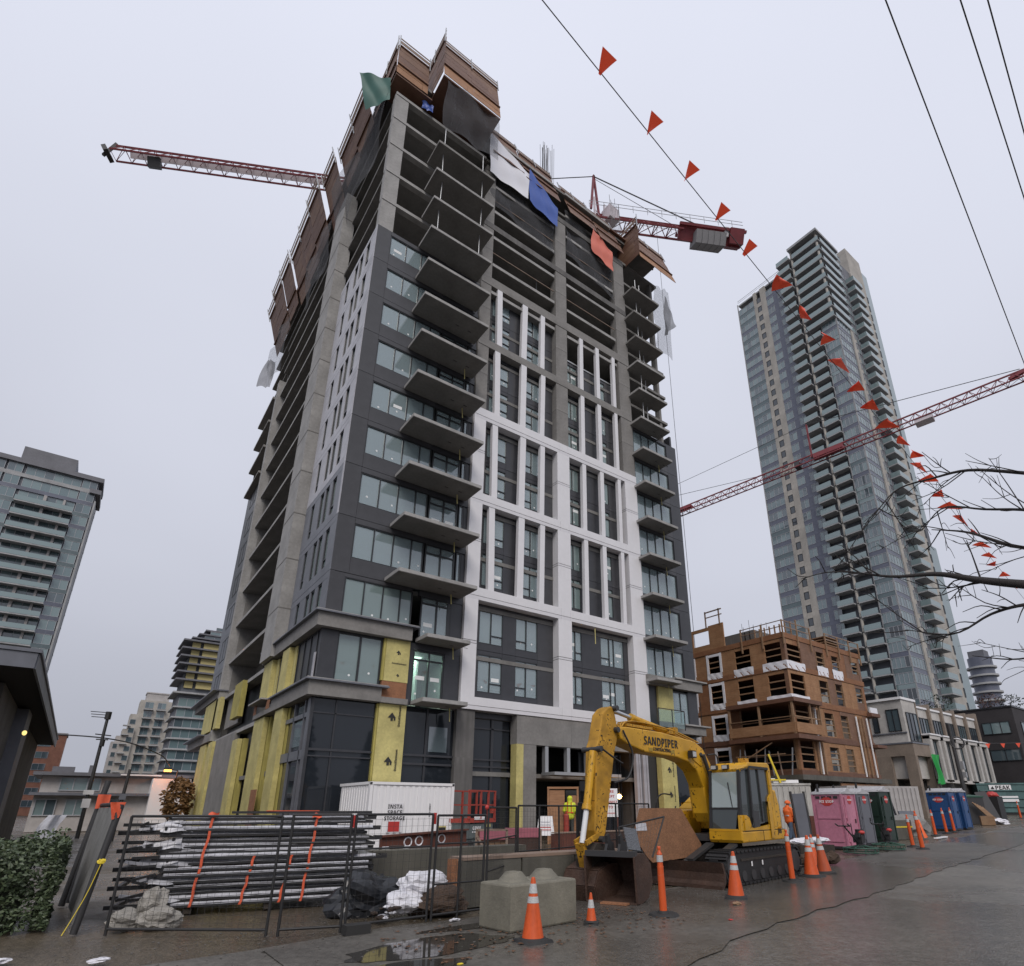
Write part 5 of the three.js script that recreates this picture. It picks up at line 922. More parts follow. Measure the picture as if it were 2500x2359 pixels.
  part('engine_hood', poly([[-1.3, 1.12], [-0.6, 1.12], [-0.6, 1.62], [-1.3, 1.95]], 1.5, 0.03).translate(0, 0, 0.42), Y, ex);
  part('handrail', [tube([[0.5, 1.0, 1.1], [0.52, 1.75, 1.12], [0.3, 1.95, 1.12], [-0.3, 1.95, 1.12]], 0.02, 20), tube([[0.56, 1.0, 0.56], [0.58, 1.5, 0.56], [0.5, 1.66, 0.56]], 0.018, 16)], M.black, ex);
  // cab: posts, roof, panes, door
  const cz = -0.79, cw = 0.8;
  part('cab_roof', [poly([[-1.3, 2.56], [0.12, 2.5], [0.34, 2.44], [0.36, 2.5], [0.1, 2.6], [-0.02, 2.62], [-0.08, 2.68], [-1.2, 2.72], [-1.3, 2.66]], cw + 0.06, 0.025).translate(0, 0, cz)], Y, ex);
  part('cab_vent', bx(0.2, 0.14, 0.2, -0.75, 2.76, cz), W, ex);
  const zo = cz - cw / 2, zi = cz + cw / 2;
  for (const z of [zo + 0.03, zi - 0.03]) part('cab_post', [bar([0.56, 1.1, z], [0.34, 2.48, z], 0.07), bar([-1.26, 1.1, z], [-1.26, 2.6, z], 0.1), bar([-0.02, 1.15, z], [-0.1, 2.58, z], 0.09)], z < cz ? M.black : M.black, ex);
  part('cab_rear_post', poly([[-1.34, 1.12], [-1.2, 1.12], [-1.16, 2.58], [-1.3, 2.6]], 0.1).translate(0, 0, zo + 0.02), Y, ex);
  part('windshield', quadSheet([[0.5, 1.62, zi - 0.06], [0.5, 1.62, zo + 0.07], [0.36, 2.44, zo + 0.07], [0.36, 2.44, zi - 0.06]], 1, 1), M.cab_glass, ex);
  part('lower_windshield', quadSheet([[0.57, 1.12, zi - 0.06], [0.57, 1.12, zo + 0.14], [0.5, 1.6, zo + 0.07], [0.5, 1.6, zi - 0.06]], 1, 1), M.cab_glass_dark, ex);
  part('windshield_bar', bar([0.5, 1.61, zi], [0.5, 1.61, zo], 0.04), M.black, ex);
  part('front_corner_panel', [poly([[0.44, 1.1], [0.6, 1.1], [0.57, 1.46], [0.42, 1.46]], 0.06).translate(0, 0, zo + 0.02), bar([0.58, 1.13, zi], [0.58, 1.13, zo], 0.05)], Y, ex);
  const dr = part('cab_door', [poly([[0.42, 1.12], [0.42, 1.46], [0.3, 1.46], [0.16, 1.4], [0.08, 1.2], [-0.02, 1.16], [-1.0, 1.24], [-1.16, 1.3], [-1.16, 1.12]], 0.05).translate(0, 0, zo - 0.01), poly([[-0.95, 1.24], [-1.16, 1.3], [-1.16, 1.95], [-1.04, 1.86], [-0.96, 1.6]], 0.05).translate(0, 0, zo - 0.012)], Y, ex);
  part('door_frame', [bar([-0.02, 1.18, zo - 0.01], [-0.1, 2.58, zo - 0.01], 0.06), bar([-0.1, 2.57, zo - 0.01], [-1.18, 2.57, zo - 0.01], 0.06), bar([0.34, 2.48, zo], [-0.1, 2.56, zo], 0.06), bar([-0.62, 1.3, zo + 0.01], [-0.62, 2.55, zo + 0.01], 0.05)], M.black, dr);
  part('door_glass', [poly([[0.4, 1.47], [0.3, 2.46], [-0.08, 2.54], [-1.17, 2.54], [-1.17, 1.9], [-0.95, 1.3], [0.0, 1.2], [0.1, 1.25], [0.2, 1.44]], 0.012).translate(0, 0, zo + 0.02)], M.cab_glass_dark, dr);
  part('door_handle', tube([[0.1, 1.2, zo - 0.05], [0.04, 1.32, zo - 0.08], [0.06, 1.45, zo - 0.05]], 0.014, 12), M.black, dr);
  part('rear_window', bx(0.02, 0.9, cw - 0.2, -1.29, 2.05, cz), M.cab_glass, ex);
  part('far_window', [bx(1.4, 1.2, 0.012, -0.4, 1.95, zi)], M.cab_glass, ex);
  part('seat', [bx(0.5, 0.14, 0.5, -0.6, 1.45, cz), bx(0.14, 0.75, 0.46, -0.86, 1.8, cz), bx(0.1, 0.2, 0.26, -0.9, 2.24, cz)], M.black, ex);
  part('control_lever', [rod([0.1, 1.1, cz - 0.15], [0.05, 1.7, cz - 0.15], 0.02), rod([0.1, 1.1, cz + 0.15], [0.05, 1.7, cz + 0.15], 0.02), bx(0.3, 0.4, 0.2, -0.3, 1.35, cz - 0.3), bx(0.3, 0.4, 0.2, -0.3, 1.35, cz + 0.3)], M.steel_dark, ex);
  part('cab_floor', bx(1.8, 0.06, cw, -0.4, 1.12, cz), M.black, ex);
  for (const z of [zi - 0.15, cz - 0.05]) { const l = part('work_light', bx(0.1, 0.1, 0.16, 0.36, 2.56, z), M.black, ex); part('lens', bx(0.012, 0.08, 0.13, 0.414, 2.56, z), M.reflective, l); }
  part('wiper', bar([0.5, 1.64, cz - 0.2], [0.42, 2.2, cz - 0.1], 0.015), M.black, ex);
  part('mirror', [new THREE.CylinderGeometry(0.13, 0.13, 0.05, 20).rotateX(Math.PI / 2).rotateY(0.5).translate(-1.42, 2.16, -1.1), rod([-1.3, 2.05, -1.1], [-1.42, 2.16, -1.08], 0.015)], M.chrome, ex);
  const side = -1.24; const lab = (s, size, x, y, m, z = side) => part('lettering', text(s, size, 0.004).rotateY(Math.PI).translate(x, y, z), m, ex);
  part('badge', bx(0.16, 0.1, 0.006, -1.05, 1.03, -1.228), mat('badge_brown', [0.16, 0.05, 0.01], 0.5), ex); lab('78U', 0.06, -1.05, 1.03, M.black, -1.232); lab('JRB', 0.1, -1.42, 1.06, M.black, -1.232);
  // boom
  const boom = [[3.72, 3.27], [3.5, 3.3], [2.1, 3.3], [0.62, 3.2], [0.25, 3.05], [-0.08, 2.7], [-0.3, 2.3], [-0.32, 1.45], [-0.2, 1.3], [0.15, 1.3], [0.28, 1.5], [0.36, 2.1], [0.62, 2.48], [1.0, 2.68], [1.5, 2.76], [2.82, 2.8], [3.5, 2.93], [3.72, 3.02], [3.8, 3.14]];
  const bm = part('boom', poly(boom, 0.42, 0.03), Y, ex);
  part('boom_plate', [poly([[0.9, 3.0], [0.45, 2.96], [0.2, 2.75], [0.45, 2.6], [0.8, 2.75]], 0.46)], Y, bm);
  const face = -0.216; const bt = (s, size, x, y, m) => part('lettering', text(s, size, 0.005).rotateY(Math.PI).translate(x, y, face), m, bm);
  bt('SANDPIPER', 0.19, 2.16, 3.06, M.black); bt('CONTRACTING', 0.075, 2.16, 2.89, M.black);
  part('lettering_underline', [bx(0.16, 0.07, 0.004, 2.62, 2.87, face), bx(0.16, 0.07, 0.004, 1.7, 2.87, face)], mat('gold_paint', [0.3, 0.2, 0.02], 0.5), bm);
  const lamp = part('boom_lamp', [bx(0.2, 0.17, 0.12, 0.95, 2.86, -0.3)], M.black, ex); part('lens', bx(0.15, 0.12, 0.01, 0.95, 2.86, -0.365), M.reflective, lamp);
  part('boom_hose', [0, 1, 2].map((k) => tube([[0.3, 3.2, -0.12 + k * 0.1], [1.6, 3.4, -0.14 + k * 0.1], [3.4, 3.42, -0.12 + k * 0.1], [3.75, 3.2, -0.2]], 0.02, 24)), W, ex);
  part('hose', [tube([[3.7, 3.2, -0.25], [3.45, 2.7, -0.3], [3.6, 2.25, -0.28], [4.1, 2.1, -0.26]], 0.022, 24), tube([[4.42, 2.75, -0.25], [4.0, 2.55, -0.3], [3.8, 2.5, -0.28]], 0.02, 20), tube([[0.1, 2.9, -0.24], [-0.35, 2.9, -0.26], [-0.4, 2.5, -0.24], [-0.25, 2.2, -0.22]], 0.02, 20)], M.black, ex);
  part('hose_bracket', [bx(0.3, 0.1, 0.3, 1.55, 3.36, 0), bx(0.12, 0.16, 0.36, 1.4, 3.4, 0), bx(1.0, 0.06, 0.3, 2.9, 3.36, 0)], W, ex);
  // stick and cylinders
  part('stick', poly([[3.95, 3.7], [4.1, 3.64], [4.26, 3.5], [4.32, 3.3], [4.42, 2.95], [4.5, 2.8], [4.62, 1.2], [4.55, 1.0], [4.4, 0.98], [4.28, 1.15], [3.9, 2.7], [3.78, 3.0], [3.76, 3.3], [3.86, 3.66]], 0.3, 0.025), W, ex);
  part('pivot_pin', [[3.86, 3.66], [3.85, 3.2], [4.46, 2.76], [4.48, 1.04], [0.42, 2.88], [-0.02, 1.45]].map(([x, y]) => new THREE.CylinderGeometry(0.06, 0.06, 0.5, 14).rotateX(Math.PI / 2).translate(x, y, 0)), M.steel_dark, ex);
  part('stick_cylinder', [rod([1.5, 3.36, 0], [3.0, 3.56, 0], 0.085), rod([2.96, 3.55, 0], [3.06, 3.565, 0], 0.1)], Y, ex); part('cylinder_rod', rod([3.04, 3.56, 0], [3.86, 3.67, 0], 0.05), M.chrome, ex);
  part('bucket_cylinder', [rod([4.5, 2.72, -0.05], [4.74, 1.62, -0.05], 0.08), rod([4.72, 1.68, -0.05], [4.75, 1.58, -0.05], 0.1)], Y, ex); part('cylinder_rod', rod([4.74, 1.62, -0.05], [4.9, 0.98, -0.05], 0.055), M.rod_white, ex);
  for (const z of [-0.3, 0.3]) { part('lift_cylinder', rod([-0.03, 1.4, z], [0.08, 2.2, z], 0.085), Y, ex); part('cylinder_rod', rod([0.08, 2.2, z], [0.42, 2.88, z], 0.05), M.steel_dark, ex); }
  part('linkage', [bar([4.9, 0.98, -0.14], [4.5, 1.12, -0.14], 0.09, 0.05), bar([4.9, 0.98, 0.14], [4.5, 1.12, 0.14], 0.09, 0.05), bar([4.9, 0.98, 0], [4.72, 0.42, 0], 0.1, 0.2)], W, ex);
  part('quick_coupler', [poly([[4.3, 0.95], [4.62, 0.98], [4.85, 0.7], [4.8, 0.5], [4.5, 0.52], [4.3, 0.7]], 0.36, 0.02)], M.mud, ex);
  // bucket: curved shell, two side plates, teeth
  const prof = [[4.55, 0.62], [4.86, 0.5], [4.98, 0.25], [4.9, -0.0], [4.62, -0.02 + 0.05], [4.3, 0.06], [4.16, 0.14]];
  const sh = []; for (let i = 0; i < prof.length - 1; i++) sh.push(bar([...prof[i], 0], [...prof[i + 1], 0], 0.05, 0.8));
  part('bucket', [...sh, ...[-0.4, 0.4].map((z) => poly([...prof, [4.1, 0.2], [4.3, 0.62]], 0.035).translate(0, 0, z))], M.rust_steel, ex);
  part('bucket_tooth', [-0.3, -0.1, 0.1, 0.3].map((z) => bar([4.2, 0.12, z], [4.02, 0.22, z], 0.06, 0.08)), M.rust_steel, ex);
}
// spare bucket standing on the ground, its mouth to the street
{
  const b = thing('digger_bucket', 'dark rusty spare digging bucket standing open beside the excavator blade', 'bucket', [8.35, 0, -8.85], -1.15);
  const prof = [[0.28, 0.02], [0.1, 0.0], [-0.3, 0.06], [-0.55, 0.3], [-0.5, 0.62], [-0.2, 0.8], [0.2, 0.8]], s = [];
  for (let i = 0; i < prof.length - 1; i++) s.push(bar([0, prof[i][1], prof[i][0]], [0, prof[i + 1][1], prof[i + 1][0]], 0.98, 0.035));
  part('shell', s, M.rust_steel, b);
  for (const x of [-0.49, 0.49]) part('side_plate', poly(prof.map(([z, y]) => [z, y]).concat([[0.34, 0.78], [0.3, 0.3]]), 0.035).rotateY(-Math.PI / 2).translate(x, 0, 0), M.rust_steel, b);
  part('lip', bx(1.0, 0.1, 0.12, 0, 0.82, 0.24), M.steel_dark, b);
  for (const x of [-0.14, 0.12]) part('ear', poly([[-0.25, 0.84], [0.16, 0.84], [0.08, 0.98], [0.1, 1.12], [0.0, 1.16], [-0.08, 1.02], [-0.2, 1.0]], 0.05).rotateY(-Math.PI / 2).translate(x, 0, 0), M.black, b);
  part('wear_plate', bx(0.5, 0.03, 0.16, 0.1, 0.02, 0.36), M.orange_board, b);
}
// ---------- traffic cones and posts ----------
function cone(h, label, x, z, lean = 0, dirt = 0) {
  const c = thing('traffic_cone', label, 'traffic cone', [x, gy(x), z], rr(0, 6), 'orange traffic cones along the street'); c.rotation.z = lean;
  const rb = h * 0.19, rt = h * 0.032, R = (y) => mix(rb, rt, (y - 0.03) / (h - 0.03)), m = dirt ? M.orange_dull : M.orange;
  part('body', new THREE.LatheGeometry([[R(0.03) + 0.012, 0.032], [R(0.06), 0.06], [R(h * 0.5), h * 0.5], [rt + 0.004, h * 0.975], [rt * 0.8, h], [rt * 0.55, h], [rt * 0.5, h * 0.96], [rb * 0.5, h * 0.45]].map((p) => new THREE.Vector2(...p)), 28), m, c);
  const band = (a, b) => part('reflective_band', new THREE.CylinderGeometry(R(b * h) + 0.004, R(a * h) + 0.004, (b - a) * h, 28, 1, true).translate(0, (a + b) * h / 2, 0), M.reflective, c);
  if (h > 0.55) { band(0.75, 0.9); band(0.6, 0.7); } else band(0.52, 0.78);
  const s = h * 0.27; part('base', [new THREE.CylinderGeometry(s * 1.25, s * 1.35, 0.035, 4, 1).rotateY(Math.PI / 4).translate(0, 0.0175, 0), new THREE.CylinderGeometry(rb + 0.02, rb + 0.04, 0.02, 24).translate(0, 0.045, 0)], M.rubber, c);
  return c;
}
cone(0.75, 'large clean orange cone in front of the concrete block', 5.07, -6.97); cone(0.42, 'small orange cone with one white band beside the digging bucket', 6.48, -7.44);
cone(0.82, 'orange cone beside the dozer blade and track of the excavator', 10.48, -7.81, -0.02); cone(0.95, 'bright orange cone nearest the street behind the excavator', 15.08, -8.91);
cone(0.85, 'orange cone mostly hidden behind the bright cone near the excavator rear', 17.3, -10.1, -0.03); cone(0.93, 'faded crooked orange cone closest to the pink toilet', 16.0, -9.08, -0.05, 1);
cone(0.52, 'small distant orange cone at the feet of the orange clad worker', 27.5, -16.6);
function post(h, label, x, z, lx = 0, lz = 0) {
  const c = thing('delineator_post', label, 'delineator post', [x, gy(x), z], 0, 'orange delineator posts along the street');
  const g = new THREE.Group(); const m = M.orange, r = 0.045 * h;
  part('post', [new THREE.LatheGeometry([[r * 1.3, 0.04], [r * 1.25, h * 0.3], [r * 1.1, h * 0.68], [r * 1.18, h * 0.7], [r * 1.02, h * 0.72], [r * 0.95, h * 0.88], [r * 1.0, h * 0.89], [r * 0.45, h * 0.93], [r * 0.42, h * 0.955], [r * 0.6, h * 0.96], [r * 0.55, h], [0, h]].map((p) => new THREE.Vector2(...p)), 20)], m, c);
  for (const [a, b] of [[0.77, 0.87], [0.58, 0.66]]) part('reflective_band', new THREE.CylinderGeometry(r * 1.06, r * 1.14, (b - a) * h, 20, 1, true).translate(0, (a + b) * h / 2, 0), M.reflective, c);
  part('base', [new THREE.CylinderGeometry(0.22, 0.25, 0.04, 8).translate(0, 0.02, 0), new THREE.CylinderGeometry(0.08, 0.1, 0.04, 16).translate(0, 0.055, 0)], M.rubber, c);
  c.rotation.x = lx; c.rotation.z = lz; return c;
}
post(1.02, 'orange post in front of the dozer blade', 7.89, -7.3, 0, 0.02); post(1.13, 'orange post at the rear of the excavator track', 13.73, -8.61, 0, 0.02);
post(1.36, 'orange post nearest the street, right of the green trowel machines', 25.9, -10.65, 0, 0.07); post(1.2, 'orange post leaning just behind the one right of the trowel machines', 26.9, -11.4, 0, 0.06);
post(1.25, 'orange post beside the orange flag in front of the blue toilets', 35.5, -13.85, 0, 0.02); post(1.3, 'middle orange post leaning against the blue toilet front', 38.4, -14.4, 0, 0.06); post(1.3, 'rightmost orange post against the blue toilet front', 40.3, -14.7, 0, 0.06);
post(1.5, 'orange post alone at the far right edge of the street', 70, -19.8, 0, 0.03);
{ const f = thing('warning_flag', 'small orange triangular flag lying against the kerb beside the posts', 'flag', [32.6, gy(32.6), -13.2], 0.3); part('cloth', quadSheet([[-0.45, 0.05, 0], [0.45, 0.05, 0.1], [0.1, 0.85, -0.15], [0.0, 0.85, -0.15]], 6, 6, (u, v) => [0, 0, 0.06 * Math.sin(u * 6)]), mat('orange_cloth', [0.75, 0.12, 0.02], 0.6, { side: THREE.DoubleSide }), f); part('stick', rod([0, 0.8, -0.16], [0.9, 1.3, -0.3], 0.015), M.timber, f); }
// ---------- concrete block with two knobs ----------
{
  const b = thing('concrete_block', 'mossy grey concrete block with two pyramid knobs on top', 'concrete block', [5.73, 0, -7.98], 0.12);
  const g = bx(1.3, 0.6, 0.66, 0, 0.3, 0).toNonIndexed();
  const body = new THREE.ExtrudeGeometry(new THREE.Shape([[-0.63, -0.31], [0.63, -0.31], [0.63, 0.31], [-0.63, 0.31]].map((p) => new THREE.Vector2(...p))), { depth: 0.54, bevelEnabled: true, bevelSize: 0.03, bevelThickness: 0.03, bevelSegments: 2 }).rotateX(-Math.PI / 2).translate(0, 0.03, 0);
  mat('block_face', [0.25, 0.235, 0.185], 0.6, { map: retex(T.mottle, 1.6), bumpMap: T.bump, bumpScale: 0.003 });
  part('body', body, M.block_face, b);
  for (const x of [-0.3, 0.32]) part('knob', new THREE.CylinderGeometry(0.12, 0.25, 0.14, 4, 1).rotateY(Math.PI / 4).translate(x, 0.66, -0.02), M.block_face, b);
  const w = thing('retaining_wall', 'low grey concrete block wall behind the black mesh fence, right section', 'wall', [5.62, 0, -9.85], 0.02);
  for (let k = 0; k < 3; k++) part('block', bx(1.28, 0.74, 0.5, 0.65 + k * 1.31, 0.37, -0.25 + rr(-0.02, 0.02)), M.concrete_wet, w);
  part('cap_plank', bx(3.9, 0.05, 0.5, 2.0, 0.77, -0.25), M.timber_grey, w);
  const w2 = thing('retaining_wall', 'low grey concrete wall farther back behind the rubbish sacks', 'wall', [5.1, 0, -12.6], 0.02);
  for (let k = 0; k < 3; k++) part('block', bx(1.28, 0.78, 0.5, 0.65 + k * 1.31, 0.39, -0.25 + rr(-0.02, 0.02)), M.concrete_wet, w2);
  const st = thing('timber_stake', 'short weathered timber stake at the left end of the front wall', 'stake', [5.5, 0, -9.95]); part('stake', bx(0.14, 0.78, 0.12, 0, 0.39, 0), M.orange_board, st);
}
// ---------- mesh fence panels ----------
function meshFence(label, a, b, h, lean = 0, mids = [0.45, 0.9], posts = 0) {
  const L = Math.hypot(b[0] - a[0], b[1] - a[1]), f = thing('site_fence', label, 'fence', [a[0], 0, a[1]], -Math.atan2(b[1] - a[1], b[0] - a[0]), 'black mesh fence panels round the site');
  f.rotation.order = 'YXZ'; f.rotation.x = lean; const r = 0.02;
  for (const x of [0, L, ...Array.from({ length: posts }, (_, i) => L * (i + 1) / (posts + 1))]) part('post', rod([x, 0.0, 0], [x, h, 0], r, r, 8), M.black, f);
  part('top_rail', rod([0, h, 0], [L, h, 0], r * 0.9), M.black, f); part('bottom_rail', rod([0, 0.08, 0], [L, 0.08, 0], r * 0.9), M.black, f);
  for (const m of mids) part('rail', rod([0, m, 0], [L, m, 0], r * 0.7), M.black, f);
  const w = []; for (let x = 0.1; x < L; x += 0.1) w.push(bx(0.003, h - 0.1, 0.003, x, h / 2, 0)); for (let y = 0.15; y < h; y += 0.1) w.push(bx(L, 0.003, 0.003, L / 2, y, 0));
  part('wire_mesh', w, M.steel_dark, f).userData.kind = 'stuff';
  return f;
}
meshFence('black mesh fence panel in front of the stacked panels', [0.72, -10.75], [2.42, -9.38], 1.5, 0, []); meshFence('short black mesh panel before the right half of the stacked panels', [2.55, -9.3], [3.3, -9.05], 1.52, 0.02, [1.15]);
meshFence('black mesh fence panel tilting before the white sacks', [3.36, -9.05], [4.62, -9.1], 1.52, 0.02, [1.05]); const f4 = meshFence('black mesh fence panel in front of the white sacks', [4.7, -9.1], [5.62, -9.15], 1.5, 0.03, [0.5, 1.08], 1);
meshFence('black mesh fence panel starting at the red capped post', [5.7, -9.15], [7.2, -10.5], 1.62, 0, [0.62, 1.1], 0); meshFence('black mesh fence behind the concrete block and the boom stick', [7.25, -10.5], [9.3, -11.1], 1.66, 0, [0.8], 2); meshFence('black mesh fence running behind the plywood sheet', [9.35, -11.1], [12.0, -11.4], 1.72, 0, [0.9], 1);
{ const t = thing('site_fence', 'loose slanted black mesh panel leaning on the plywood sheet', 'fence', [9.62, 0.72, -9.3], -0.3, 'black mesh fence panels round the site'); t.rotation.z = 0.0;
  part('frame', [rod([-0.6, 0.52, 0], [0.55, 0.72, -0.1], 0.018), rod([0.55, 0.72, -0.1], [0.1, -0.05, 0.1], 0.018), rod([-0.6, 0.52, 0], [-0.5, -0.1, 0.1], 0.018)], M.black, t);
  const w = []; for (let k = 1; k < 12; k++) w.push(bar([-0.6 + k * 0.095, 0.52 + k * 0.017, -k * 0.008], [-0.5 + k * 0.05, -0.1, 0.1], 0.003)); for (let k = 1; k < 7; k++) w.push(bar([-0.59 + k * 0.014, 0.52 - k * 0.09, 0.014 * k], [0.55 - k * 0.066, 0.72 - k * 0.11, -0.1 + 0.028 * k], 0.003)); part('wire_mesh', w, M.steel_dark, t).userData.kind = 'stuff'; }
for (const [x, z, h, l] of [[4.68, -9.12, 1.53, 'red cap on the fence post before the white container'], [5.66, -9.14, 1.62, 'round red cap on the thick fence post'], [3.34, -9.06, 1.5, 'red tag on the fence post left of the sacks']]) tag(part('post_cap', h > 1.6 ? [blob(0.035, 1, 1.2, 1, 0.05, 1, 2)] : [rod([0, -0.16, 0], [0, 0.01, 0], 0.026)], M.red, null, [x, h, z]), l, 'post cap');
{ const p = thing('fence_foot', 'black rubber fence foot lying on the wet ground below the mesh panels', 'fence foot', [3.45, 0, -8.85]); part('foot', bx(0.34, 0.12, 0.2, 0, 0.06, 0), M.rubber, p); }
// ---------- stack of wrapped frames ----------
mat('film', [0.62, 0.63, 0.68], 0.35, { map: retex(T.mottle, 0.9), side: THREE.DoubleSide }); mat('frame_black', [0.02, 0.02, 0.022], 0.45); mat('strap', [0.62, 0.1, 0.04], 0.6);
{
  const A = V(1.36, 0, -12.2), B = V(4.66, 0, -11.47), ang = -Math.atan2(B.z - A.z, B.x - A.x), L = A.distanceTo(B);
  const where = ['bottom of the stack', 'second from the bottom', 'third from the bottom', 'fourth from the bottom', 'fifth from the bottom', 'sixth from the bottom', 'seventh from the bottom', 'eighth from the bottom', 'eighth from the top', 'seventh from the top', 'sixth from the top', 'fifth from the top', 'fourth from the top', 'third from the top', 'second from the top', 'top of the stack'];
  for (let k = 0; k < 16; k++) {
    const y = 0.1 + k * 0.088, dx = rr(-0.16, 0.1), dz = rr(-0.07, 0.05), Lk = L + rr(-0.15, 0.12), roll = rr(-0.006, 0.006);
    const f = thing('stacked_fence', 'flat black steel fence frame in pale film, ' + where[k], 'fence', [A.x + dx, y, A.z + dz], ang + rr(-0.012, 0.012), 'wrapped steel frames in the strapped stack'); f.rotation.z = roll;
    part('frame', [bx(Lk, 0.05, 0.05, Lk / 2, 0.025, 0), bx(Lk, 0.05, 0.05, Lk / 2, 0.025, -1.5), bx(0.05, 0.05, 1.45, 0.05, 0.026, -0.75), bx(0.05, 0.05, 1.45, Lk - 0.05, 0.026, -0.75), bx(0.04, 0.04, 1.45, Lk / 2, 0.026, -0.75)], M.frame_black, f);
    const s = k * 1.7, n0 = rr(0.0, 0.25), n1 = rr(0, 0.2), hh = rr(0.03, 0.05);
    part('film', [quadSheet([[n0, 0.035, 0.03], [Lk - n1, 0.035, 0.03], [Lk - n1, 0.035 + hh, -0.02], [n0, 0.035 + hh, -0.02]], 60, 3, (u, v) => [0, 0.006 * Math.sin(u * 23 + s) * fbm(u, 0.3 + s * 0.01, 10, 3, 3) + 0.008 * (fbm(u, s * 0.07, 6, 3, k) - 0.5), 0.014 * (fbm(u, v * 0.2, 20, 3, k + 9) - 0.4)]), quadSheet([[n0, 0.06, -0.02], [Lk - n1, 0.06, -0.02], [Lk - n1, 0.055, -1.45], [n0, 0.055, -1.45]], 10, 3, (u, v) => [0, 0.01 * Math.sin(u * 20 + s), 0])], M.film, f);
    if (k % 3 === 1) part('film_flap', quadSheet([[-0.05, 0.0, 0.04], [0.42, 0.0, 0.04], [0.45, 0.075, 0.02], [0.0, 0.07, 0.02]], 8, 4, (u, v) => [0.03 * Math.sin(v * 4 + s), 0.015 * Math.sin(u * 7 + s), 0.02 * Math.sin(u * 5)]), M.film, f);
    if (k % 2) for (const g of [bx(0.1, 0.06, 0.1, Lk + 0.05, 0.03, -0.1), bx(0.16, 0.03, 0.05, Lk + 0.06, 0.05, -0.3), rod([0.02, 0.03, 0.05], [0.02, 0.08, 0.05], 0.02)]) part('bracket', g, M.frame_black, f);
  }
  const bs = thing('timber_bearer', 'dark timber bearers under the strapped stack of frames', 'bearer', [A.x, 0, A.z], ang); for (const x of [0.5, 1.7, 2.9]) part('bearer', bx(0.12, 0.1, 1.5, x, 0.05, -0.75), M.mud, bs);
  [[0.62, 0.1, 1.48, 'orange strap at the left of the strapped stack'], [1.35, 0.1, 0.84, 'shorter orange strap left of the centre of the stack'], [1.95, 0.1, 0.84, 'shorter orange strap right of the centre of the stack'], [2.3, 0.1, 1.46, 'orange strap at the right of the strapped stack']].forEach(([x, y0, y1, l]) => { const s = thing('strap', l, 'strap', [A.x, 0, A.z], ang); part('webbing', [quadSheet([[x - 0.12, y0, 0.055], [x - 0.08, y0, 0.055], [x + 0.04, y1, 0.05], [x, y1, 0.05]], 2, 16, (u, v) => [0.01 * Math.sin(v * 19), 0, 0.008 * Math.sin(v * 40)]), ...(y1 > 1 ? [bx(0.04, 0.006, 1.5, x + 0.02, y1 + 0.03, -0.7)] : [])], M.strap, s); if (y1 > 1) part('knot', quadSheet([[x - 0.08, y1 - 0.02, 0.07], [x + 0.08, y1, 0.07], [x + 0.1, y1 + 0.07, 0.05], [x - 0.06, y1 + 0.05, 0.05]], 4, 3, (u, v) => [0, 0.02 * Math.sin(u * 6), 0.02 * Math.sin(v * 5 + u * 3)]), M.strap, s); });
  const tb = thing('timber_board', 'loose grey board lying on top of the stack with orange tape', 'board', [A.x + 0.9, 1.52, A.z + 0.1], ang); part('board', [bx(2.4, 0.04, 0.2, 1.2, 0.02, -0.1)], M.frame_black, tb); part('tape', [bx(0.9, 0.012, 0.05, 1.0, 0.046, -0.04, 0, 0.06, 0.0)], M.strap, tb);
  // second heap of frames and brackets behind, left end
  ['lowest', 'lower middle', 'upper middle', 'upper', 'highest'].forEach((w, k) => { const f = thing('offcut_heap', 'jumbled dark frame offcuts left of the strapped stack, ' + w + ' layer', 'steel offcuts', [0.75 + rr(-0.06, 0.06), 0.12 + k * 0.27, -12.35], ang + rr(-0.08, 0.08));
    part('frame', [bx(0.9, 0.06, 0.06, 0.42, 0.03, 0), bx(0.06, 0.06, 1.1, 0.1, 0.03, -0.55), bx(0.06, 0.06, 1.1, 0.78, 0.03, -0.55), bx(0.8, 0.05, 0.05, 0.4, 0.15, -0.1)], M.frame_black, f);
    for (let q = 0; q < 3; q++) part('bracket', bar([rr(0.05, 0.3), rr(0.02, 0.2), 0.05], [rr(0.35, 0.65), rr(0, 0.22), 0.07], 0.04, 0.06), q ? M.frame_black : M.film, f); part('film', quadSheet([[0.3, 0.08, 0.05], [0.85, 0.1, 0.05], [0.85, 0.2, 0.0], [0.32, 0.17, 0.0]], 8, 4, (u, v) => [0, 0.03 * Math.sin(u * 5 + k), 0.02 * Math.sin(v * 6 + u * 8)]), M.film, f); });
}
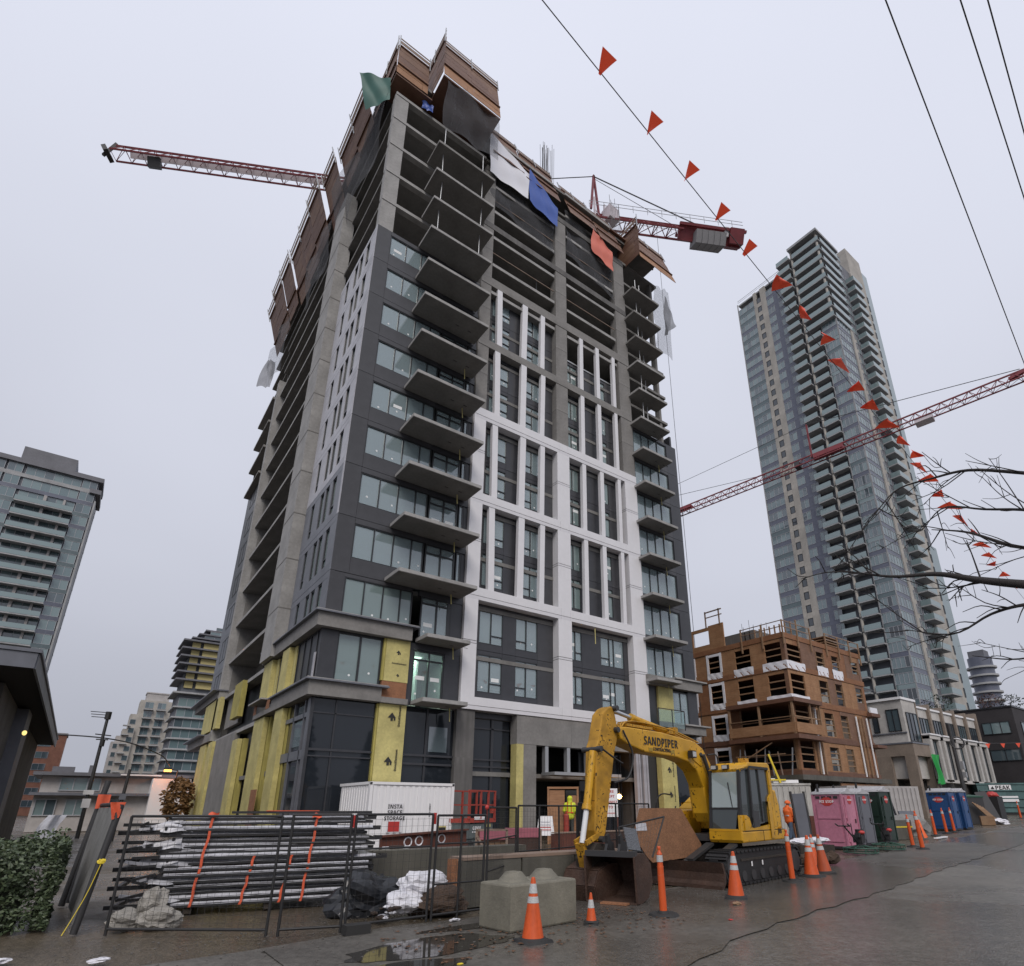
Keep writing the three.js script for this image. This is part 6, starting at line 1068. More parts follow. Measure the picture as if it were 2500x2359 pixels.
{ // cloth covered panel standing on its edge at the left
  const p = thing('covered_panel', 'grey cloth covered panel standing upright with black frame and orange corner rags', 'panel', [0.3, 0, -11.15], 0);
  mat('grey_cloth', [0.27, 0.27, 0.26], 0.85, { map: retex(T.streak, 1.5), bumpMap: T.bump, bumpScale: 0.006, side: THREE.DoubleSide });
  part('cloth', quadSheet([[0.06, 0.04, 0], [0.0, 0.1, -3.1], [0.12, 1.62, -3.1], [0.24, 1.62, 0]], 20, 14, (u, v) => [0.012 * Math.sin(u * 15 + v * 3), 0, 0]), M.grey_cloth, p);
  part('frame', [rod([0.08, 0, 0.02], [0.28, 1.66, 0.02], 0.045), rod([0.0, 0.05, -3.14], [0.14, 1.66, -3.14], 0.04), rod([0.28, 1.66, 0.02], [0.14, 1.66, -3.14], 0.035), rod([-0.08, 0, -3.2], [0.16, 2.1, -3.2], 0.05)], M.steel_dark, p);
  part('rag', [quadSheet([[0.2, 1.45, 0.06], [0.28, 1.48, 0.06], [0.33, 1.69, 0.06], [0.14, 1.69, 0.06]], 6, 6, (u, v) => [0, 0, 0.03 * Math.sin(u * 8 + v * 5)]), quadSheet([[0.05, 1.6, -3.1], [0.25, 1.62, -3.1], [0.25, 1.85, -3.1], [0.05, 1.85, -3.1]], 4, 4, (u, v) => [0, 0, 0.04 * Math.sin(u * 6)])], M.strap, p);
  part('yellow_tie', blob(0.04, 1.2, 1.0, 0.8, 0.5, 9, 2).translate(0.2, 0.9, 0.06), mat('yellow_tape', [0.65, 0.5, 0.03], 0.5), p);
  part('yellow_cord', tube([[0.2, 0.86, 0.08], [0.12, 0.5, 0.1], [0.02, 0.2, 0.14], [-0.05, 0.02, 0.2]], 0.006, 20), M.yellow_tape, p);
  const s = thing('plastic_sheet', 'clear plastic sheet hanging behind the cloth covered panel above the hedge', 'plastic sheet', [-0.1, 0, -13.6]); part('sheet', quadSheet([[-0.35, 0.85, 0], [-0.05, 0.8, 0], [0.05, 1.5, 0], [-0.2, 1.5, 0]], 8, 10, (u, v) => [0.04 * Math.sin(v * 7), 0, 0.06 * Math.sin(u * 9 + v * 5)]), M.film, s);
}
// ---------- rubbish ----------
{
  const s = thing('rubbish_sack', 'pile of torn white rubbish sacks with brown debris behind the fence', 'rubbish pile', [4.85, 0, -9.75]);
  mat('sack_white', [0.66, 0.66, 0.7], 0.5, { bumpMap: T.coarse, bumpScale: 0.05 }); mat('debris_brown', [0.1, 0.065, 0.045], 0.9, { map: retex(T.mottle, 0.6), bumpMap: T.bump, bumpScale: 0.03 });
  part('sack', blob(0.36, 1.25, 0.6, 0.75, 0.55, 3, 5).translate(0.05, 0.42, -0.05), M.sack_white, s); part('sack', blob(0.24, 1.2, 0.7, 0.9, 0.5, 7, 5).translate(-0.35, 0.22, 0.1), M.sack_white, s);
  part('debris', blob(0.42, 1.3, 0.55, 0.9, 0.5, 11, 5).translate(0.2, 0.16, 0.05), M.debris_brown, s);
  for (let k = 0; k < 14; k++) part('scrap', blob(0.05, rr(0.8, 2), rr(0.3, 0.7), rr(0.8, 1.5), 0.5, 20 + k, 2).translate(-0.65 + rr(-0.25, 0.35), 0.06 + rr(0, 0.14), rr(0.0, 0.35)), pick([M.sack_white, M.debris_brown, M.film]), s);
  const d = thing('black_sheet', 'crumpled black plastic sheet heaped left of the white sacks', 'plastic sheet', [4.2, 0, -10.4]); part('sheet', blob(0.5, 1.1, 0.75, 0.7, 0.6, 15, 5).translate(0, 0.25, 0), mat('black_film', [0.018, 0.02, 0.024], 0.3, { bumpMap: T.coarse, bumpScale: 0.06 }), d);
  const g = thing('sandbag', 'tan sandbags slumped at the left end of the strapped stack', 'sandbag', [1.1, 0, -11.1]); mat('sandbag', [0.42, 0.4, 0.36], 0.85, { map: retex(T.mottle, 0.5), bumpMap: T.bump, bumpScale: 0.015 });
  part('bag', blob(0.2, 1.35, 0.75, 0.9, 0.5, 21, 5).translate(0.25, 0.12, 0.1), M.sandbag, g); part('bag', blob(0.19, 1.3, 0.7, 0.9, 0.5, 22, 5).translate(-0.12, 0.12, 0), M.sandbag, g); part('bag', blob(0.17, 1.0, 1.1, 0.8, 0.5, 23, 5).translate(0.15, 0.3, -0.02), M.sandbag, g);
  const items = [[0.6, -9.0, 'crumpled white paper on the ground below the hedge', 'sack_white', 0.07], [-0.3, -9.6, 'folded white scrap under the hedge', 'sack_white', 0.09], [5.0, -8.9, 'small white scrap near the fence foot', 'sack_white', 0.06], [9.8, -7.3, 'yellow wood chip on the road before the blade', 'timber', 0.07], [8.4, -6.4, 'tiny red scrap on the wet road', 'red', 0.03], [3.75, -6.5, 'yellow leaf in the puddle', 'yellow_tape', 0.025], [2.9, -6.1, 'orange scrap by the puddle', 'strap', 0.025]];
  for (const [x, z, l, m, r] of items) { const o = thing('litter', l, 'litter', [x, gy(x), z]); part('scrap', blob(r, 1.5, 0.35, 0.8, 0.5, Math.round(x * 7 + 40), 3).translate(0, r * 0.3, 0), M[m], o); }
  const dm = []; for (let k = 0; k < 800; k++) { const x = rr(0.2, 12), z = ROADZ(x) - rr(-0.6, 2.4) - (k % 5 ? 0 : rr(0, 2)), q = rr(0.004, 0.017); dm.push(new THREE.IcosahedronGeometry(q, 0).scale(rr(0.8, 1.7), 0.6, rr(0.8, 1.4)).rotateY(rr(0, 6)).translate(x, q * 0.25, z)); }
  tag(part('gravel_stones', dm, mat('stone', [0.12, 0.112, 0.1], 0.7, { map: T.mottle }), null), 'loose wet stones along the road edge', 'gravel', null, 'stuff');
  const lv = []; for (let k = 0; k < 260; k++) { const x = rr(3.5, 8), z = rr(-8.6, -6.6); lv.push(quadSheet([[-0.03, 0, -0.02], [0.03, 0.01, -0.02], [0.03, 0.005, 0.02], [-0.03, 0.012, 0.02]], 1, 1).rotateY(rr(0, 6)).scale(rr(0.5, 1.1), 1, rr(0.5, 1.1)).translate(x, 0.008, z)); }
  tag(part('fallen_leaves', lv, mat('leaf_litter', [0.12, 0.06, 0.03], 0.7, { side: THREE.DoubleSide }), null), 'brown fallen leaves round the concrete block', 'leaves', null, 'stuff');
}
{ // hedge
  const h = thing('hedge', 'dense dark green hedge at the lower left corner', 'hedge', [-3.0, 0, -12.6]);
  mat('hedge_leaf', [0.055, 0.08, 0.04], 0.5, { side: THREE.DoubleSide }); mat('hedge_leaf_b', [0.09, 0.12, 0.06], 0.5, { side: THREE.DoubleSide });
  const surf = (ox) => () => { const u = rnd(), v = rnd(); const x = rr(-3.6, 3.05), y = rr(0, 1.15), z = rr(-1, 1); const k = rnd(); if (k < 0.55) return [x, y * 1.02, 0.85 + 0.75 * (fbm(x * 0.07 + 0.5, y * 0.14, 16, 3, 3) - 0.5) - 0.35 * y * y * y + rr(-0.16, 0.08)]; if (k < 0.85) return [x, 1.04 + 0.6 * (fbm(x * 0.07 + 0.5, z * 0.1 + 0.2, 16, 3, 5) - 0.45) + rr(-0.14, 0.08) - 0.2 * z * z * (z > 0 ? 1 : 0), z]; return [3.05 + 0.3 * (fbm(y * 0.2, z * 0.2 + 0.4, 16, 3, 5) - 0.5) - rr(0, 0.1), y, z]; };
  foliage(h, 'leaves', 1, 1, 1, 24000, 0.06, M.hedge_leaf, 0, surf()); foliage(h, 'leaves', 1, 1, 1, 9000, 0.055, M.hedge_leaf_b, 0.02, surf());
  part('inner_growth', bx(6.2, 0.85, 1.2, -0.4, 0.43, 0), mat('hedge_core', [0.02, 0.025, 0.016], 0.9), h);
}
// ---------- white container, lift, bins, signs ----------
{
  const c = thing('shipping_container', 'white storage container with black and red lettering in front of the tower', 'container', [8.9, 0, -22.82]);
  const ribs = (L, D, H) => { const g = []; for (let x = 0.12; x < L - 0.1; x += 0.27) g.push(poly([[-0.07, 0], [0.07, 0], [0.045, 0.035], [-0.045, 0.035]], H - 0.36).rotateX(Math.PI / 2).rotateX(Math.PI).translate(x + 0.07, H / 2, 0)); return g; };
  const L = 3.6, H = 2.58, D = 3.4;
  part('wall', [box(0.05, L - 0.05, 0.15, H - 0.1, -D + 0.05, -0.05), ...Array.from({ length: 13 }, (_, k) => box(0.14 + k * 0.265, 0.27 + k * 0.265, 0.2, H - 0.14, -0.05, -0.015)), ...Array.from({ length: 12 }, (_, k) => box(0.015, 0.05, 0.2, H - 0.14, -0.25 - k * 0.265, -0.12 - k * 0.265))], M.white, c);
  part('rail', [box(0, L, H - 0.1, H, -0.1, 0.01), box(0, L, 0, 0.16, -0.1, 0.01), box(-0.01, 0.1, H - 0.1, H + 0.005, -D, -0.1), box(-0.01, 0.1, 0, 0.16, -D, -0.1)], M.white, c); for (const x of [0.05, L - 0.05]) part('corner_post', box(x - 0.06, x + 0.06, 0.005, H + 0.003, -0.12, 0.015), M.white, c);
  part('roof', box(0.02, L - 0.02, H - 0.06, H - 0.01, -D, -0.1), M.white, c);
  for (const x of [0.02, L - 0.05]) part('corner_casting', [bx(0.09, 0.09, 0.02, x, H - 0.06, 0.02)], M.steel_dark, c);
  part('sign_plate', [box(0.78, 1.42, 0.75, 1.8, -0.01, 0.0)], M.white_panel, c);
  const tx = (s, z, x, y, m) => part('lettering', text(s, z, 0.004), m, c, [x, y, 0.004]); tx('INSTA', 0.15, 1.08, 1.68, M.black); tx('SPACE', 0.15, 1.08, 1.47, M.black); tx('STORAGE', 0.14, 1.08, 1.26, M.black);
  part('red_band', box(0.85, 1.3, 0.78, 1.14, 0.0, 0.008), M.red, c); tx('571-101', 0.16, 1.05, 0.54, M.black); part('vertical_print', text('STKU 240617', 0.06, 0.004).rotateZ(Math.PI / 2), M.steel_dark, c, [2.55, 1.55, 0.004]); part('label_plate', [box(2.98, 3.32, 0.72, 0.95, 0, 0.006)], M.yellow_board, c); part('label_plate', [box(3.0, 3.3, 0.78, 0.9, 0.006, 0.01)], M.black, c);
  const l = thing('scissor_lift', 'red railed platform of a grey scissor lift beside the white container', 'scissor lift', [12.62, 0, -22.5], 0.35);
  const R = mat('lift_red', [0.42, 0.06, 0.04], 0.55, { map: T.mottle }), bb = [];
  part('platform', bx(1.9, 0.16, 1.0, 0.85, 1.15, 0), R, l);
  for (const z of [-0.5, 0.5]) { for (const x of [0, 0.75, 1.25, 1.7]) part('rail_post', bar([x, 1.2, z], [x, 2.3, z], 0.07), R, l); part('rail', [bar([-0.05, 2.3, z], [1.75, 2.3, z], 0.06), bar([-0.05, 1.75, z], [1.75, 1.75, z], 0.05)], R, l); }
  part('toe_board', bx(0.7, 0.12, 0.02, 0.7, 1.24, 0.52), M.white, l); part('control_box', bx(0.2, 0.25, 0.2, 1.6, 1.55, 0.4), R, l);
  part('base', [bx(1.7, 0.55, 0.9, 0.8, 0.75, 0), bx(1.5, 0.3, 0.8, 0.8, 0.3, 0)], mat('lift_grey', [0.1, 0.12, 0.12], 0.6), l); for (let k = 0; k < 6; k++) part('marking', bx(0.07, 0.05, 0.01, 0.35 + k * 0.14, 0.72, 0.456), M.white, l); part('lettering', text('GENIE', 0.13, 0.004), M.white, l, [0.6, 0.86, 0.456]); part('label_plate', bx(0.3, 0.12, 0.01, 1.35, 0.95, 0.456), M.yellow_board, l);
  for (const x of [0.2, 1.4]) for (const z of [-0.42, 0.42]) part('wheel', new THREE.CylinderGeometry(0.2, 0.2, 0.16, 20).rotateX(Math.PI / 2).translate(x, 0.2, z), M.rubber, l);
  // steel forms and bins
  mat('rust_red', [0.15, 0.05, 0.032], 0.75, { map: retex(T.streak, 2), bumpMap: T.bump, bumpScale: 0.006 }); mat('rust_dark', [0.075, 0.04, 0.03], 0.8, { map: retex(T.streak, 2), bumpMap: T.bump, bumpScale: 0.008 });
  const b = thing('steel_beam', 'long rust red steel beam with painted rings behind the fence', 'steel beam', [7.6, 0.3, -18.3], 0.12); part('web', bx(3.2, 0.42, 0.06, 1.6, 0.35, 0, 0, 0, 0.04), M.rust_red, b); part('flange', [bx(3.2, 0.05, 0.3, 1.6, 0.58, 0, 0, 0, 0.04), bx(3.2, 0.05, 0.3, 1.6, 0.12, 0, 0, 0, 0.04)], M.rust_red, b); for (const x of [0.95, 1.35, 2.2]) part('painted_ring', new THREE.TorusGeometry(0.13, 0.025, 4, 20).translate(x, 0.36 + (x - 1.6) * 0.04, 0.035), x < 1.6 ? M.tarp_white : M.film, b);
  part('banner', bx(0.9, 0.16, 0.02, 0.45, 0.16, 0.17), M.tarp_white, b);
  const sk = thing('site_box', 'rusty open crate with white frame and red sheet beside the thick fence post', 'crate', [10.3, 0, -17.2], -0.55); part('frame', [bx(0.07, 0.95, 0.07, 0, 0.5, 0), bx(0.07, 0.95, 0.07, 0.95, 0.5, 0), bx(1.0, 0.07, 0.07, 0.47, 0.97, 0), bar([0.02, 0.8, 0.05], [0.5, 0.05, 0.05], 0.07)], M.timber_grey, sk); part('back', bx(0.95, 0.9, 0.05, 0.47, 0.47, -0.5), M.rust_red, sk); for (let k = 0; k < 5; k++) part('board', bx(0.16, 0.6, 0.03, 0.12 + k * 0.18, 0.33, -0.1), M.timber, sk); part('banner', bx(0.8, 0.25, 0.01, 0.5, 0.82, 0.04), mat('pink_print', [0.4, 0.12, 0.16], 0.6, { map: T.mottle }), sk);
  const sb = thing('steel_bin', 'rust brown steel bin with pink and grey painted rim behind the low wall', 'bin', [11.1, 0, -16.7], -0.55); part('body', bx(1.05, 0.7, 0.9, 0.52, 0.4, -0.45), M.rust_dark, sb); part('rim', bx(1.1, 0.26, 0.95, 0.52, 0.88, -0.45), M.pink_print, sb); part('frame', [bx(0.06, 0.95, 0.06, 1.07, 0.52, 0.02)], M.timber_grey, sb);
  const cb = thing('steel_bollard', 'rusty steel pipe end standing left of the far wall', 'pipe', [6.5, 0, -14.6]); part('pipe', rod([0, 0.05, 0], [0, 0.72, 0], 0.16, 0.16, 16), M.rust_red, cb); part('cap', rod([0, 0.72, 0], [0, 0.76, 0], 0.18, 0.18, 16), M.rust_dark, cb);
  const sh = thing('timber_sleeper', 'pale timber sleeper lying below the rusty pipe end', 'sleeper', [6.0, 0, -13.9]); part('timber', bx(1.3, 0.14, 0.25, 0.1, 0.12, 0), M.timber_grey, sh);
  const fd = thing('steel_formwork', 'row of dark red steel forms lying before the entrance', 'steel formwork', [14.5, 0, -18.6], 0.05); for (let k = 0; k < 4; k++) part('form', bx(1.15, 0.6, 0.5, 0.6 + k * 1.2, 0.42, 0), pick([M.rust_red, M.rust_dark]), fd); part('plank', bx(4.8, 0.04, 0.4, 2.4, 0.76, 0), M.timber_grey, fd);
  const a = thing('sandwich_board', 'white folding notice board with red lines left of the plywood door', 'notice board', [14.45, 0.35, -19.1], -0.65); part('board', poly([[-0.34, 0.3], [0.34, 0.3], [0.26, 1.0], [-0.26, 1.0]], 0.03).rotateX(-0.15), M.white, a); for (let k = 0; k < 4; k++) part('print_line', bx(0.44 - k * 0.03, 0.03, 0.006, 0, 0.5 + k * 0.09, 0.02 - (0.5 + k * 0.09) * 0.15 + 0.002, -0.15), k < 2 ? M.red : M.film, a); part('leg', [bar([-0.3, 0, 0.02], [-0.3, 0.32, -0.03], 0.05), bar([0.3, 0, 0.02], [0.3, 0.32, -0.03], 0.05)], M.timber, a);
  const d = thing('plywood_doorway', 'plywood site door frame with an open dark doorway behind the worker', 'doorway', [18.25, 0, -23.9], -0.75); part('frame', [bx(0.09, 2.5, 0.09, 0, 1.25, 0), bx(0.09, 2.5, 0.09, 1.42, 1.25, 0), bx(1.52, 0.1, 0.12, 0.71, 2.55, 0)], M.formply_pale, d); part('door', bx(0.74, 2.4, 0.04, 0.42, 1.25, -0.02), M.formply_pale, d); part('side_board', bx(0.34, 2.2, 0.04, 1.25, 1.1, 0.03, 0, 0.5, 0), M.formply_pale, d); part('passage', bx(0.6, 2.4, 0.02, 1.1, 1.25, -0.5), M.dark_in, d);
  const cn = tag(part('gas_cylinder', [rod([0, 0, 0], [0, 0.8, 0], 0.13, 0.13, 16), blob(0.13, 1, 0.7, 1, 0.02, 4, 2).translate(0, 0.8, 0), rod([0, 0.86, 0], [0, 1.0, 0], 0.04)], M.lift_red, null, [18.3, 0.5, -22.6]), 'red gas cylinder standing at the legs of the yellow clad worker', 'gas cylinder');
  const ff = thing('notice_board', 'tall white notice board with red printed lines behind the excavator stick', 'notice board', [18.45, 0, -19.75], -0.75); part('board', bx(0.62, 1.15, 0.03, 0, 1.85, 0), M.white, ff); [['FIRE', 0.11, 2.3], ['DEPT', 0.11, 2.1], ['CONNECT', 0.09, 1.88], ['TO', 0.11, 1.67], ['SIAMESE', 0.06, 1.42]].forEach(([s, z, y]) => part('lettering', text(s, z, 0.004), M.red, ff, [0, y, 0.017])); part('leg', [bx(0.05, 1.3, 0.05, -0.28, 0.65, -0.03), bx(0.05, 1.3, 0.05, 0.28, 0.65, -0.03)], M.rust_red, ff);
  const lm = thing('work_lamp', 'lit yellow work lamp inside the dark entrance', 'lamp', [24.6, 2.25, -25.6]); part('bulb', blob(0.14, 1, 1, 1, 0.01, 3, 2), mat('work_lamp_glow', [0.8, 0.6, 0.3], 0.4, { emissive: new THREE.Color(1, 0.7, 0.3), emissiveIntensity: 4 }), lm); part('cage', new THREE.TorusGeometry(0.17, 0.015, 6, 16), M.steel_dark, lm); part('hanger', rod([0, 0.15, 0], [0, 1.2, 0], 0.01), M.black, lm);
  const pl = new THREE.PointLight(0xffb050, 5); pl.position.set(24.6, 2.25, -25.4); scene.add(pl);
  // plywood sheet leaning behind the excavator
  const p = thing('plywood_sheet', 'large reddish plywood sheet leaning on the fence behind the boom', 'plywood sheet', [10.0, 0.5, -9.95], 0.02); part('sheet', poly([[0.0, 0.55], [0.33, 1.12], [1.75, 1.12], [2.3, 0.3], [2.2, 0.05], [0.5, -0.02], [0.35, 0.1]], 0.025).rotateX(-0.12), mat('osb_red', [0.33, 0.17, 0.095], 0.8, { map: T.osb }), p); part('paper_notice', bx(0.34, 0.16, 0.006, 0.28, 0.72, -0.07, -0.12), M.film, p);
  const q = thing('tread_plate', 'grey chequered steel plate propped behind the spare bucket', 'steel plate', [8.95, 0.8, -9.0], 0.2); part('plate', bx(0.42, 0.42, 0.02, 0, 0.24, 0, -0.3, 0, -0.12), mat('tread', [0.12, 0.13, 0.145], 0.5, { bumpMap: retex(T.coarse, 0.4), bumpScale: 0.02 }), q); part('paper', bx(0.16, 0.14, 0.01, -0.26, 0.02, 0.02, 0, 0, 0.3), M.white, q);
}
// ---------- portable toilets ----------
function toilet(label, x, z, turn, m, h = 2.2, signZ = true) {
  const t = thing('portable_toilet', label, 'portable toilet', [x, gy(x), z], turn); const w = 1.15, roof = mat('toilet_roof', [0.5, 0.5, 0.52], 0.5, { map: T.mottle });
  part('wall', [bx(w, h - 0.25, w, 0, (h - 0.25) / 2 + 0.08, 0)], m, t);
  for (const [a, b] of [[-0.5, 0.5]]) part('wall_panel', [bx(0.9, 0.75, 0.03, 0, 0.62, w / 2 + 0.012), bx(0.9, 0.5, 0.03, 0, 1.35, w / 2 + 0.012), bx(0.03, 0.75, 0.9, -w / 2 - 0.012, 0.62, 0), bx(0.03, 0.55, 0.9, -w / 2 - 0.012, 1.36, 0)], m, t);
  for (const [a, b] of [[-1, -1], [1, -1], [-1, 1], [1, 1]]) part('corner_trim', bx(0.07, h - 0.2, 0.07, a * w / 2, (h - 0.2) / 2 + 0.05, b * w / 2), m, t);
  part('vent', [0, 1, 2, 3].map((k) => bx(0.02, 0.09, 0.17, -w / 2 - 0.012, h - 0.32, -0.36 + k * 0.24)), M.black, t);
  part('door', [bx(0.72, 1.78, 0.03, 0, 1.0, w / 2 + 0.03)], m, t); part('door_handle', bx(0.05, 0.14, 0.04, 0.26, 1.0, w / 2 + 0.06), M.black, t);
  part('roof', [poly([[-w / 2 - 0.05, 0], [w / 2 + 0.05, 0], [w / 2 + 0.02, 0.08], [0.22, 0.13], [0.1, 0.24], [-0.1, 0.24], [-0.22, 0.13], [-w / 2 - 0.02, 0.08]], w + 0.1, 0.02).translate(0, h - 0.2, 0)], roof, t);
  for (const [px, py, pz, ry] of [[-w / 2 - 0.03, 1.72, 0, -Math.PI / 2], [0, 1.78, w / 2 + 0.05, 0]]) { const s = part('sign', new THREE.CylinderGeometry(0.17, 0.17, 0.012, 8).rotateX(Math.PI / 2).rotateZ(Math.PI / 8).scale(ry ? 1.5 : 1, 1, 1), M.red, t, [px, py, pz], [0, ry, 0]); part('lettering', text('PIT STOP', ry ? 0.1 : 0.062, 0.004), M.white, s, [0, 0, 0.007]); }
  part('skid', bx(w + 0.05, 0.09, w + 0.05, 0, 0.045, 0), M.black, t); part('vent_pipe', rod([-0.4, h - 0.1, -0.4], [-0.4, h + 0.2, -0.4], 0.05), M.black, t);
  return t;
}
toilet('pink portable toilet with a red octagon sign', 24.55, -13.1, 0.05, mat('toilet_pink', [0.62, 0.24, 0.34], 0.42, { map: retex(T.mottle, 3) })); toilet('grey portable toilet squeezed between the pink and dark green ones', 26.6, -13.5, 0.05, mat('toilet_grey', [0.12, 0.125, 0.145], 0.45)); toilet('dark green portable toilet right of the grey one', 28.8, -13.6, 0.05, mat('toilet_green', [0.012, 0.028, 0.02], 0.45), 2.3);
mat('toilet_blue', [0.02, 0.085, 0.25], 0.42, { map: retex(T.mottle, 3) }); toilet('blue portable toilet, left of the two, with a red oval sign', 42.3, -15.75, 0.05, M.toilet_blue, 2.35); toilet('blue portable toilet, right of the two, plain roof edge', 44.4, -15.9, 0.05, M.toilet_blue, 2.35);
// ---------- power trowels ----------
function trowel(label, x, z, turn, eng) {
  const t = thing('power_trowel', label, 'power trowel', [x, gy(x), z], turn); mat('trowel_green', [0.03, 0.085, 0.06], 0.55);
  part('guard_ring', [0.06, 0.2].map((y) => new THREE.TorusGeometry(0.55, 0.022, 6, 36).rotateX(Math.PI / 2).translate(0, y, 0)), M.trowel_green, t); part('guard_bar', Array.from({ length: 10 }, (_, k) => { const a = k / 10 * Math.PI * 2; return [rod([0.55 * Math.cos(a), 0.06, 0.55 * Math.sin(a)], [0.55 * Math.cos(a), 0.2, 0.55 * Math.sin(a)], 0.015), rod([0.55 * Math.cos(a), 0.2, 0.55 * Math.sin(a)], [0.1 * Math.cos(a), 0.28, 0.1 * Math.sin(a)], 0.015)]; }), M.trowel_green, t);
  for (let k = 0; k < 4; k++) part('blade', bx(0.4, 0.012, 0.14, 0.26, 0.03, 0).rotateY(k * Math.PI / 2), M.steel_dark, t);
  part('engine', [bx(0.3, 0.26, 0.3, 0, 0.5, 0), new THREE.CylinderGeometry(0.14, 0.14, 0.2, 16).translate(0.1, 0.7, 0.02), bx(0.16, 0.14, 0.14, -0.2, 0.62, 0.06)], M.black, t); part('fuel_tank', blob(0.1, 1.3, 0.7, 1, 0.05, 5, 3).translate(0.02, 0.7, 0.12), eng, t); part('gearbox', rod([0, 0.25, 0], [0, 0.4, 0], 0.12), M.steel_dark, t);
  part('handle', [rod([-0.1, 0.35, 0], [-1.15, 0.95, 0], 0.025), rod([-1.1, 0.93, -0.2], [-1.3, 1.0, -0.2], 0.022), rod([-1.1, 0.93, 0.2], [-1.3, 1.0, 0.2], 0.022), rod([-1.1, 0.93, -0.2], [-1.1, 0.93, 0.2], 0.02), rod([-0.5, 0.6, 0], [-0.75, 1.0, 0.1], 0.015)], M.black, t);
  return t;
}
trowel('walk behind power trowel with green guard ring in front of the pink toilet', 22.3, -11.2, 0.1, M.red); trowel('second power trowel with red tank in front of the dark green toilet', 24.6, -11.3, 0.25, M.red);
// ---------- containers, dumpster, clutter down the street ----------
{
  const rib = (n, w, h) => Array.from({ length: n }, (_, k) => bx(w / n * 0.55, h, 0.05, -w / 2 + w * (k + 0.5) / n, h / 2, 0.025));
  mat('dirty_white', [0.62, 0.61, 0.57], 0.6, { map: retex(T.streak, 3) });
  const c = thing('shipping_container', 'dirty streaked white container behind the excavator cab', 'container', [30.0, 0.2, -18.6], -0.75); part('wall', [bx(2.7, 2.5, 1.5, 0, 1.35, -0.75), ...rib(9, 2.6, 2.3).map((g) => g.translate(0, 0.2, 0))], M.dirty_white, c); part('roof_edge', bx(2.75, 0.1, 1.6, 0, 2.62, -0.75), M.dirty_white, c); part('roof_clutter', [bx(1.3, 0.16, 0.5, 0.2, 2.78, -0.5), bx(1.1, 0.08, 0.3, -0.9, 2.9, -0.4)], M.white, c); part('marker_pole', [bar([-0.1, 2.7, -0.2], [-0.55, 4.2, -0.2], 0.09), bar([-0.8, 2.86, -0.2], [0.2, 2.86, -0.2], 0.07)], M.yellow_tape, c);
  const e = thing('shipping_container', 'pale ribbed container with rust stains behind the dark green toilet', 'container', [37.5, 0.35, -16.9], -0.35); part('wall', [bx(5.2, 2.5, 2.2, 0, 1.25, -1.1), ...rib(16, 5.1, 2.3).map((g) => g.translate(0, 0.1, 0))], M.pale_wall, e); part('rust_patch', bx(1.2, 0.4, 0.01, -1.2, 2.0, 0.06), M.orange_board, e); part('window', bx(0.7, 0.9, 0.03, -0.4, 1.3, 0.07), M.far_glass_c, e);
  const d = thing('dumpster', 'teal green roll off dumpster with a white lettered plate at the right edge', 'dumpster', [82.2, gy(80), -24.6], -0.95); mat('teal_steel', [0.1, 0.2, 0.2], 0.6, { map: retex(T.streak, 4) });
  part('body', poly([[-1.9, 0.3], [4.5, 0.3], [4.9, 3.3], [-2.1, 3.3]], 2.4).translate(0, 0, -1.2), M.teal_steel, d); part('rib', [0, 1, 2].map((k) => bx(6.6, 0.12, 0.12, 1.4, 0.9 + k * 0.85, 0.06)), M.teal_steel, d); part('top_rail', bx(7.1, 0.16, 0.16, 1.4, 3.3, 0.0), M.teal_steel, d); part('name_plate', [bx(2.1, 0.55, 0.03, 0.1, 2.9, 0.1)], M.white, d); part('lettering', text('PEAK', 0.42, 0.02), M.black, d, [0.35, 2.9, 0.117]); part('name_plate', [bx(2.2, 0.6, 0.03, 0.5, 1.7, 0.1)], M.white, d); part('emblem', poly([[-0.2, -0.15], [0.2, -0.15], [0.05, 0.18]], 0.02), M.black, d, [-0.65, 2.88, 0.12]); part('skid', [bx(6, 0.3, 0.2, 1.3, 0.16, -0.2)], M.black, d);
  const w = thing('worn_timber', 'bundle of pale timber battens leaning beside a dark bin', 'timber', [53, gy(53), -17.3], -0.4); for (let k = 0; k < 5; k++) part('batten', bar([0.9 + k * 0.12, 0, 0.2], [-0.3 + k * 0.2, 1.5 - k * 0.08, -0.3], 0.07), M.timber, w);
  const pl = thing('plastic_sheet', 'white plastic sheeting heaped at the kerb beside the leaning battens', 'plastic sheet', [54.6, gy(54), -16.9]); part('sheet', blob(0.7, 1.6, 0.4, 0.9, 0.6, 31, 4).translate(0, 0.15, 0), M.sack_white, pl);
  const bx2 = thing('cardboard_box', 'brown cardboard box left of the white plastic heap', 'box', [51.6, gy(51), -16.6]); part('box', bx(1.0, 0.6, 0.8, 0, 0.3, 0, 0, 0.4), M.timber, bx2);
  const bn = thing('site_bin', 'dark tall bin between the blue toilets and the dumpster', 'bin', [53.4, gy(53), -18.4], -0.5); part('body', bx(2.2, 1.9, 1.2, 0, 0.95, 0), M.steel_dark, bn); part('lid', bx(2.3, 0.1, 1.3, 0, 1.96, 0, 0.1), M.trowel_green, bn);
  const sl = thing('timber_slab', 'dark slanted board leaning beside the red topped bin', 'board', [60.5, gy(60), -19.2], -0.6); part('board', bx(1.0, 2.4, 0.08, 0, 1.15, 0, -0.3, 0, 0.12), M.steel_dark, sl); const rb = thing('rubbish_bin', 'black bin with a crumpled red top left of the dumpster', 'bin', [64, gy(64), -19.8]); part('body', bx(1.3, 1.9, 1.1, 0, 0.95, 0), M.black, rb); part('red_bag', blob(0.55, 1.1, 0.5, 0.9, 0.4, 33, 3).translate(0, 2.0, 0), M.red, rb);
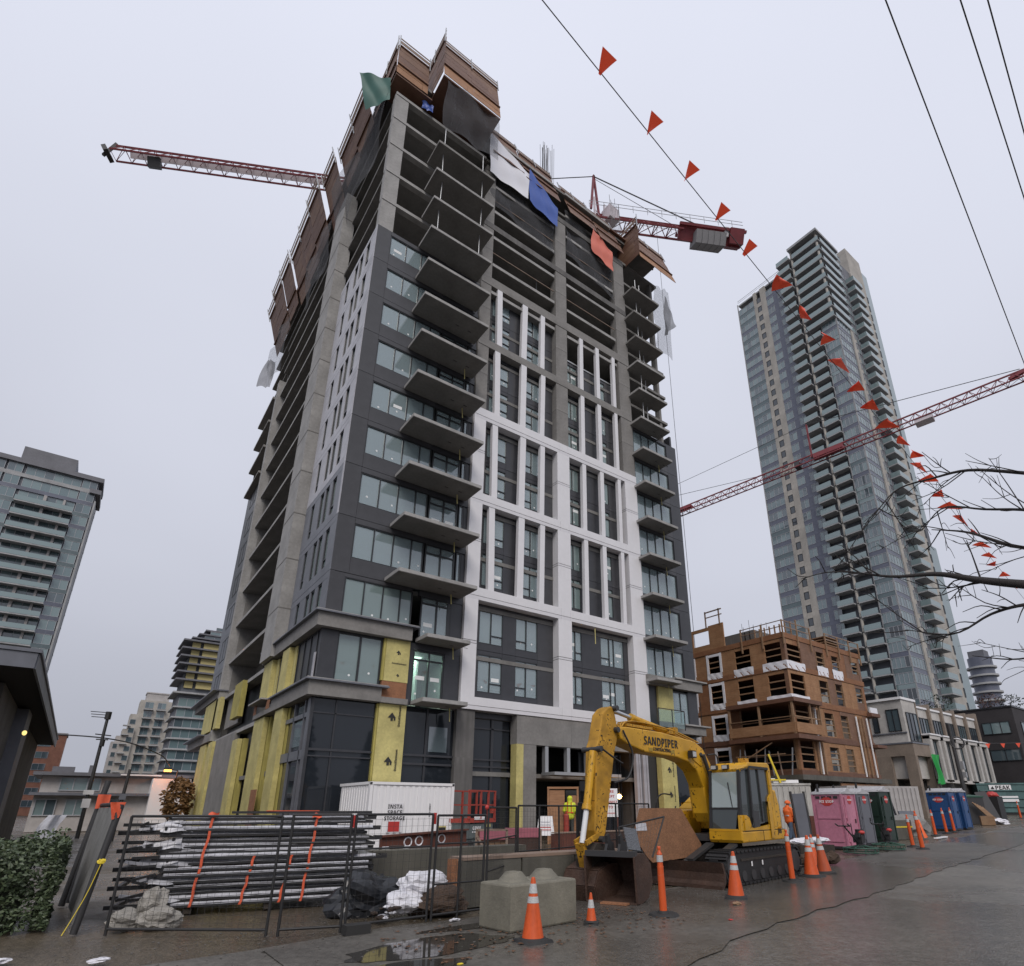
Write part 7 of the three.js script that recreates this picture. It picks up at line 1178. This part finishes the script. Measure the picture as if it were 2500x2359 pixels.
  const lb = thing('concrete_block', 'low concrete block with a yellow band right of the dark green toilet', 'concrete block', [31.5, gy(31), -14.2], -0.2); part('body', bx(2.0, 0.85, 0.8, 0, 0.42, 0), M.concrete_wet, lb); part('yellow_band', bx(2.02, 0.06, 0.02, 0, 0.55, 0.405), M.yellow_tape, lb);
  const sg = thing('sand_heap', 'pale grey heap of crushed concrete between the posts and blue toilets', 'heap', [36.0, gy(36), -15.4]); part('heap', blob(1.2, 1.4, 0.65, 0.9, 0.3, 35, 4).translate(0, 0.3, 0), M.concrete, sg);
  const pk = thing('plank', 'white plank lying on the road edge by the orange flag', 'plank', [33.6, gy(33.6), -12.9], 0.15); part('plank', bx(2.2, 0.06, 0.12, 0, 0.03, 0), M.white, pk);
  const fr = thing('barrier_frame', 'rusty red trestle frames stacked left of the pale container', 'trestle', [33.6, gy(33), -15.6], -0.4); part('frame', [bar([-0.5, 0, 0], [-0.1, 2.3, 0], 0.12), bar([0.1, 0, 0.2], [0.0, 2.2, 0], 0.1), bar([0.5, 0, 0], [-0.2, 1.9, 0.1], 0.1), bx(1.0, 0.1, 0.1, 0, 1.2, 0)], M.rust_red, fr);
  const db = thing('drying_board', 'dark framed panels leaning against the pale container', 'panel', [35.4, gy(35), -16.0], -0.35); part('panel', [bx(1.1, 1.7, 0.06, 0, 0.85, 0, -0.2, 0, 0.06), bx(1.0, 1.2, 0.06, 1.3, 0.6, 0.1, -0.2)], M.slate_panel, db); part('frame', [bx(0.08, 1.75, 0.08, -0.52, 0.87, 0.05, -0.2, 0, 0.06), bx(0.08, 1.75, 0.08, 0.56, 0.87, 0.05, -0.2, 0, 0.06)], M.black, db);
  const wb = thing('wrapped_bundle', 'long white plastic wrapped bundle on a pallet behind the orange cones', 'bundle', [17.6, 0.05, -10.35], -0.2); part('bundle', [blob(0.3, 2.2, 0.36, 0.6, 0.6, 37, 5).translate(0, 0.66, 0)], M.sack_white, wb); part('pallet', [bx(1.4, 0.5, 0.6, 0, 0.3, 0)], M.mud, wb); for (const x of [-0.5, 0, 0.5]) part('block', blob(0.22, 1.2, 0.9, 1, 0.4, Math.round(40 + x * 4), 3).translate(x, 0.22, 0.28), M.debris_brown, wb);
  const rp = thing('brick_pallet', 'pallets of rust brown form panels behind the worker in orange', 'pallet', [29.5, 0.2, -16.6], -0.7); for (let k = 0; k < 4; k++) part('panel', bx(0.75, 0.9, 0.7, -1.0 + k * 0.8, 0.5 + (k % 2) * 0.12, 0), k % 2 ? M.rust_red : M.orange_board, rp);
  const hs = thing('site_gate', 'grey steel hoarding panel behind the excavator and the worker in orange', 'hoarding', [22.2, 0.05, -13.2], -0.5); part('panel', bx(0.5, 2.1, 0.05, 0, 1.05, 0, 0, 0, 0.05), M.slate_panel, hs); part('frame', [bx(0.06, 2.2, 0.08, -0.27, 1.08, 0, 0, 0, 0.05), bx(0.06, 2.2, 0.08, 0.27, 1.08, 0, 0, 0, 0.05)], M.steel_dark, hs);
}
// ---------- people: tapered limbs joined by a smooth minimum and meshed ----------
function flesh(bones, cell, k = 0.03) { // bones: [a, b, ra, rb]
  const lo = [1e9, 1e9, 1e9], hi = [-1e9, -1e9, -1e9];
  for (const [a, b, ra, rb] of bones) for (let i = 0; i < 3; i++) { lo[i] = Math.min(lo[i], a[i] - ra - 0.04, b[i] - rb - 0.04); hi[i] = Math.max(hi[i], a[i] + ra + 0.04, b[i] + rb + 0.04); }
  const side = Math.max(hi[0] - lo[0], hi[1] - lo[1], hi[2] - lo[2]), n = Math.min(120, Math.ceil(side / cell) + 2), c = [0, 1, 2].map((i) => (lo[i] + hi[i]) / 2), h = side / 2;
  const mc = new MarchingCubes(n, new THREE.MeshBasicMaterial(), false, false, 200000); mc.isolation = 0;
  for (let z = 0; z < n; z++) for (let y = 0; y < n; y++) for (let x = 0; x < n; x++) {
    const p = [c[0] + (x - n / 2) / (n / 2) * h, c[1] + (y - n / 2) / (n / 2) * h, c[2] + (z - n / 2) / (n / 2) * h]; let d = 1e3;
    for (const [a, b, ra, rb, sq] of bones) { const ab = [b[0] - a[0], b[1] - a[1], b[2] - a[2]], ap = [p[0] - a[0], p[1] - a[1], p[2] - a[2]], L = ab[0] * ab[0] + ab[1] * ab[1] + ab[2] * ab[2]; const t = L ? clamp((ap[0] * ab[0] + ap[1] * ab[1] + ap[2] * ab[2]) / L) : 0; const q = [ap[0] - ab[0] * t, ap[1] - ab[1] * t, (ap[2] - ab[2] * t) * (sq || 1)]; const e = Math.hypot(...q) - mix(ra, rb, t); const hh = clamp(0.5 + 0.5 * (d - e) / k); d = mix(d, e, hh) - k * hh * (1 - hh); }
    mc.field[x + y * n + z * n * n] = -d;
  }
  mc.update(); const cnt = mc.count ?? mc.geometry.drawRange.count, g = new THREE.BufferGeometry(), P = new Float32Array(cnt * 3), N = new Float32Array(cnt * 3);
  for (let i = 0; i < cnt * 3; i++) { P[i] = mc.positionArray[i] * h + c[i % 3]; N[i] = mc.normalArray[i]; }
  g.setAttribute('position', new THREE.BufferAttribute(P, 3)); g.setAttribute('normal', new THREE.BufferAttribute(N, 3)); g.setAttribute('uv', new THREE.BufferAttribute(new Float32Array(cnt * 2), 2)); return g;
}
mat('skin', [0.4, 0.22, 0.15], 0.6); mat('hivis_yellow', [0.55, 0.62, 0.03], 0.6); mat('hivis_orange', [0.72, 0.13, 0.02], 0.6); mat('jeans', [0.06, 0.09, 0.14], 0.85); mat('work_trousers', [0.045, 0.05, 0.045], 0.85); mat('boot', [0.04, 0.03, 0.025], 0.8); mat('maroon', [0.08, 0.012, 0.02], 0.7);
function person(label, pos, turn, o) { // faces +x at turn 0
  const t = thing('person', label, 'person', pos, turn), J = o.pose;
  const hand = (w, e, s) => { const d = V(e[0] - w[0], e[1] - w[1], e[2] - w[2]).normalize().negate(), b = []; const side = V(0, 0, 1), pt = (k, q, dn = 0) => [w[0] + d.x * k, w[1] + d.y * k - dn, w[2] + d.z * k + q]; b.push([w, pt(0.09, 0), 0.028, 0.036]); [[-0.027, 0.075], [-0.009, 0.085], [0.009, 0.08], [0.027, 0.062]].forEach(([q, l]) => { b.push([pt(0.09, q), pt(0.09 + l * 0.55, q * 1.1, 0.012), 0.0095, 0.009], [pt(0.09 + l * 0.55, q * 1.1, 0.012), pt(0.09 + l * 0.85, q * 1.1, 0.04), 0.009, 0.0075]); }); b.push([pt(0.03, 0.03 * s), pt(0.085, 0.055 * s, 0.015), 0.012, 0.009]); return b; };
  const head = [[[J.head[0], J.head[1], J.head[2]], [J.head[0] + 0.02, J.head[1] - 0.09, J.head[2]], 0.095, 0.07], [[J.head[0] + 0.085, J.head[1] - 0.02, J.head[2]], [J.head[0] + 0.11, J.head[1] - 0.045, J.head[2]], 0.014, 0.018], [[J.head[0] - 0.005, J.head[1] - 0.02, J.head[2] - 0.09], [J.head[0], J.head[1] - 0.04, J.head[2] - 0.09], 0.018, 0.014], [[J.head[0] - 0.005, J.head[1] - 0.02, J.head[2] + 0.09], [J.head[0], J.head[1] - 0.04, J.head[2] + 0.09], 0.018, 0.014]];
  const torso = [[J.hip, J.chest, 0.13, 0.15, 0.75], [J.chest, J.neck, 0.14, 0.065, 0.75], [J.neck, [J.head[0], J.head[1] - 0.05, J.head[2]], 0.055, 0.055]];
  const arms = [0, 1].flatMap((i) => [[J.sh[i], J.el[i], 0.058, 0.045], [J.el[i], J.wr[i], 0.043, 0.03]]), legs = [0, 1].flatMap((i) => [[J.th[i], J.kn[i], 0.085, 0.06], [J.kn[i], J.an[i], 0.058, 0.04], [J.an[i], [J.an[i][0] + 0.14, J.an[i][1] - 0.05, J.an[i][2]], 0.042, 0.035]]);
  part('body', [flesh([...torso, ...arms, ...legs, ...head], 0.02), ...[0, 1].map((i) => flesh(hand(J.wr[i], J.el[i], i ? 1 : -1), 0.006, 0.008))], M.skin, t);
  const fat = (b, d) => b.map(([a, c, ra, rb, s]) => [a, c, ra + d, rb + d, s]);
  part('jacket', flesh(fat([[[J.hip[0], J.hip[1] - 0.06, J.hip[2]], J.chest, 0.15, 0.165, 0.78], [J.chest, J.neck, 0.15, 0.075, 0.75], ...arms.map(([a, c, ra, rb]) => [a, c, ra + 0.01, rb + 0.012])], 0.015), 0.02, 0.04), o.jacket, t);
  part('trousers', flesh(fat([[J.hip, J.th[0], 0.12, 0.09], [J.hip, J.th[1], 0.12, 0.09], ...[0, 1].flatMap((i) => [[J.th[i], J.kn[i], 0.09, 0.068], [J.kn[i], [J.an[i][0], J.an[i][1] + 0.04, J.an[i][2]], 0.066, 0.058]])], 0.012), 0.022), o.trousers, t);
  part('boot', [0, 1].map((i) => flesh([[[J.an[i][0], J.an[i][1] + 0.06, J.an[i][2]], [J.an[i][0] - 0.01, J.an[i][1] - 0.03, J.an[i][2]], 0.058, 0.058], [[J.an[i][0] - 0.02, J.an[i][1] - 0.04, J.an[i][2]], [J.an[i][0] + 0.17, J.an[i][1] - 0.045, J.an[i][2]], 0.05, 0.045]], 0.015)), M.boot, t);
  if (o.hood) part('hood', flesh([[[J.head[0] - 0.02, J.head[1] + 0.02, J.head[2]], [J.head[0] - 0.01, J.head[1] - 0.1, J.head[2]], 0.125, 0.115], [[J.head[0] - 0.03, J.head[1] - 0.12, J.head[2]], J.neck, 0.1, 0.12]], 0.02), o.jacket, t);
  if (o.helmet) part('hard_hat', [new THREE.SphereGeometry(0.13, 20, 12, 0, Math.PI * 2, 0, Math.PI / 2).scale(1.1, 1.05, 0.95).translate(J.head[0], J.head[1] + 0.01, J.head[2]), new THREE.CylinderGeometry(0.16, 0.165, 0.02, 24).translate(J.head[0] + 0.03, J.head[1] + 0.01, J.head[2])], o.helmet, t);
  part('eye', [-0.032, 0.032].map((z) => blob(0.012, 1, 1, 1, 0, 1, 2).translate(J.head[0] + 0.088, J.head[1] + 0.005, J.head[2] + z)), M.black, t);
  if (o.stripe) part('vest_band', o.stripe, o.sm ?? M.reflective, t);
  return t;
}
person('person in hooded yellow jacket and orange harness at the plywood door', [18.72, 0.36, -22.85], 0.75, { jacket: M.hivis_yellow, trousers: M.work_trousers, hood: true, sm: M.orange,
  stripe: [bx(0.02, 0.5, 0.04, -0.155, 1.3, -0.09, 0, 0, 0.03), bx(0.02, 0.5, 0.04, -0.155, 1.3, 0.09, 0, 0, 0.03), bx(0.34, 0.05, 0.4, 0.0, 1.07, 0)],
  pose: { hip: [0, 0.96, 0], chest: [0.02, 1.32, 0], neck: [0.02, 1.52, 0], head: [0.05, 1.68, 0], sh: [[0.02, 1.44, -0.19], [0.02, 1.44, 0.19]], el: [[0.02, 1.16, -0.27], [0.06, 1.16, 0.27]], wr: [[0.2, 1.02, -0.2], [0.24, 1.05, 0.2]], th: [[0, 0.9, -0.09], [0, 0.9, 0.09]], kn: [[0.03, 0.5, -0.1], [0.02, 0.5, 0.1]], an: [[0, 0.1, -0.11], [-0.02, 0.1, 0.11]] } });
person('person in orange jacket, hard hat and jeans carrying a dark bag behind the excavator', [27.2, 0.18, -16.85], -0.35, { jacket: M.hivis_orange, trousers: M.jeans, helmet: M.hivis_orange,
  stripe: [bx(0.36, 0.05, 0.38, 0.0, 1.12, 0)],
  pose: { hip: [0, 0.96, 0], chest: [-0.02, 1.3, 0], neck: [0.0, 1.5, 0], head: [0.05, 1.66, 0], sh: [[0, 1.42, -0.19], [0, 1.42, 0.19]], el: [[0.1, 1.14, -0.25], [0.1, 1.14, 0.25]], wr: [[0.36, 1.02, -0.14], [0.36, 1.02, 0.14]], th: [[0, 0.9, -0.09], [0, 0.9, 0.09]], kn: [[0.16, 0.52, -0.1], [-0.02, 0.5, 0.1]], an: [[0.24, 0.1, -0.1], [-0.1, 0.11, 0.1]] } });
{ const b = thing('bag', 'dark maroon bag held by the worker in orange', 'bag', [27.62, 0.95, -16.7], -0.35); part('bag', blob(0.2, 1.2, 0.8, 0.9, 0.25, 44, 3).translate(0, 0.12, 0), M.maroon, b); part('strap', tube([[-0.15, 0.2, 0], [-0.2, 0.5, 0.05], [-0.3, 0.62, 0.05]], 0.02, 12), M.black, b); }
// ---------- tarpaulins and nets hanging from the top storeys of the tower ----------
const hang = (name, label, cat, m, c, amp, s, nu = 18, nv = 14) => { const o = part(name, quadSheet(c, nu, nv, (u, v) => [amp * Math.sin(u * 9 + v * 4 + s), amp * 0.6 * Math.sin(u * 14 + s) * (1 - v), amp * (Math.sin(u * 11 + v * 6 + s) + 0.6 * Math.sin(v * 9 - u * 5))]), m, null); return tag(o, label, cat); };
hang('tarpaulin', 'white tarpaulin hanging under the front formwork left of the blue one', 'tarpaulin', M.tarp_white, [[14.7, 45.6, -26.3], [18.2, 45.6, -26.3], [18.2, 48.3, -26.2], [14.6, 49.6, -26.2]], 0.04, 1);
hang('tarpaulin', 'blue tarpaulin hanging under the front formwork', 'tarpaulin', M.tarp_blue, [[18.25, 45.5, -26.25], [21.0, 44.7, -26.25], [21.0, 46.8, -26.2], [18.2, 48.8, -26.2]], 0.04, 2);
hang('tarpaulin', 'orange tarpaulin hanging under the right front formwork', 'tarpaulin', M.tarp_orange, [[24.6, 45.2, -26.3], [27.0, 44.2, -26.3], [27.0, 46.4, -26.25], [24.8, 47.6, -26.25]], 0.05, 3);
hang('tarpaulin', 'dark green tarpaulin flapping out at the top left corner of the tower', 'tarpaulin', M.tarp_green, [[6.1, 46.8, -28.6], [7.2, 47.3, -27.4], [7.1, 49.2, -27.2], [5.2, 49.6, -28.4]], 0.05, 4);
hang('tarpaulin', 'small blue tarpaulin in the notch between the two top formwork blocks', 'tarpaulin', M.tarp_blue, [[9.3, 47.6, -26.6], [10.0, 47.6, -26.5], [10.1, 48.4, -26.5], [9.2, 48.3, -26.6]], 0.05, 5, 8, 6);
hang('debris_net', 'dark debris net draped over the upper left face of the tower', 'net', M.netting, [[6.95, 41.2, -36], [7.3, 44.4, -29], [7.1, 48.4, -27.2], [6.4, 48.4, -37]], 0.18, 6, 30, 20);
hang('debris_net', 'dark debris net lower along the middle of the left face', 'net', M.netting, [[6.8, 40.8, -43], [7.0, 42.0, -37.2], [6.7, 46.4, -37.6], [6.6, 46.2, -43.4]], 0.14, 7, 20, 16);
hang('debris_net', 'dark debris net at the far end of the left face', 'net', M.netting, [[6.7, 40.5, -54.5], [6.8, 39.8, -48.2], [6.5, 45.0, -48.4], [6.4, 45.0, -54.6]], 0.18, 8, 30, 20);
hang('debris_net', 'pale grey net flap sticking out from the left silhouette of the tower', 'net', M.net_grey, [[5.6, 39.6, -53.4], [6.7, 39.2, -52.4], [6.7, 42.4, -52.4], [6.1, 42.6, -53.0]], 0.1, 9);
hang('debris_net', 'dark debris net hanging below the large top left formwork block', 'net', M.netting, [[10.4, 45.2, -25.2], [14.6, 45.2, -25.2], [14.6, 49.5, -25.0], [10.2, 49.5, -25.0]], 0.12, 10, 24, 20);
hang('debris_net', 'dark debris net across the top storeys between the left and centre columns', 'net', M.netting, [[14.9, 43.4, -26.75], [21.0, 42.3, -26.75], [21.0, 46.0, -26.7], [14.9, 46.6, -26.7]], 0.1, 11, 24, 14);
hang('debris_net', 'dark debris net across the top storeys right of the centre column', 'net', M.netting, [[22.2, 43.4, -26.75], [27.4, 41.6, -26.75], [27.4, 46.8, -26.7], [22.2, 48.2, -26.7]], 0.1, 12, 24, 14);
hang('debris_net', 'dark debris net wrapped round the upper right corner of the tower', 'net', M.netting, [[31.2, 38.4, -26.0], [33.8, 38.4, -26.2], [33.9, 46.4, -26.0], [31.4, 44.8, -25.6]], 0.14, 13, 16, 16);
hang('debris_net', 'pale grey net corner blown out at the upper right edge of the tower', 'net', M.net_grey, [[33.7, 41.6, -26.6], [33.8, 41.7, -26.6], [36.1, 44.6, -27.2], [33.9, 46.2, -26.6]], 0.1, 14);
// ---------- trees across the street, seen mirrored in the lower windows ----------
mat('needle', [0.05, 0.07, 0.045], 0.8, { side: THREE.DoubleSide });
for (const [x, z, h, w] of [[-12, 30, 15, 3.4], [-3, 33, 11, 3.0], [6, 31, 17, 3.6], [15, 34, 13, 3.2], [23, 31, 16, 3.8], [33, 33, 12, 3.4], [44, 32, 15, 3.6]]) { // all mirrored alike
  const t = thing('evergreen_tree', 'evergreen tree across the street, mirrored in the lower windows', 'tree', [x, gy(x), z], rr(0, 6), 'evergreen trees across the street');
  part('trunk', rod([0, 0, 0], [0, h * 0.8, 0], 0.25, 0.06), M.bark, t);
  foliage(t, 'crown', 1, 1, 1, 1500, 0.75, M.needle, 0, () => { const v = Math.pow(rnd(), 0.8), r = w * (1 - v) * rr(0.3, 1), a = rr(0, 6.3); return [r * Math.cos(a), h * (0.12 + 0.88 * v) - r * 0.3, r * Math.sin(a)]; });
}
scene.traverse((o) => { if (o.isMesh) { o.castShadow = true; o.receiveShadow = true; } });
camera.far = 3000; camera.updateProjectionMatrix();
renderer.render(scene, camera);
